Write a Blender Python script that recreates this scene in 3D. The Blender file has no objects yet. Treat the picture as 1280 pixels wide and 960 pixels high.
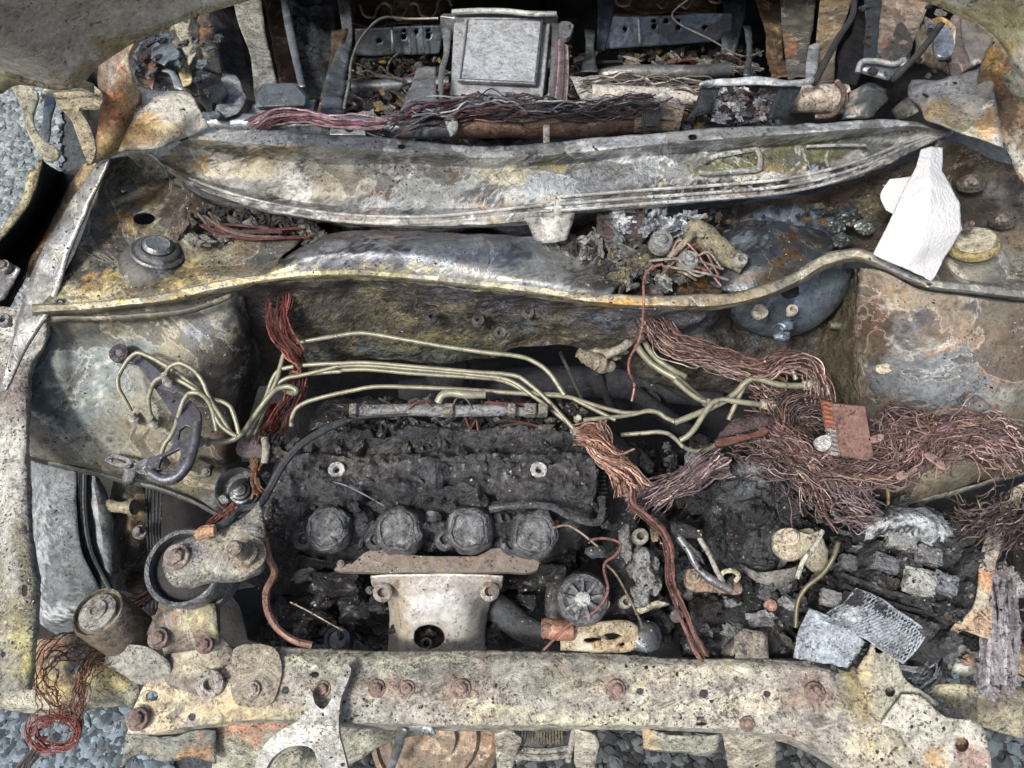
import bpy, bmesh, math, random
from mathutils import Vector, noise, Matrix, geometry
import numpy as np
random.seed(7); R = random.Random(11)
sc = bpy.context.scene; COL = sc.collection

# ---------------------------------------------------------------- camera
CZ = 1.72; PITCH = math.radians(62); F = 985.0
D = Vector((0, math.cos(PITCH), -math.sin(PITCH))); U = Vector((0, math.sin(PITCH), math.cos(PITCH)))
cam = bpy.data.objects.new("camera", bpy.data.cameras.new("camera")); COL.objects.link(cam)
cam.location = (0, 0, CZ); cam.rotation_euler = (math.pi/2 - PITCH, 0, 0)
cam.data.sensor_width = 36; cam.data.lens = 36*F/1280; cam.data.clip_start = .02; cam.data.clip_end = 500
sc.camera = cam
# ---------------------------------------------------------------- light: overcast daylight
SUN_EL, SUN_AZ = math.radians(55), math.radians(228)
w = bpy.data.worlds.new("World"); sc.world = w; w.use_nodes = True
nt = w.node_tree; bg = nt.nodes["Background"]; sky = nt.nodes.new("ShaderNodeTexSky")
sky.sky_type = 'NISHITA'; sky.sun_disc = False; sky.sun_elevation = SUN_EL; sky.sun_rotation = SUN_AZ
sky.air_density = 1.0; sky.dust_density = 6.0; sky.ozone_density = 1.0
nt.links.new(sky.outputs[0], bg.inputs[0]); bg.inputs[1].default_value = .068
sl = bpy.data.lights.new("sun", 'SUN'); sl.energy = 1.5; sl.angle = math.radians(10); sl.color = (1, .97, .92)
so = bpy.data.objects.new("sun", sl); COL.objects.link(so)
sd = Vector((math.sin(SUN_AZ)*math.cos(SUN_EL), math.cos(SUN_AZ)*math.cos(SUN_EL), math.sin(SUN_EL)))
so.rotation_euler = sd.to_track_quat('Z', 'Y').to_euler(); so.location = (0, 0, 5)
sc.view_settings.view_transform = 'Standard'; sc.view_settings.look = 'None'
sc.view_settings.exposure = 1.4; sc.view_settings.gamma = 1
sc.cycles.max_bounces = 6

# ---------------------------------------------------------------- photo pixel (1280x960) + height -> point of the place
def P(x, y, z):
    r = D + U*((480-y)/F) + Vector(((x-640)/F, 0, 0))
    return Vector((0, 0, CZ)) + r*((CZ-z)/-r.z)
def MPP(x, y, z):
    r = D + U*((480-y)/F); return (CZ-z)/-r.z/F
def proj(p):
    v = p - Vector((0, 0, CZ)); d = v.dot(D)
    return 640+F*v.x/d, 480-F*v.dot(U)/d
CR = dict(A=(0,0),B=(420,0),C=(850,0),D=(0,310),E=(420,310),F=(850,310),G=(0,640),H=(420,640),I=(850,640),X=None)
def q(crop, s, z=None):
    """'x y [z]; x y [z]' in a 430x320 tile enlarged to 1280 -> [(px,py,z)]"""
    out = []
    for t in s.split(';'):
        v = [float(a) for a in t.split()]
        if not v: continue
        if crop != 'X':
            o = CR[crop]; v[0] = o[0]+v[0]*.336; v[1] = o[1]+v[1]*.336
        if len(v) == 2: v.append(z)
        out.append(tuple(v))
    return out
def X(s, z=None): return q('X', s, z)
def lin(c):
    if isinstance(c, str):
        c = c.lstrip('#'); c = [int(c[i:i+2], 16)/255 for i in (0, 2, 4)]
        return [((a+.055)/1.055)**2.4 if a > .04 else a/12.92 for a in c]
    return list(c)
def nz(p, f, oct=3): return noise.fractal(p*f, 1.0, 2.0, oct)   # about -1..1

# ---------------------------------------------------------------- materials
MATS = {}
def burnt(name, soot=.2, rust=.15, ash=.2, rough=.75, metal=0., bump=.5, grain=1., var=.9, sootc=(.012,.012,.014), rustc=(.22,.085,.03), ashc=(.62,.6,.54), sheen=0., tide=0., streak=0., pits=.5, sat=.58, val=1.):
    m = bpy.data.materials.new(name); m.use_nodes = True; n = m.node_tree.nodes; l = m.node_tree.links
    b = n["Principled BSDF"]; MATS[name] = m
    tc = n.new("ShaderNodeTexCoord"); at = n.new("ShaderNodeAttribute"); at.attribute_name = "Col"
    def N(scale, det=6, rgh=.6, off=0., dist=0.):
        mp = n.new("ShaderNodeMapping"); mp.inputs[1].default_value = (off, off*1.7, off*.6); l.new(tc.outputs['Object'], mp.inputs[0])
        t = n.new("ShaderNodeTexNoise"); t.inputs['Scale'].default_value = scale; t.inputs['Detail'].default_value = det
        t.inputs['Roughness'].default_value = rgh; t.inputs['Distortion'].default_value = dist; l.new(mp.outputs[0], t.inputs[0]); return t.outputs[0]
    def M(op, a, b2, cl=False):
        t = n.new("ShaderNodeMath"); t.operation = op; t.use_clamp = cl
        for i, v in ((0, a), (1, b2)):
            if isinstance(v, (int, float)): t.inputs[i].default_value = v
            else: l.new(v, t.inputs[i])
        return t.outputs[0]
    def ramp(v, a, b2):
        t = n.new("ShaderNodeMapRange"); t.inputs[1].default_value = a; t.inputs[2].default_value = b2; t.interpolation_type = 'SMOOTHSTEP'
        l.new(v, t.inputs[0]); return t.outputs[0]
    def mix(f, a, b2):
        t = n.new("ShaderNodeMix"); t.data_type = 'RGBA'; l.new(f, t.inputs[0])
        for i, v in ((6, a), (7, b2)):
            if isinstance(v, tuple): t.inputs[i].default_value = (*v, 1)
            else: l.new(v, t.inputs[i])
        return t.outputs[2]
    big = N(9, 5, .6, 0, .6); mid = N(42, 6, .65, 3, .8); fine = N(170*grain, 5, .7, 7, .4); spk = N(420*grain, 3, .6, 11)
    # value variation
    v = M('ADD', M('MULTIPLY', mid, .9), M('MULTIPLY', fine, .9)); v = M('ADD', M('MULTIPLY', M('SUBTRACT', v, .9), var*2.3), 1.0)
    if streak:
        sm_ = n.new("ShaderNodeMapping"); sm_.inputs[3].default_value = (5, 42, 20); l.new(tc.outputs['Object'], sm_.inputs[0])
        st_ = n.new("ShaderNodeTexNoise"); st_.inputs['Scale'].default_value = 2.2; st_.inputs['Detail'].default_value = 7; st_.inputs['Roughness'].default_value = .7; st_.inputs['Distortion'].default_value = 1.1; l.new(sm_.outputs[0], st_.inputs[0])
        v = M('ADD', v, M('MULTIPLY', M('SUBTRACT', st_.outputs[0], .52), streak*3.2))
    v = M('MAXIMUM', v, .12)
    g = n.new("ShaderNodeVectorMath"); g.operation = 'SCALE'; l.new(at.outputs[0], g.inputs[0]); l.new(v, g.inputs[3])
    c = g.outputs[0]
    if tide:
        t_ = N(7.5, 7, .6, 55, .9); t2 = N(16, 6, .6, 63, .6)
        c = mix(M('MULTIPLY', ramp(t_, .50, .525), tide*.62), c, (.035,.033,.033))
        c = mix(M('MULTIPLY', ramp(t2, .56, .575), tide*.5), c, (.10,.095,.075))
        c = mix(M('MULTIPLY', M('SUBTRACT', 1.0, ramp(M('ABSOLUTE', M('SUBTRACT', t_, .498), 0), .0, .010)), tide*.5), c, ashc)
    if rust > 0:
        rr = M('ADD', M('MULTIPLY', N(17, 6, .7, 21, 1.), .7), M('MULTIPLY', N(120*grain, 4, .7, 5), .3)); t0 = .64-.26*rust
        rc = mix(ramp(fine, .35, .65), tuple(a*.45 for a in rustc), rustc)
        c = mix(M('MULTIPLY', ramp(rr, t0, t0+.10), .85), c, rc)
    if soot > 0:
        ss = M('ADD', M('MULTIPLY', big, .55), M('MULTIPLY', N(75*grain, 5, .7, 14, .7), .45)); t0 = .66-.30*soot
        c = mix(M('MULTIPLY', ramp(ss, t0, t0+.12), .9), c, sootc)
    if ash > 0:
        aa = M('ADD', M('MULTIPLY', mid, .35), M('MULTIPLY', spk, .65)); t0 = .70-.28*ash
        c = mix(M('MULTIPLY', ramp(aa, t0, t0+.06), .85), c, ashc)
        a2 = M('ADD', M('MULTIPLY', N(26, 7, .75, 31, 1.5), .75), M('MULTIPLY', fine, .25)); t1 = .70-.2*ash
        c = mix(M('MULTIPLY', ramp(a2, t1, t1+.04), .75), c, ashc)
    c = mix(M('MULTIPLY', M('SUBTRACT', 1.0, ramp(M('ADD', M('MULTIPLY', N(310*grain, 4, .75, 41), .6), M('MULTIPLY', N(55, 5, .7, 47, 1.2), .4)), .36+.08*pits, .45+.08*pits)), .85), c, tuple(a*1.2 for a in sootc))
    hs = n.new("ShaderNodeHueSaturation"); hs.inputs['Saturation'].default_value = sat; hs.inputs['Value'].default_value = val; l.new(c, hs.inputs['Color']); c = hs.outputs[0]
    l.new(c, b.inputs['Base Color'])
    l.new(M('ADD', M('MULTIPLY', fine, .35), rough-.17, True), b.inputs['Roughness']); b.inputs['Metallic'].default_value = metal
    h = M('ADD', M('MULTIPLY', mid, 1.3), M('ADD', M('MULTIPLY', fine, .45), M('MULTIPLY', spk, .22)))
    bp = n.new("ShaderNodeBump"); bp.inputs['Strength'].default_value = min(1, bump*1.2); bp.inputs['Distance'].default_value = .010*bump+.001; l.new(h, bp.inputs['Height']); l.new(bp.outputs[0], b.inputs['Normal'])
    if sheen: b.inputs['Coat Weight'].default_value = sheen; b.inputs['Coat Roughness'].default_value = .35
    return m
burnt('crust', soot=.30, rust=.30, ash=.34, bump=.6, var=1.15, pits=.5, sat=.74, tide=.22, ashc=(.60,.58,.49), rustc=(.20,.13,.08))       # beam: pale flaking scale
burnt('sheet', tide=.8, soot=.26, rust=.16, ash=.02, pits=.15, var=.9, bump=.35, rough=.56, metal=.25, sat=.85, rustc=(.22,.12,.05), ashc=(.5,.49,.44))
burnt('cowl', tide=.7, streak=.34, pits=.2, var=.85, soot=.24, rust=.16, ash=.24, bump=.45, rough=.48, metal=.3, sat=.85, ashc=(.74,.74,.73), rustc=(.24,.14,.06))
burnt('grey', tide=.6, streak=.2, pits=.1, var=.8, soot=.26, rust=.04, ash=.04, bump=.25, rough=.38, metal=.5, sat=1.0, ashc=(.5,.52,.54))
burnt('rusty', tide=.8, soot=.34, rust=.34, ash=.06, pits=.3, var=1.1, bump=.45, rough=.5, metal=.25, sat=.9, rustc=(.25,.125,.045), ashc=(.55,.52,.42))
burnt('pale', tide=.25, streak=.1, pits=.2, var=.8, soot=.16, rust=.08, ash=.30, bump=.4, rough=.5, metal=.2, sat=.85, ashc=(.70,.71,.71), rustc=(.22,.14,.07))
burnt('sooty', soot=.52, rust=.2, ash=.20, pits=.5, var=1.4, bump=.9, rough=.55, sat=1.0, rustc=(.20,.095,.03), ashc=(.36,.34,.27))
burnt('char', soot=.42, rust=0, ash=.16, pits=.4, bump=1.2, rough=.42, ashc=(.34,.34,.35), sheen=.3, var=1.5, sat=1)
burnt('alu', soot=.30, rust=.0, ash=.32, bump=.7, rough=.4, metal=.45, sat=1, ashc=(.62,.63,.64))
burnt('shield', pits=.15, soot=.04, rust=.14, ash=.2, bump=.25, rough=.4, metal=.35, rustc=(.16,.09,.05), ashc=(.75,.73,.68), var=.5, sat=1)
burnt('pipe', pits=.1, val=.66, soot=.22, rust=.18, ash=.08, bump=.15, rough=.42, metal=.25, var=.6, sat=1)
burnt('copper', pits=.4, val=.85, soot=.34, rust=.1, ash=.12, bump=.2, rough=.5, metal=.35, var=.9, sat=1, rustc=(.16,.07,.05), ashc=(.5,.43,.41))
burnt('dark', soot=.45, rust=.15, ash=.06, bump=.5, ashc=(.2,.2,.2), sat=1)
burnt('tyre', sat=1, pits=.2, soot=.25, rust=0, ash=.2, bump=.5, rough=.8, ashc=(.34,.36,.37))
burnt('stone', val=.75, pits=0, sat=1, soot=.05, rust=.02, ash=.12, bump=.35, rough=.85, var=.5, ashc=(.42,.44,.44))
burnt('soil', soot=.4, rust=.1, ash=.3, bump=1., ashc=(.25,.26,.26), sat=1)
m = bpy.data.materials.new('tissue'); m.use_nodes = True; MATS['tissue'] = m
b = m.node_tree.nodes["Principled BSDF"]; b.inputs['Base Color'].default_value = (.52,.53,.54,1); b.inputs['Roughness'].default_value = .9
tn = m.node_tree.nodes.new("ShaderNodeTexNoise"); tn.inputs['Scale'].default_value = 25; bp = m.node_tree.nodes.new("ShaderNodeBump"); bp.inputs['Strength'].default_value = .25; bp.inputs['Distance'].default_value = .02
m.node_tree.links.new(tn.outputs[0], bp.inputs['Height']); m.node_tree.links.new(bp.outputs[0], b.inputs['Normal'])

# ---------------------------------------------------------------- objects
ROOT = {}
def tag(o, label, cat, group=None, kind=None):
    if label: o['label'] = label
    if cat: o['category'] = cat
    if group: o['group'] = group
    if kind: o['kind'] = kind
    return o
def thing(name, label, cat, loc, group=None):
    o = bpy.data.objects.new(name, None); COL.objects.link(o); o.location = loc; o.empty_display_size = .05
    ROOT[o.name] = Vector(loc); return tag(o, label, cat, group)
class G:
    """a mesh under construction (world coordinates) with one colour per vertex"""
    def __init__(s, col='#808080'): s.v = []; s.f = []; s.c = []; s.col = lin(col); s.sm = []
    def add(s, vs, fs, col=None, smooth=True):
        o = len(s.v); s.v += [Vector(p) for p in vs]; s.f += [tuple(i+o for i in f) for f in fs]
        s.sm += [smooth]*len(fs)
        c = lin(col) if col is not None else s.col; s.c += [c]*len(vs)
    def out(s, name, mat, parent=None, thick=0, label=None, cat=None, group=None, kind=None, bevel=0, off=-1):
        if parent is not None:
            r = parent
            while r.parent: r = r.parent
            org = ROOT[r.name]
        elif kind == 'structure': org = Vector((0,0,0))
        else:
            a = np.array([tuple(p) for p in s.v]); org = Vector(((a[:,0].min()+a[:,0].max())/2, (a[:,1].min()+a[:,1].max())/2, a[:,2].min()))
        me = bpy.data.meshes.new(name); me.from_pydata([p-org for p in s.v], [], s.f); me.update()
        at = me.color_attributes.new("Col", 'FLOAT_COLOR', 'POINT')
        at.data.foreach_set("color", np.array([(c[0], c[1], c[2], 1) for c in s.c], dtype=np.float32).ravel())
        me.polygons.foreach_set("use_smooth", s.sm); me.set_sharp_from_angle(angle=math.radians(42)); me.materials.append(MATS[mat])
        o = bpy.data.objects.new(name, me); COL.objects.link(o)
        if parent is not None: o.parent = parent
        else: o.location = org; ROOT[o.name] = org
        if bevel:
            bv = o.modifiers.new("bevel", 'BEVEL'); bv.width = bevel; bv.segments = 2; bv.limit_method = 'ANGLE'; bv.angle_limit = math.radians(50)
        if thick:
            sm = o.modifiers.new("solid", 'SOLIDIFY'); sm.thickness = thick; sm.offset = off
        return tag(o, label, cat, group, kind)
def cat_rom(pts, n, closed=False, sharp=False):
    """resample a polyline to n points by chord length"""
    pts = [Vector(p) for p in pts]
    if closed: pts = pts+[pts[0]]
    d = [0]
    for a, b in zip(pts, pts[1:]): d.append(d[-1]+max(1e-6, (b-a).length))
    out = []; k = 0; m = len(pts)
    for i in range(n):
        t = d[-1]*i/(n-1 if not closed else n)
        while k < m-2 and t > d[k+1]: k += 1
        u = (t-d[k])/(d[k+1]-d[k])
        if sharp or m < 3: out.append(pts[k].lerp(pts[k+1], u)); continue
        p1, p2 = pts[k], pts[k+1]; h = d[k+1]-d[k]
        if closed: p0 = pts[k-1] if k > 0 else pts[-2]; p3 = pts[k+2] if k+2 < m else pts[1]
        else: p0 = pts[k-1] if k > 0 else p1-(p2-p1); p3 = pts[k+2] if k+2 < m else p2+(p2-p1)
        h0 = max(1e-6, (p1-p0).length); h2 = max(1e-6, (p3-p2).length)
        m1 = ((p1-p0)/h0*h + (p2-p1))*.5; m2 = ((p2-p1) + (p3-p2)/h2*h)*.5
        u2, u3 = u*u, u*u*u
        out.append(p1*(2*u3-3*u2+1)+m1*(u3-2*u2+u)+p2*(-2*u3+3*u2)+m2*(u3-u2))
    return out
def smooth01(x): x = max(0, min(1, x)); return x*x*(3-2*x)
def paint_at(p, base, spots, warp=14):
    x, y = proj(p); c = list(base)
    if spots:
        wx = x+warp*nz(p, 30)+warp*.5*nz(p+Vector((5,5,5)), 95); wy = y+warp*nz(p+Vector((9,3,1)), 30)+warp*.5*nz(p+Vector((2,8,1)), 95)
        wx += (R.random()-.5)*warp*.9; wy += (R.random()-.5)*warp*.9
        for s in spots:
            rx = s[2]; ry = s[3] if len(s) > 4 else s[2]; cc = s[-1]
            d = math.hypot((wx-s[0])/rx, (wy-s[1])/ry)
            if d < 1.25:
                k = smooth01((1.25-d)/.5); c = [c[i]*(1-k)+cc[i]*k for i in range(3)]
    return c
def loft(name, rails, mat, parent, col='#808080', step=.006, thick=.0025, disp=.0015, dfreq=14, spots=(), holes=(), sharp=False, vsharp=False, warp=14, fine=.0006, shape=None, rnd=None, **kw):
    if rnd:
        fl = [a for r in rails for a in r]; xs = [a[0] for a in fl]; ys = [a[1] for a in fl]
        spots = list(spots)+[(min(xs)+(max(xs)-min(xs))*R.random(), min(ys)+(max(ys)-min(ys))*R.random(), rnd[1]+(rnd[2]-rnd[1])*R.random()**2, (rnd[1]+(rnd[2]-rnd[1])*R.random()**2)*.5, R.choice(rnd[3])) for _ in range(rnd[0])]
    W = [[P(*a) if not isinstance(a, Vector) else a for a in r] for r in rails]
    L = max(sum((b-a).length for a, b in zip(r, r[1:])) for r in W); nu = max(4, int(L/step))
    rows = [cat_rom(r, nu, sharp=sharp) for r in W]
    H = max(sum((rows[i+1][j]-rows[i][j]).length for i in range(len(rows)-1)) for j in (0, nu//3, nu//2, 2*nu//3, nu-1)); nv = max(3, int(H/step))
    cols = [cat_rom([rows[i][j] for i in range(len(rows))], nv, sharp=vsharp) for j in range(nu)]
    V = [cols[j][i] for i in range(nv) for j in range(nu)]
    def idx(i, j): return i*nu+j
    # orientation towards the viewer's side (up)
    nrm = []
    for i in range(nv):
        for j in range(nu):
            a = V[idx(i, min(j+1, nu-1))]-V[idx(i, max(j-1, 0))]; b = V[idx(min(i+1, nv-1), j)]-V[idx(max(i-1, 0), j)]
            n_ = a.cross(b); nrm.append(n_.normalized() if n_.length > 0 else Vector((0,0,1)))
    cp = Vector((0,0,CZ)); tot = sum(n_.dot((cp-p).normalized()) for n_, p in zip(nrm[::7], V[::7])); flip = tot < 0
    if flip: nrm = [-n_ for n_ in nrm]
    PX = [proj(p) for p in V]
    V2 = []
    for k, (p, n_) in enumerate(zip(V, nrm)):
        d = disp*nz(p, dfreq, 4)*1.6 + fine*nz(p, 90, 3)*1.3 + .45*disp*nz(p+Vector((7,7,7)), dfreq*3.3, 3)
        if shape: d += shape(PX[k][0], PX[k][1], p)
        V2.append(p+n_*d)
    faces = []; kill = set()
    hs = [(h[0], h[1], h[2], h[3] if len(h) > 3 else h[2]) for h in holes]
    inside = {}
    for k in range(len(V2)):
        for h in hs:
            e = math.hypot((PX[k][0]-h[0])/h[2], (PX[k][1]-h[1])/h[3])
            if e < 1: inside[k] = (h, e)
    for i in range(nv-1):
        for j in range(nu-1):
            f = [idx(i, j), idx(i, j+1), idx(i+1, j+1), idx(i+1, j)]
            if hs:
                cx = sum(PX[a][0] for a in f)/4; cy = sum(PX[a][1] for a in f)/4
                if any(math.hypot((cx-h[0])/h[2], (cy-h[1])/h[3]) < .93 for h in hs): kill.update(f); continue
            faces.append(f[::-1] if flip else f)
    if hs:   # snap the hole's rim to a clean ellipse
        for k in kill:
            for h in hs:
                dx, dy = (PX[k][0]-h[0])/h[2], (PX[k][1]-h[1])/h[3]; e = math.hypot(dx, dy)
                if 1e-6 < e < 1.9:
                    V2[k] = P(h[0]+dx/e*h[2], h[1]+dy/e*h[3], V2[k].z); break
    g = G(col); base = lin(col); sp = [(*s[:-1], lin(s[-1])) for s in spots]
    g.v = V2; g.f = [tuple(f) for f in faces]; g.sm = [True]*len(faces); g.c = [paint_at(p, base, sp, warp) for p in V2]
    if hs:
        used = set(i for f in g.f for i in f); mp = {}; nv_, nc = [], []
        for i in sorted(used): mp[i] = len(nv_); nv_.append(g.v[i]); nc.append(g.c[i])
        g.v, g.c = nv_, nc; g.f = [tuple(mp[i] for i in f) for f in g.f]
    return g.out(name, mat, parent, thick=thick, **kw)
def gplate(g, pts, t, holes=(), col=None, smooth=False):
    """outline [(px,py,z)] -> solid plate, thickness t down; holes lists of outlines"""
    top = [P(*a) for a in pts]; loops = [top]+[[P(*a) for a in h] for h in holes]
    tris = geometry.tessellate_polygon([[Vector((p.x, p.y, 0)) for p in lp] for lp in loops])
    flat = [p for lp in loops for p in lp]; n = len(flat)
    vs = flat+[p-Vector((0,0,t)) for p in flat]; fs = []
    for a in tris:
        a = tuple(a); nn = (flat[a[1]]-flat[a[0]]).cross(flat[a[2]]-flat[a[0]])
        if nn.z < 0: a = a[::-1]
        fs.append(a); fs.append(tuple(i+n for i in a[::-1]))
    o = 0
    for li, lp in enumerate(loops):
        m_ = len(lp); ar = sum(lp[i].x*lp[(i+1)%m_].y-lp[(i+1)%m_].x*lp[i].y for i in range(m_))
        ccw = (ar > 0) == (li == 0)
        for i in range(m_):
            a, b = o+i, o+(i+1)%m_
            fs.append((a, a+n, b+n, b) if ccw else (b, b+n, a+n, a))
        o += m_
    g.add(vs, fs, col, smooth)
def dens(pts, k=3):
    """smooth closed outline of px points"""
    W = cat_rom([Vector(p) for p in pts], len(pts)*k, closed=True); return [tuple(p) for p in W]
def plate(name, pts, t, mat, parent, col='#808080', holes=(), bevel=.0015, round_=True, **kw):
    g = G(col); hl = [hole_px(*h) if not isinstance(h[0], tuple) else h for h in holes]
    gplate(g, dens(pts) if round_ else pts, t, hl); return g.out(name, mat, parent, bevel=bevel, **kw)
def hole_px(x, y, z, rx, ry=None, n=18):
    ry = ry or rx; return [(x+rx*math.cos(a*2*math.pi/n), y+ry*math.sin(a*2*math.pi/n), z) for a in range(n)]
def frame_for(d):
    d = d.normalized(); a = Vector((0,0,1)) if abs(d.z) < .9 else Vector((1,0,0)); s_ = d.cross(a).normalized(); return s_, s_.cross(d)
def gtube(g, pts, r, n=10, col=None, cap=True, res=None, sharp=False, wob=0):
    """tube along world points; r number or list"""
    L = sum((b-a).length for a, b in zip(pts, pts[1:]))
    if res is None: res = max(len(pts)*5, 8)
    p = cat_rom(pts, res, sharp=sharp) if len(pts) > 2 else cat_rom(pts, max(3, min(res, 8)), sharp=True)
    m_ = len(p); vs = []; s_, t_ = frame_for(p[1]-p[0])
    for i in range(m_):
        d = (p[min(i+1, m_-1)]-p[max(i-1, 0)]).normalized(); s_ = (s_-d*s_.dot(d)).normalized(); t_ = d.cross(s_)
        if isinstance(r, (list, tuple)):
            u = i/(m_-1)*(len(r)-1); k = min(int(u), len(r)-2); rr = r[k]+(r[k+1]-r[k])*(u-k)
        else: rr = r
        for a in range(n):
            an = a*2*math.pi/n; o = s_*math.cos(an)+t_*math.sin(an); q_ = rr
            if wob: q_ = rr*(1+wob*nz(p[i]+o*rr, .5/rr, 3))
            vs.append(p[i]+o*q_)
    fs = [(i*n+a, i*n+(a+1)%n, (i+1)*n+(a+1)%n, (i+1)*n+a) for i in range(m_-1) for a in range(n)]
    if cap: fs += [tuple(range(n))[::-1], tuple((m_-1)*n+a for a in range(n))]
    g.add(vs, fs, col)
def wpts(pts): return [P(*a) for a in pts]
def tube(name, pts, r, mat, parent=None, col='#808080', n=10, sharp=False, wob=0, res=None, **kw):
    g = G(col); gtube(g, wpts(pts), r, n, sharp=sharp, wob=wob, res=res); return g.out(name, mat, parent, **kw)
def glathe(g, c, axis, prof, n=28, col=None, smooth=False, wob=0):
    """prof [(r, h)] along axis from c"""
    axis = axis.normalized(); s_, t_ = frame_for(axis); vs = []
    for r, h in prof:
        for a in range(n):
            an = a*2*math.pi/n; o = s_*math.cos(an)+t_*math.sin(an); p = c+axis*h+o*r
            if wob: p += Vector((nz(p, 60), nz(p+Vector((3,3,3)), 60), nz(p+Vector((7,1,2)), 60)))*wob
            vs.append(p)
    fs = [(i*n+a, i*n+(a+1)%n, (i+1)*n+(a+1)%n, (i+1)*n+a) for i in range(len(prof)-1) for a in range(n)]
    fs += [tuple(range(n))[::-1], tuple((len(prof)-1)*n+a for a in range(n))]
    g.add(vs, fs, col, smooth)
def gbox(g, c, sx, sy, sz, rot=None, col=None):
    M_ = rot or Matrix.Identity(3); vs = [c+M_@Vector((x*sx/2, y*sy/2, z*sz/2)) for x in (-1,1) for y in (-1,1) for z in (-1,1)]
    g.add(vs, [(0,1,3,2),(4,6,7,5),(0,4,5,1),(2,3,7,6),(0,2,6,4),(1,5,7,3)], col, False)
def bolt(x, y, z, r=9, parent=None, col='#7d6258', mat='crust', tilt=(0,-.1,1), name='bolt', hole=False, h=.7, label=None):
    if parent is not None and h == .7: col = [a*.6+b*.4 for a, b in zip(lin(col), lin('#6f6860'))]
    """hex bolt on a washer; r = washer radius in px"""
    mp = MPP(x, y, z); c = P(x, y, z); g = G(col); ax = Vector(tilt).normalized(); rr = r*mp
    glathe(g, c-ax*.004, ax, [(rr, 0), (rr, .0055), (rr*.93, .0065), (rr*.4, .0065)], 24)
    glathe(g, c+ax*.002, ax, [(rr*.62, 0), (rr*.62, rr*.55*h), (rr*.5, rr*.68*h)], 6)
    if hole: glathe(g, c+ax*(rr*.6*h), ax, [(rr*.3, 0), (rr*.3, rr*.2), (rr*.2, rr*.2), (rr*.2, 0)], 12)
    return g.out(name, mat, parent, label=label)
def washer(x, y, z, r, r2, parent, col='#b8b8b8', name='washer', mat='alu', h=.006, tilt=(0,-.15,1)):
    mp = MPP(x, y, z); g = G(col)
    c = P(x, y, z); ax = Vector(tilt).normalized()
    glathe(g, c, ax, [(r*mp, 0), (r*mp, h), (r*mp*.9, h+.001), (r2*mp*1.15, h+.001), (r2*mp, h), (r2*mp, -.01)], 24)
    return g.out(name, mat, parent)
def wires(g, path, n, spread, r, cols, wave=.006, fray=0, seg=26, ends=1.6, n_side=5):
    """n strands wandering round a guide path"""
    W = wpts(path) if not isinstance(path[0], Vector) else path
    base = cat_rom(W, seg)
    for k in range(n):
        a = R.random()*6.28; rad = spread*math.sqrt(R.random()); ph = R.random()*100; pts = []
        t0 = R.random()*.08*fray; t1 = 1-R.random()*.25*fray
        for i in range(seg):
            u = i/(seg-1)
            if u < t0 or u > t1: continue
            d = (base[min(i+1, seg-1)]-base[max(i-1, 0)]).normalized(); s_, t_ = frame_for(d)
            an = a+u*2.2+R.random()*.15; rr = rad*(1+(ends-1)*abs(2*u-1)**3)
            v = Vector((nz(base[i]+Vector((ph,0,0)), 24, 4), nz(base[i]+Vector((0,ph,0)), 24, 4), nz(base[i]+Vector((0,0,ph)), 24, 4)))*1.25
            pts.append(base[i]+s_*math.cos(an)*rr+t_*math.sin(an)*rr*.7+v*wave)
        if len(pts) > 3:
            c = R.choice(cols); gtube(g, pts, r*(.5+1.0*R.random()**1.5), n_side, col=c, res=len(pts)*2)
def bundle(name, path, n, spread, r, cols, parent=None, mat='copper', **kw):
    kk = {k: kw.pop(k) for k in list(kw) if k in ('wave', 'fray', 'seg', 'ends', 'n_side')}
    g = G(); wires(g, path, n, spread, r, cols, **kk); return g.out(name, mat, parent, **kw)
ICO = {}
def ico(s):
    if s not in ICO:
        bm = bmesh.new(); bmesh.ops.create_icosphere(bm, subdivisions=s, radius=1); bm.verts.index_update()
        ICO[s] = ([v.co.copy() for v in bm.verts], [tuple(v.index for v in f.verts) for f in bm.faces]); bm.free()
    return ICO[s]
def glump(g, c, rad, sub=3, rough=.35, freq=1.2, col=None, rot=0, sq=0, smooth=True):
    vs, fs = ico(sub); ph = Vector((R.random()*50, R.random()*50, R.random()*50)); out = []; rm = Matrix.Rotation(rot, 3, 'Z')
    for v in vs:
        u = v.copy()
        if sq:
            mx = max(abs(u.x), abs(u.y), abs(u.z)); u = u.lerp(u/mx, sq)
        k = 1+rough*nz(v+ph, freq, 4); o = Vector((u.x*rad[0], u.y*rad[1], u.z*rad[2]))*k; out.append(c+rm@o)
    g.add(out, fs, col, smooth)
def lump(name, x, y, z, rad, mat, parent=None, col='#303030', sub=4, rough=.35, freq=1.3, rot=0, sq=0, **kw):
    mp = MPP(x, y, z); g = G(col); glump(g, P(x, y, z), [a*mp for a in rad], sub, rough, freq, rot=rot, sq=sq); return g.out(name, mat, parent, **kw)
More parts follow.
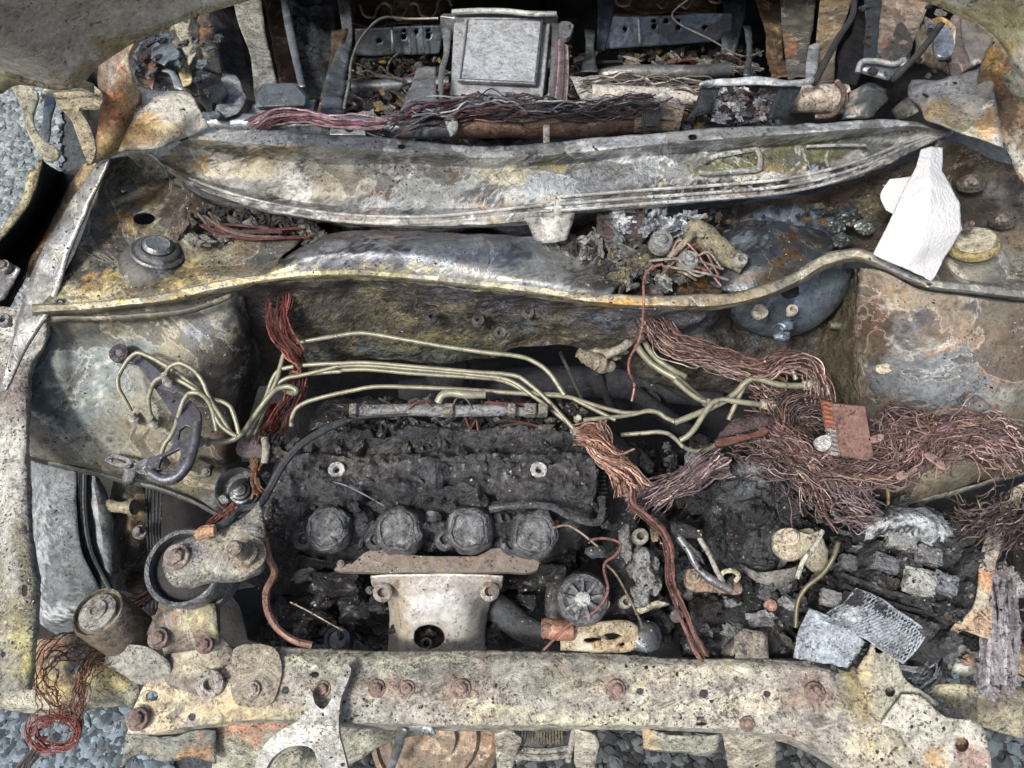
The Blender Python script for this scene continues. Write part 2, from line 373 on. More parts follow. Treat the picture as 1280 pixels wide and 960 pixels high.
def relief(name, outline, z0, mat, parent, col, height, step=.004, spots=(), warp=12, edge=10, drop=.12, **kw):
    """a lumpy mass over an outline in px; height(x,y,p)->metres above z0; the rim falls away by drop"""
    o = dens(outline, 4); xs = [a[0] for a in o]; ys = [a[1] for a in o]; x0, x1, y0, y1 = min(xs), max(xs), min(ys), max(ys)
    mp = MPP((x0+x1)/2, (y0+y1)/2, z0); nx = int((x1-x0)*mp/step)+1; ny = int((y1-y0)*mp/step)+1
    A = np.array([(a[0], a[1]) for a in o]); B = np.roll(A, -1, 0)
    def sd(x, y):
        p = np.array((x, y)); ab = B-A; t = np.clip(((p-A)*ab).sum(1)/np.maximum((ab**2).sum(1), 1e-9), 0, 1); dd = np.sqrt(((A+ab*t[:,None]-p)**2).sum(1)).min()
        c = ((A[:,1] > y) != (B[:,1] > y)); xi = A[:,0]+(y-A[:,1])*(B[:,0]-A[:,0])/np.where(B[:,1]==A[:,1], 1e-9, B[:,1]-A[:,1]); ins = (c & (x < xi)).sum() % 2
        return dd if ins else -dd
    base = lin(col); sp = [(*s[:-1], lin(s[-1])) for s in spots]; g = G(col); ids = {}; c_ = []
    for i in range(ny+1):
        for j in range(nx+1):
            x = x0+(x1-x0)*j/nx; y = y0+(y1-y0)*i/ny; p = P(x, y, z0); d = sd(x, y)+3.5*nz(p, 40)
            if d < -2: continue
            k = smooth01(d/edge); v = p+Vector((0, 0, height(x, y, p)*k-drop*(1-k)**1.5))
            v += Vector((nz(p+Vector((4,4,4)), 60), nz(p+Vector((1,9,4)), 60), 0))*.002
            ids[i, j] = len(g.v); g.v.append(v); g.c.append(paint_at(v, base, sp, warp))
    for i in range(ny):
        for j in range(nx):
            k = [(i, j), (i+1, j), (i+1, j+1), (i, j+1)]
            if all(a in ids for a in k): g.f.append(tuple(ids[a] for a in k)); g.sm.append(True)
    return g.out(name, mat, parent, thick=.004, **kw)

def lumps(parent, items, mat='char', name='char_clumps', **kw):
    """loose crumbs fused on a part, too many to count: one object. items: (x,y,z,(a,b,c),col,rough,rot,sq)"""
    g = G()
    for x, y, z, rad, col, rough, rot, sq in items:
        mp = MPP(x, y, z); glump(g, P(x, y, z), [a*mp for a in rad], 3, rough, 1.7, col, rot, sq)
    return g.out(name, mat, parent, kind='stuff', **kw)

def corner(pts, f=9):
    """bent-pipe corners: straight runs with short radii"""
    out = [pts[0]]
    for a, b, c in zip(pts, pts[1:], pts[2:]):
        for o in (a, c):
            L = math.hypot(o[0]-b[0], o[1]-b[1]); k = min(.38, f/max(L, 1e-6)); pt = tuple(b[i]+(o[i]-b[i])*k for i in range(3)); out.append(pt)
    return out+[pts[-1]]
# ================================================================ the setting
g = G('#4a5054')
for i in range(61):
    for j in range(61):
        x = (i/30-1)*60 if False else math.copysign(abs(i/30-1)**3, i-30)*60; y = math.copysign(abs(j/30-1)**3, j-30)*60+1
        g.v.append(Vector((x, y, .004*nz(Vector((x, y, 0)), 6)))); g.c.append(lin('#4a5054'))
for i in range(60):
    for j in range(60): g.f.append((i*61+j, (i+1)*61+j, (i+1)*61+j+1, i*61+j+1)); g.sm.append(True)
g.out('ground', 'soil', kind='structure')
g = G()
def stones(x0, x1, y0, y1, n, r0, r1, cols, z=0):
    for _ in range(n):
        p = P(x0+(x1-x0)*R.random(), y0+(y1-y0)*R.random(), z); s_ = r0+(r1-r0)*R.random()**2
        glump(g, p+Vector((0, 0, s_*.3)), (s_*(.7+.6*R.random()), s_*(.7+.6*R.random()), s_*(.45+.35*R.random())), 2, .45, 1.6, R.choice(cols), R.random()*6, sq=.45, smooth=False)
GC = ['#6f7a80', '#87939a', '#a2abb0', '#5a646b', '#788286', '#949c9e']
stones(-40, 75, 95, 420, 9000, .005, .012, GC); stones(-30, 215, 820, 990, 7000, .004, .012, ['#68757e', '#8494a0', '#4f5a62', '#77858c', '#3a444b'])
stones(400, 1290, 890, 990, 3600, .004, .012, ['#25292c', '#33383b', '#4a4f52', '#1b1d1f', '#5c6265'])
stones(1100, 1290, 820, 980, 700, .006, .016, ['#25292c', '#3c4246', '#59666c'])
stones(-330, -40, 200, 1100, 2600, .006, .014, GC); stones(1300, 1560, 300, 1100, 2400, .006, .014, GC); stones(-30, 1300, 990, 1150, 2400, .006, .014, GC)
g.out('gravel', 'stone', kind='stuff', label='loose grey crushed stone on the ground under and beside the car', cat='gravel')

# ================================================================ the car's burnt shell
car = thing('burnt_car', 'burnt out car body with open engine bay, scorched bare metal and flaking ash', 'car', (0, .6, 0))
L_ = dict(parent=car)
# ---- radiator support across the front
rs_h = [(190,870,8,6.5),(393,843,6,4),(264,829,4),(263,851,8),(262,828,4),(357,863,5),(240,896,5),(800,864,5),(880,867,6),(959,867,5),(445,895,4,2),(877,905,8,2.5),(876,897,6,2)]
rs = loft('radiator_support', [
    X('205 822 .735; 212 815 .74; 255 810 .742; 330 808 .745; 420 811 .745; 480 813 .745; 640 813 .745; 790 818 .745; 830 822 .745; 990 824 .745; 1070 832 .745; 1100 850 .745; 1150 872 .745; 1200 893 .74; 1235 925 .735'),
    X('200 835 .75; 212 832 .75; 255 826 .752; 330 822 .755; 420 822 .755; 480 823 .755; 640 824 .755; 790 828 .755; 830 832 .755; 990 835 .755; 1060 845 .755; 1090 865 .755; 1140 890 .755; 1190 915 .75; 1220 945 .745'),
    X('178 860 .75; 200 858 .755; 255 856 .755; 330 856 .758; 420 858 .758; 480 858 .758; 640 858 .758; 790 862 .758; 830 862 .758; 990 868 .758; 1045 880 .756; 1080 895 .756; 1120 918 .755; 1160 940 .75; 1190 965 .745'),
    X('165 890 .748; 200 890 .752; 255 888 .752; 330 888 .755; 420 890 .755; 480 891 .755; 640 893 .755; 790 893 .755; 830 894 .755; 960 903 .755; 1010 912 .752; 1050 930 .75; 1090 945 .75; 1120 955 .745; 1150 985 .74'),
    X('158 918 .742; 200 915 .745; 255 906 .748; 330 900 .752; 420 903 .752; 480 904 .752; 555 907 .752; 640 906 .752; 790 906 .752; 830 908 .752; 930 914 .75; 985 920 .748; 1030 945 .745; 1060 965 .745; 1100 1000 .735'),
    X('156 926 .70; 200 921 .70; 255 914 .70; 330 905 .70; 420 909 .70; 480 912 .70; 640 914 .70; 790 913 .70; 930 922 .70; 985 930 .70; 1030 953 .70; 1060 975 .70; 1090 1010 .69')],
    'crust', car, '#9a968a', step=.0040, thick=.003, disp=.0009, fine=.0007, vsharp=True, rnd=(150, 4, 18, ['#7d786a','#94866a','#6a655a','#bdb698','#8a7562','#98967f','#b0a474','#c6c0a8','#80705e']), holes=rs_h, label='pale flaking front crossmember with rusty bolts',
    spots=[(260,855,40,'#b5ab90'),(200,880,45,34,'#c0ae84'),(300,890,50,18,'#b9a671'),(340,870,22,50,'#9a9078'),(490,860,34,13,'#8f7a66'),(575,862,24,20,'#8a7462'),(770,862,14,12,'#8a7a70'),(640,835,200,8,'#8f9080'),(700,850,30,20,'#8d8a76'),(610,885,40,12,'#b5b08f'),(545,840,30,10,'#6f6d62'),(720,830,40,5,'#75746a'),(400,840,30,14,'#8a8878'),(850,885,50,10,'#bdb89c'),(900,845,40,8,'#77756a'),(360,890,40,10,'#a89c6a'),(660,900,60,6,'#8c8f80'),(970,880,24,14,'#a58c76'),(700,900,120,12,'#a8a78c'),
           (1015,865,26,'#9a7f70'),(1080,870,30,40,'#a39560'),(1150,900,55,'#a9a698'),(935,880,40,18,'#b9b19a'),(450,825,160,8,'#a4a68c'),(870,840,90,12,'#b3ad98'),(1180,940,30,'#a97a3c'),(1090,940,40,'#b0aa92'),(420,895,70,10,'#92978a')])
for a in [(471,861,11),(509,861,10),(577,861,12),(770,862,12),(1018,866,13),(172,899,14),(403,862,11)]: bolt(a[0], a[1], .757, a[2], rs, '#8a6457')
washer(264, 855, .757, 17, 6.5, rs, '#a8a29a', name='weld_nut')
for a, rx in [((934,905),9)]: bolt(a[0], a[1], .756, rx, rs, '#93705a')
# seams of the crossmember: overlapped side plates
plate('joint_plate', X('343 810; 352 830; 348 860; 338 880; 318 884; 295 880; 288 860; 290 830; 292 811', .7615), .0025, 'crust', rs, '#8f8672', bevel=.001)
bolt(316, 862, .7625, 10, rs, '#9c9282')
# front lower leg left and lower ledge
loft('headlamp_bracket', [X('157 925 .725; 175 921 .73; 215 922 .72; 245 914 .73; 270 915 .72'), X('152 960 .69; 176 945 .69; 210 955 .69; 245 950 .69; 270 955 .68')], 'crust', car, '#7f8377', disp=.004, spots=[(240,950,20,'#a9793f'),(175,950,20,'#8d8b7a')])
loft('lower_panel', [X('270 905 .715; 330 898 .72; 380 900 .72; 420 906 .70; 560 912 .67'), X('262 985 .63; 330 985 .62; 378 985 .62; 400 985 .60; 404 940 .61')], 'crust', car, '#94957f', disp=.003, spots=[(300,915,40,10,'#b0764a'),(350,900,25,8,'#a86f4e'),(345,950,30,'#a5a58d')])
# grey Y shaped latch bracket
yb = 'crust'
plate('latch_bracket', q('G', '1140 670; 1150 655; 1162 672; 1170 710; 1200 735; 1230 700; 1245 660; 1260 615; 1285 560; 1305 580; 1290 640; 1270 690; 1262 740; 1262 830; 1278 890; 1290 990; 1100 1000; 1180 1000; 1180 930; 1160 880; 1120 868; 1060 880; 1010 920; 990 960; 990 1010; 940 1010; 950 940; 980 870; 1040 815; 1110 775; 1135 740', .775), .012, 'cowl', car, '#b9bab2', bevel=.004, holes=[(1,1,.775,1)] if False else [], label='pale ash coated latch bracket')
loft('bracket_web', [q('G','1015 985 .70; 1020 930 .70; 1060 895 .70; 1125 885 .70'), q('G','1120 985 .70; 1120 960 .70; 1122 930 .70; 1125 895 .70')], 'crust', car, '#94967f')
# struts under the beam
loft('hood_latch_stay', [q('H','250 780 .735; 350 800 .735; 362 830 .735'), q('H','230 800 .73; 300 820 .73; 350 838 .725')], 'grey', car, '#8b9296', thick=.003)
loft('hood_latch_stay', [q('H','228 800 .73; 215 870 .68; 185 960 .62'), q('H','262 815 .735; 250 870 .68; 215 965 .62')], 'grey', car, '#8b9296', thick=.003)
loft('bumper_bracket', [q('I','150 800 .72; 240 800 .73; 350 812 .73'), q('I','165 870 .69; 255 880 .70; 358 880 .69'), q('I','185 960 .62; 260 960 .64; 358 970 .62')], 'crust', car, '#99937f', disp=.003)
loft('bumper_bracket', [q('I','-140 815 .72; 30 830 .725; 150 840 .72'), q('I','-135 880 .68; 20 905 .69; 130 905 .685; 152 865 .70')], 'crust', car, '#a19a86', disp=.004, spots=[(800,925,30,'#a58f62'),(860,935,40,'#8f9482')])
loft('bumper_bracket', [q('I','410 825 .73; 500 845 .735; 610 835 .74; 700 880 .74'), q('I','560 930 .69; 620 950 .70; 680 960 .70; 760 970 .70')], 'crust', car, '#a39a7c', disp=.003, holes=[(1047,925,6,4),(1040,935,5,3),(1070,945,6,3)])
# latch: spring in a guard
g = G('#8f8a80')
for s_ in ((640,905,648,950),(718,912,710,952)): gtube(g, wpts([(s_[0], s_[1], .66), (s_[2], s_[3], .64)]), .004, 8)
for y_ in (944, 936): gtube(g, wpts([(642, y_, .645), (678, y_+3, .645), (712, y_-1, .645)]), .004, 8)
lt = g.out('hood_latch', 'crust', car); g = G('#8a7c5d')
for k in range(16): gtube(g, wpts([(648+k*3.6, 912, .66), (646+k*3.8, 930, .65)]), .0011, 5)
g.out('spring', 'rusty', lt)
loft('latch_guard', [q('H','590 830 .70; 650 815 .71; 690 850 .70'), q('H','600 960 .62; 660 960 .62; 670 930 .62')], 'crust', car, '#a3a08c', sharp=True)
loft('latch_guard', [q('H','890 810 .71; 960 830 .71; 975 870 .70'), q('H','885 930 .64; 900 960 .62; 962 960 .62')], 'crust', car, '#a3a08c', sharp=True)
# rusty belt pulley seen below the beam
g = G('#8f7a62'); c = P(545, 915, .58); glathe(g, c, Vector((0,-.35,.9)), [(.075,0),(.085,.004),(.085,.016),(.078,.018),(.075,.012),(.06,.012),(.055,.02),(.03,.02),(.028,.03)], 40, smooth=False)
g.out('belt_pulley', 'rusty', car)
# upright bracket on the right end of the beam
loft('beam_end_bracket', [X('1083 818 .775; 1072 835 .77; 1082 870 .765; 1090 890 .76; 1120 905 .76'), X('1092 800 .79; 1100 820 .785; 1110 850 .775; 1120 875 .768; 1150 890 .765'), X('1110 800 .79; 1122 825 .78; 1132 850 .775; 1150 862 .77; 1175 880 .76')], 'crust', car, '#a5a48e', holes=[(1113,865,7),(1126,888,4.5),(1100,812,7,5)], step=.004, thick=.003, spots=[(1080,865,14,40,'#a8996a')], label='pale bracket standing on the right end of the beam')
loft('beam_end_plate', [X('1128 868 .78; 1150 870 .78; 1180 895 .775; 1225 905 .77; 1240 960 .76; 1238 990 .75'), X('1100 905 .77; 1120 912 .772; 1140 940 .77; 1165 960 .765; 1180 985 .76; 1185 1000 .75')], 'crust', car, '#b0ad9e', holes=[(1203,931,9),(1145,949,5)], step=.004, spots=[(1170,950,14,'#b08a45'),(1215,950,18,'#a48478')])
loft('hole_shade_sheet', [X('150 262 .90; 210 262 .90'), X('150 285 .895; 210 285 .895')], 'dark', car, '#050505')  # added black sheet under the strut plate hole, its colour gives the shade inside
# ---- left front corner: rail end plate, tube bush
loft('corner_gusset', [X('205 780 .775; 215 815 .76; 205 850 .757; 250 870 .757'), X('240 775 .78; 250 800 .77; 262 812 .762; 285 830 .757'), X('270 770 .78; 275 795 .77; 290 812 .757; 295 830 .757')], 'crust', car, '#7d7568', spots=[(230,790,16,'#6e625d'),(245,820,30,'#a49c80')])
loft('gusset_rail', [X('190 770 .79; 200 800 .785; 205 818 .775'), X('235 755 .80; 240 790 .785; 250 812 .765'), X('268 755 .80; 272 790 .785; 276 808 .76')], 'rusty', car, '#746c62', spots=[(247,768,20,'#8f8a68')])
bolt(198, 798, .79, 13, car, '#7b5a52'); bolt(256, 806, .775, 11, car, '#7a4844')
# bush tube
g = G('#6f6657'); c0 = P(122, 765, .80); c1 = P(168, 800, .72); ax = c0-c1; Lg = ax.length
glathe(g, c1, ax, [(.029,0),(.031,.01),(.031,Lg-.004),(.029,Lg),(.0275,Lg),(.0265,Lg-.004),(.026,Lg-.004)], 40, smooth=True)
bu = g.out('bush_tube', 'rusty', car, label='round rusty tube end with bright centre plug'); g = G('#94928a')
glathe(g, c1, ax, [(.0215,Lg-.006),(.0215,Lg+.001),(.020,Lg+.002),(.012,Lg+.002),(.012,Lg+.005),(.006,Lg+.006),(.005,Lg+.004)], 32); g.out('centre_plug', 'crust', bu)
loft('corner_bracket', [X('135 805 .76; 160 805 .765; 190 810 .77; 212 832 .765; 208 850 .755'), X('130 830 .745; 150 840 .745; 175 855 .745; 200 855 .745; 206 853 .745')], 'crust', car, '#8a8981', disp=.003)
loft('rail_end', [X('45 800 .72; 75 795 .73; 110 790 .73; 150 830 .71; 172 845 .71'), X('30 840 .71; 80 830 .72; 110 830 .725; 150 850 .72; 175 865 .71'), X('0 870 .70; 50 880 .70; 100 870 .70; 150 870 .70; 165 880 .70'), X('-10 885 .68; 35 895 .67; 70 898 .67; 130 888 .67; 155 885 .67')], 'crust', car, '#8d8c74', disp=.004,
     spots=[(75,825,40,28,'#6d6458'),(130,845,30,22,'#a59a58'),(60,810,22,'#8d5f33'),(30,880,40,16,'#aaa893'),(85,830,22,14,'#5f5f60'),(100,875,40,12,'#a3a286'),(70,855,20,'#a89352')], holes=[(63,835,3.5),(104,827,4)])
# ---- left rail, seen from above
loft('upper_rail', [X('-40 380 .86; -40 450 .85; -40 540 .84; -40 640 .83; -40 760 .83; -40 868 .82'), X('10 384 .875; 8 430 .86; 0 490 .85; 0 600 .84; 0 760 .84; 0 866 .83'),
     X('38 385 .88; 40 420 .87; 25 470 .86; 18 540 .85; 20 640 .85; 22 760 .845; 20 863 .835'), X('62 388 .885; 56 430 .87; 42 450 .86; 34 480 .855; 32 545 .85; 36 640 .845; 42 780 .84; 34 862 .83'), X('62 390 .84; 56 432 .83; 42 452 .82; 33 482 .81; 32 545 .80; 36 640 .80; 42 780 .79; 34 864 .78')],
     'crust', car, '#8b8880', disp=.003, step=.005, spots=[(15,420,45,35,'#a4a49c'),(10,500,30,50,'#726862'),(12,590,26,70,'#a9a9a0'),(20,690,16,50,'#8f8a72'),(10,740,30,70,'#7c7a5e'),(22,820,26,40,'#98934f'),(4,820,16,30,'#8a8574'),(8,700,12,50,'#94948c')],
     holes=[(36,576,5,8),(33,660,3,4),(31,738,4,9),(4,818,4)], label='long pale flaking inner wing rail')
loft('wing_flange', [X('118 206 .99; 84 262 .96; 50 318 .94; 32 362 .92; 12 440 .90; 0 490 .88'), X('138 198 1.0; 112 258 .97; 87 318 .945; 64 386 .92; 36 430 .90; 8 488 .885')], 'grey', car, '#8b8d8d', thick=.003, disp=.002, spots=[(110,230,26,40,'#a3a39b'),(45,370,25,'#a0a29c')], sharp=False)
loft('wing_flange', [X('105 205 .96; 88 232 .94; 66 275 .92; 45 310 .91; 32 345 .90'), X('122 198 .975; 110 232 .95; 92 260 .93; 70 290 .92; 45 350 .905')], 'rusty', car, '#8a7752', disp=.003, spots=[(80,262,14,'#b0925a'),(55,312,12,'#9c642c')])
loft('bolt_tab', [X('-10 328 .93; 12 328 .93; 25 336 .93'), X('-10 378 .92; 4 374 .92; 15 358 .92')], 'grey', car, '#87888a'); bolt(4, 333, .935, 9, car, '#77706c')
washer(7, 402, .885, 9, 3.5, car, '#8a8c8e', name='washer'); 
loft('fender', [X('36 215 .985; 30 240 .98; 12 272 .97; -20 310 .96; -60 350 .95'), X('52 198 .99; 42 240 .98; 20 275 .97; 0 297 .965; -40 345 .95')], 'crust', car, '#8a8258', thick=.003, spots=[(40,225,12,'#a89655')])
loft('fender_liner', [X('52 200 .98; 42 240 .97; 0 296 .955; -40 345 .94; -80 400 .9'), X('80 215 .80; 60 270 .76; 20 320 .75; -20 370 .74; -80 420 .7'), X('122 205 .93; 88 232 .90; 66 278 .88; 32 345 .87; 0 400 .85')], 'sooty', car, '#2c2925')
# ---- hood underside
hoodr = X('-140 60 1.20; -60 84 1.19; 0 86 1.18; 35 96 1.175; 67 104 1.17; 97 101 1.17; 112 82 1.175; 134 64 1.18; 175 42 1.19; 235 16 1.20; 290 -1 1.21; 420 -40 1.225; 640 -60 1.23; 860 -45 1.225; 1040 -28 1.215; 1110 -15 1.21; 1167 -2 1.20; 1189 8 1.195; 1213 20 1.19; 1236 36 1.185; 1254 56 1.18; 1275 84 1.175; 1300 104 1.17; 1345 104 1.175; 1400 90 1.18; 1460 70 1.20')
W0 = [P(*a) for a in hoodr]
loft('hood', [W0, [p+Vector((0,-.012,.03)) for p in W0], [p+Vector((0,-.06,.10)) for p in W0], [p+Vector((0,-.16,.24)) for p in W0], [p+Vector((0,-.25,.40)) for p in W0]], 'pale', car, '#c8c4b6', step=.012, thick=.006, disp=.003, dfreq=6, off=1,
     spots=[(60,30,120,60,'#beb9ac'),(100,90,40,10,'#9a8656'),(175,50,60,14,'#a18f5e'),(60,60,50,25,'#c4c0b2'),(1215,20,30,12,'#a88c38'),(1258,60,14,22,'#a58e4c'),(1260,20,50,30,'#aaa478')], label='raised hood seen from below, brown grey scorched')
gtubeh = G('#968c62'); gtube(gtubeh, [p+Vector((0,-.004,.001)) for p in W0[1:-1]], .0045, 8, res=160); gtubeh.out('hood_edge', 'crust', car)
loft('hood_corner_flange', [q('A','-60 260 1.165; 0 255 1.165; 60 285 1.16; 100 300 1.155; 200 315 1.155; 290 303 1.16; 350 320 1.15'), q('A','-60 350 1.14; 0 350 1.14; 40 330 1.14; 90 320 1.14; 200 330 1.14; 300 325 1.14; 352 345 1.13')], 'sheet', car, '#8c8566')
# hinges
hl = X(''); 
hg = plate('hinge_arm', q('A','40 310; 70 380; 90 460; 125 540; 165 592; 205 592; 222 570; 200 540; 165 520; 135 480; 120 440; 140 340', 1.09), .004, 'crust', car, '#918c72', label='bent hood hinge arm at the left corner')
plate('hinge_arm', q('A','196 345; 232 410; 262 440; 285 500; 335 608; 356 562; 345 500; 318 440; 292 402; 372 395; 382 350; 350 318; 210 315', 1.075), .004, 'crust', car, '#a3936a')
plate('hinge_arm', q('A','150 520; 158 430; 168 360; 185 345; 205 360; 190 440; 178 530; 165 545', 1.06), .003, 'grey', car, '#6c7479')
loft('hinge_cap', [q('A','150 355 1.085; 180 330 1.10; 250 318 1.10; 335 325 1.10; 345 345 1.09'), q('A','160 372 1.075; 200 345 1.09; 255 342 1.09; 330 345 1.09; 350 365 1.08')], 'cowl', car, '#c4c4bc')
loft('hinge_arm', [q('C','1210 290 1.10; 1240 250 1.10; 1280 235 1.10; 1330 240 1.1'), q('C','1205 310 1.09; 1230 340 1.085; 1280 365 1.08; 1330 370 1.08')], 'crust', car, '#8c8a70')
# ---- pillars and cowl ends
loft('pillar_foot', [X('160 45 1.13; 148 58 1.11; 124 80 1.09; 127 134 1.05; 120 172 1.03; 108 208 1.0'), X('170 50 1.13; 160 68 1.11; 145 90 1.09; 146 134 1.055; 138 170 1.03; 118 204 1.0'), X('176 50 1.12; 162 78 1.10; 170 100 1.08; 176 120 1.05; 164 155 1.02; 150 190 1.0')], 'rusty', car, '#9c8466', disp=.004,
     spots=[(130,90,8,30,'#b3a796'),(140,110,9,45,'#a5642a'),(155,95,10,30,'#a8a08c'),(128,150,10,30,'#9a6a44'),(152,130,8,40,'#98744a'),(140,180,14,24,'#b59a62'),(115,190,8,20,'#6f4430')], label='rust streaked left windscreen pillar foot')
loft('cowl_end', [X('172 110 1.04; 200 115 1.045; 238 118 1.045; 248 134 1.04; 262 158 1.02'), X('166 150 1.035; 190 150 1.04; 225 150 1.04; 245 150 1.03; 258 160 1.02'), X('150 190 1.02; 170 188 1.025; 202 184 1.025; 232 173 1.02; 252 164 1.015')], 'cowl', car, '#b4b0a2', disp=.003, holes=[(197,120,3,2),(229,137,3.5,3)], spots=[(185,160,24,18,'#b08a48'),(215,165,22,14,'#b5a679'),(160,170,20,'#a88a58')])
loft('cowl_end', [q('C','860 295 1.02; 960 300 1.04; 1030 280 1.045; 1120 250 1.05; 1150 230 1.06'), q('C','850 360 1.02; 950 370 1.035; 1040 350 1.04; 1120 320 1.05; 1160 290 1.06'), q('C','890 400 1.02; 910 440 1.025; 990 470 1.03; 1100 510 1.03; 1205 548 1.03')], 'cowl', car, '#a5a49c', disp=.004, holes=[(1194,103,4,3),(1158,120,4,2.5)], spots=[(1175,110,50,14,'#a3a7ab'),(1170,145,22,12,'#b59a5c'),(1215,150,22,16,'#a3a083'),(1235,155,16,'#a8813c')])
loft('pillar_foot', [q('C','1125 220 1.07; 1105 280 1.06; 1120 340 1.04; 1150 420 1.03; 1180 480 1.02; 1210 545 1.01; 1280 660 1.0'), q('C','1200 140 1.12; 1180 240 1.08; 1200 330 1.06; 1230 400 1.04; 1260 470 1.03; 1300 540 1.02; 1360 640 1.0'), q('C','1290 100 1.15; 1290 200 1.1; 1300 300 1.07; 1340 380 1.05; 1360 440 1.04; 1380 500 1.02; 1400 600 1.0')], 'rusty', car, '#9b8263', disp=.006,
     spots=[(1240,90,14,30,'#ad853f'),(1255,150,18,60,'#a5825a'),(1262,100,14,30,'#b08348'),(1235,140,8,40,'#6d4a34'),(1268,190,14,20,'#a8a292'),(1250,120,5,30,'#5d4436')], label='rust streaked right windscreen pillar foot')
loft('wing_flange', [q('C','1205 540 1.01; 1250 620 1.0; 1290 700 .99; 1330 800 .98'), q('C','1240 520 1.02; 1275 580 1.01; 1320 660 1.0; 1360 780 .98')], 'crust', car, '#aba798')
# ---- cowl panel
def cshape(x, y, p): v = Vector((p.x*9, p.y*75, p.z*30)); return .0015*noise.fractal(v, 1, 2, 4)-.003*max(0, noise.fractal(v*.7+Vector((4,4,4)), 1, 2, 3)-.3)
loft('cowl_panel', [
    X('236 160 1.005; 300 161 1.01; 400 167 1.01; 500 174 1.01; 560 181 1.005; 610 183 1.0; 690 178 1.0; 760 171 1.005; 850 163 1.01; 1000 155 1.015; 1110 149 1.015; 1150 152 1.01; 1188 166 1.0'),
    X('236 174 1.01; 300 178 1.015; 400 184 1.015; 500 189 1.015; 600 197 1.005; 690 193 1.005; 760 186 1.01; 850 178 1.015; 1000 166 1.02; 1110 159 1.02; 1150 158 1.015; 1186 168 1.0'),
    X('222 182 .985; 300 196 .975; 400 205 .975; 500 205 .978; 600 210 .978; 690 207 .98; 760 200 .98; 850 192 .982; 1000 182 .985; 1100 167 .99; 1150 163 1.0; 1184 169 1.0'),
    X('205 190 .98; 280 215 .965; 400 235 .962; 500 240 .965; 600 240 .97; 690 232 .972; 760 224 .972; 850 216 .972; 1000 206 .975; 1090 182 .98; 1140 170 .99; 1182 169 1.0'),
    X('196 192 .98; 250 222 .962; 300 238 .955; 400 255 .952; 500 260 .955; 600 258 .96; 690 248 .965; 760 238 .965; 850 232 .965; 990 222 .97; 1080 198 .975; 1135 178 .985; 1184 168 1.0'),
    X('188 193 .985; 240 228 .97; 300 248 .965; 400 267 .962; 520 275 .962; 640 270 .965; 720 256 .965; 800 247 .967; 900 240 .967; 1000 230 .97; 1080 208 .975; 1135 185 .985; 1188 167 1.0'),
    X('186 194 .98; 236 231 .965; 300 254 .958; 400 275 .955; 520 283 .955; 655 278 .957; 720 265 .957; 800 258 .96; 900 250 .96; 1000 240 .962; 1080 218 .968; 1135 192 .98; 1192 166 1.0'),
    X('186 194 .96; 236 232 .94; 300 256 .935; 400 278 .93; 520 286 .93; 655 281 .935; 720 268 .935; 800 261 .94; 900 252 .94; 1000 242 .94; 1080 220 .95; 1135 194 .96; 1192 168 .99')],
    'cowl', car, '#b0b0aa', step=.0042, thick=.0015, disp=.0011, fine=.0006, shape=cshape, vsharp=True, rnd=(150, 4, 22, ['#5a5a58','#d0d0ca','#8d8476','#9aa2aa','#43464a','#b8ac90','#d8d8d4','#7a6a52']), label='warped ash coated cowl panel under the missing windscreen', holes=[(502,183,5.5,3.5),(866,171,6,4)], warp=10,
    spots=[(280,235,60,6,'#57503f'),(360,246,60,5,'#5a5346'),(330,200,30,6,'#6d5732'),(570,215,40,8,'#6a6a66'),(600,248,40,7,'#4d5054'),(720,215,26,7,'#50545a'),(660,228,20,7,'#474a4e'),(475,232,12,20,'#5d5a50'),(385,225,8,18,'#6f6a5a'),(780,250,70,4,'#3f4246'),(890,238,50,3,'#35383b'),(235,195,14,12,'#6a5530'),(1000,196,40,8,'#4d5030'),(930,186,30,5,'#50522f'),(300,190,50,5,'#55524a'),(520,198,80,4,'#6a6862'),(720,200,70,4,'#5f6265'),(850,190,60,4,'#5a5d60'),(350,240,40,5,'#6d6a60'),(480,248,50,4,'#62625e'),(560,245,40,6,'#55585a'),(610,232,26,6,'#5b5e62'),(745,222,30,5,'#5a6068'),(700,252,60,3,'#484c50'),(850,226,50,5,'#c4c8ca'),(760,212,26,5,'#c2c6ca'),(590,212,30,4,'#c6c8c2'),(420,236,50,6,'#cfccba'),(260,215,16,8,'#cdc8b4'),(650,262,40,5,'#b9bcbc'),(500,275,110,3,'#c4c2b4'),(300,172,60,8,'#bfc0b6'),(450,182,120,8,'#b4b6b0'),(800,178,110,7,'#a9abac'),(1020,160,110,6,'#a9adad'),(240,190,30,18,'#a9a48a'),(250,205,14,10,'#8f7436'),(350,187,40,6,'#8f7440'),(310,210,50,16,'#bdb69d'),(440,220,34,22,'#cbc6ae'),(400,205,60,8,'#b5ae98'),(370,225,18,30,'#d0cfc6'),
           (220,205,18,12,'#9c8a5c'),(530,225,70,24,'#8f9390'),(640,215,50,12,'#a09f86'),(690,208,16,8,'#a39a5a'),(630,222,26,7,'#b5b093'),(560,262,60,10,'#a08f86'),(460,272,40,6,'#9c8274'),(700,235,60,18,'#9aa0a6'),(500,260,90,10,'#9ba1a4'),
           (800,210,70,18,'#8b9093'),(950,203,90,13,'#585a34'),(1010,184,70,10,'#5c6032'),(900,212,40,8,'#86895f'),(1080,180,35,8,'#5c6764'),(985,212,70,6,'#8f7a44'),(770,235,60,12,'#8b9199'),(830,240,60,10,'#94999c'),(930,235,140,6,'#25282a'),(1060,212,60,6,'#2c3032'),(800,246,60,4,'#3a3d40'),(1120,190,40,8,'#5a5d5e'),(1155,165,28,8,'#9d9a90'),(300,235,60,8,'#8b8d86'),(420,262,90,5,'#77797a')])
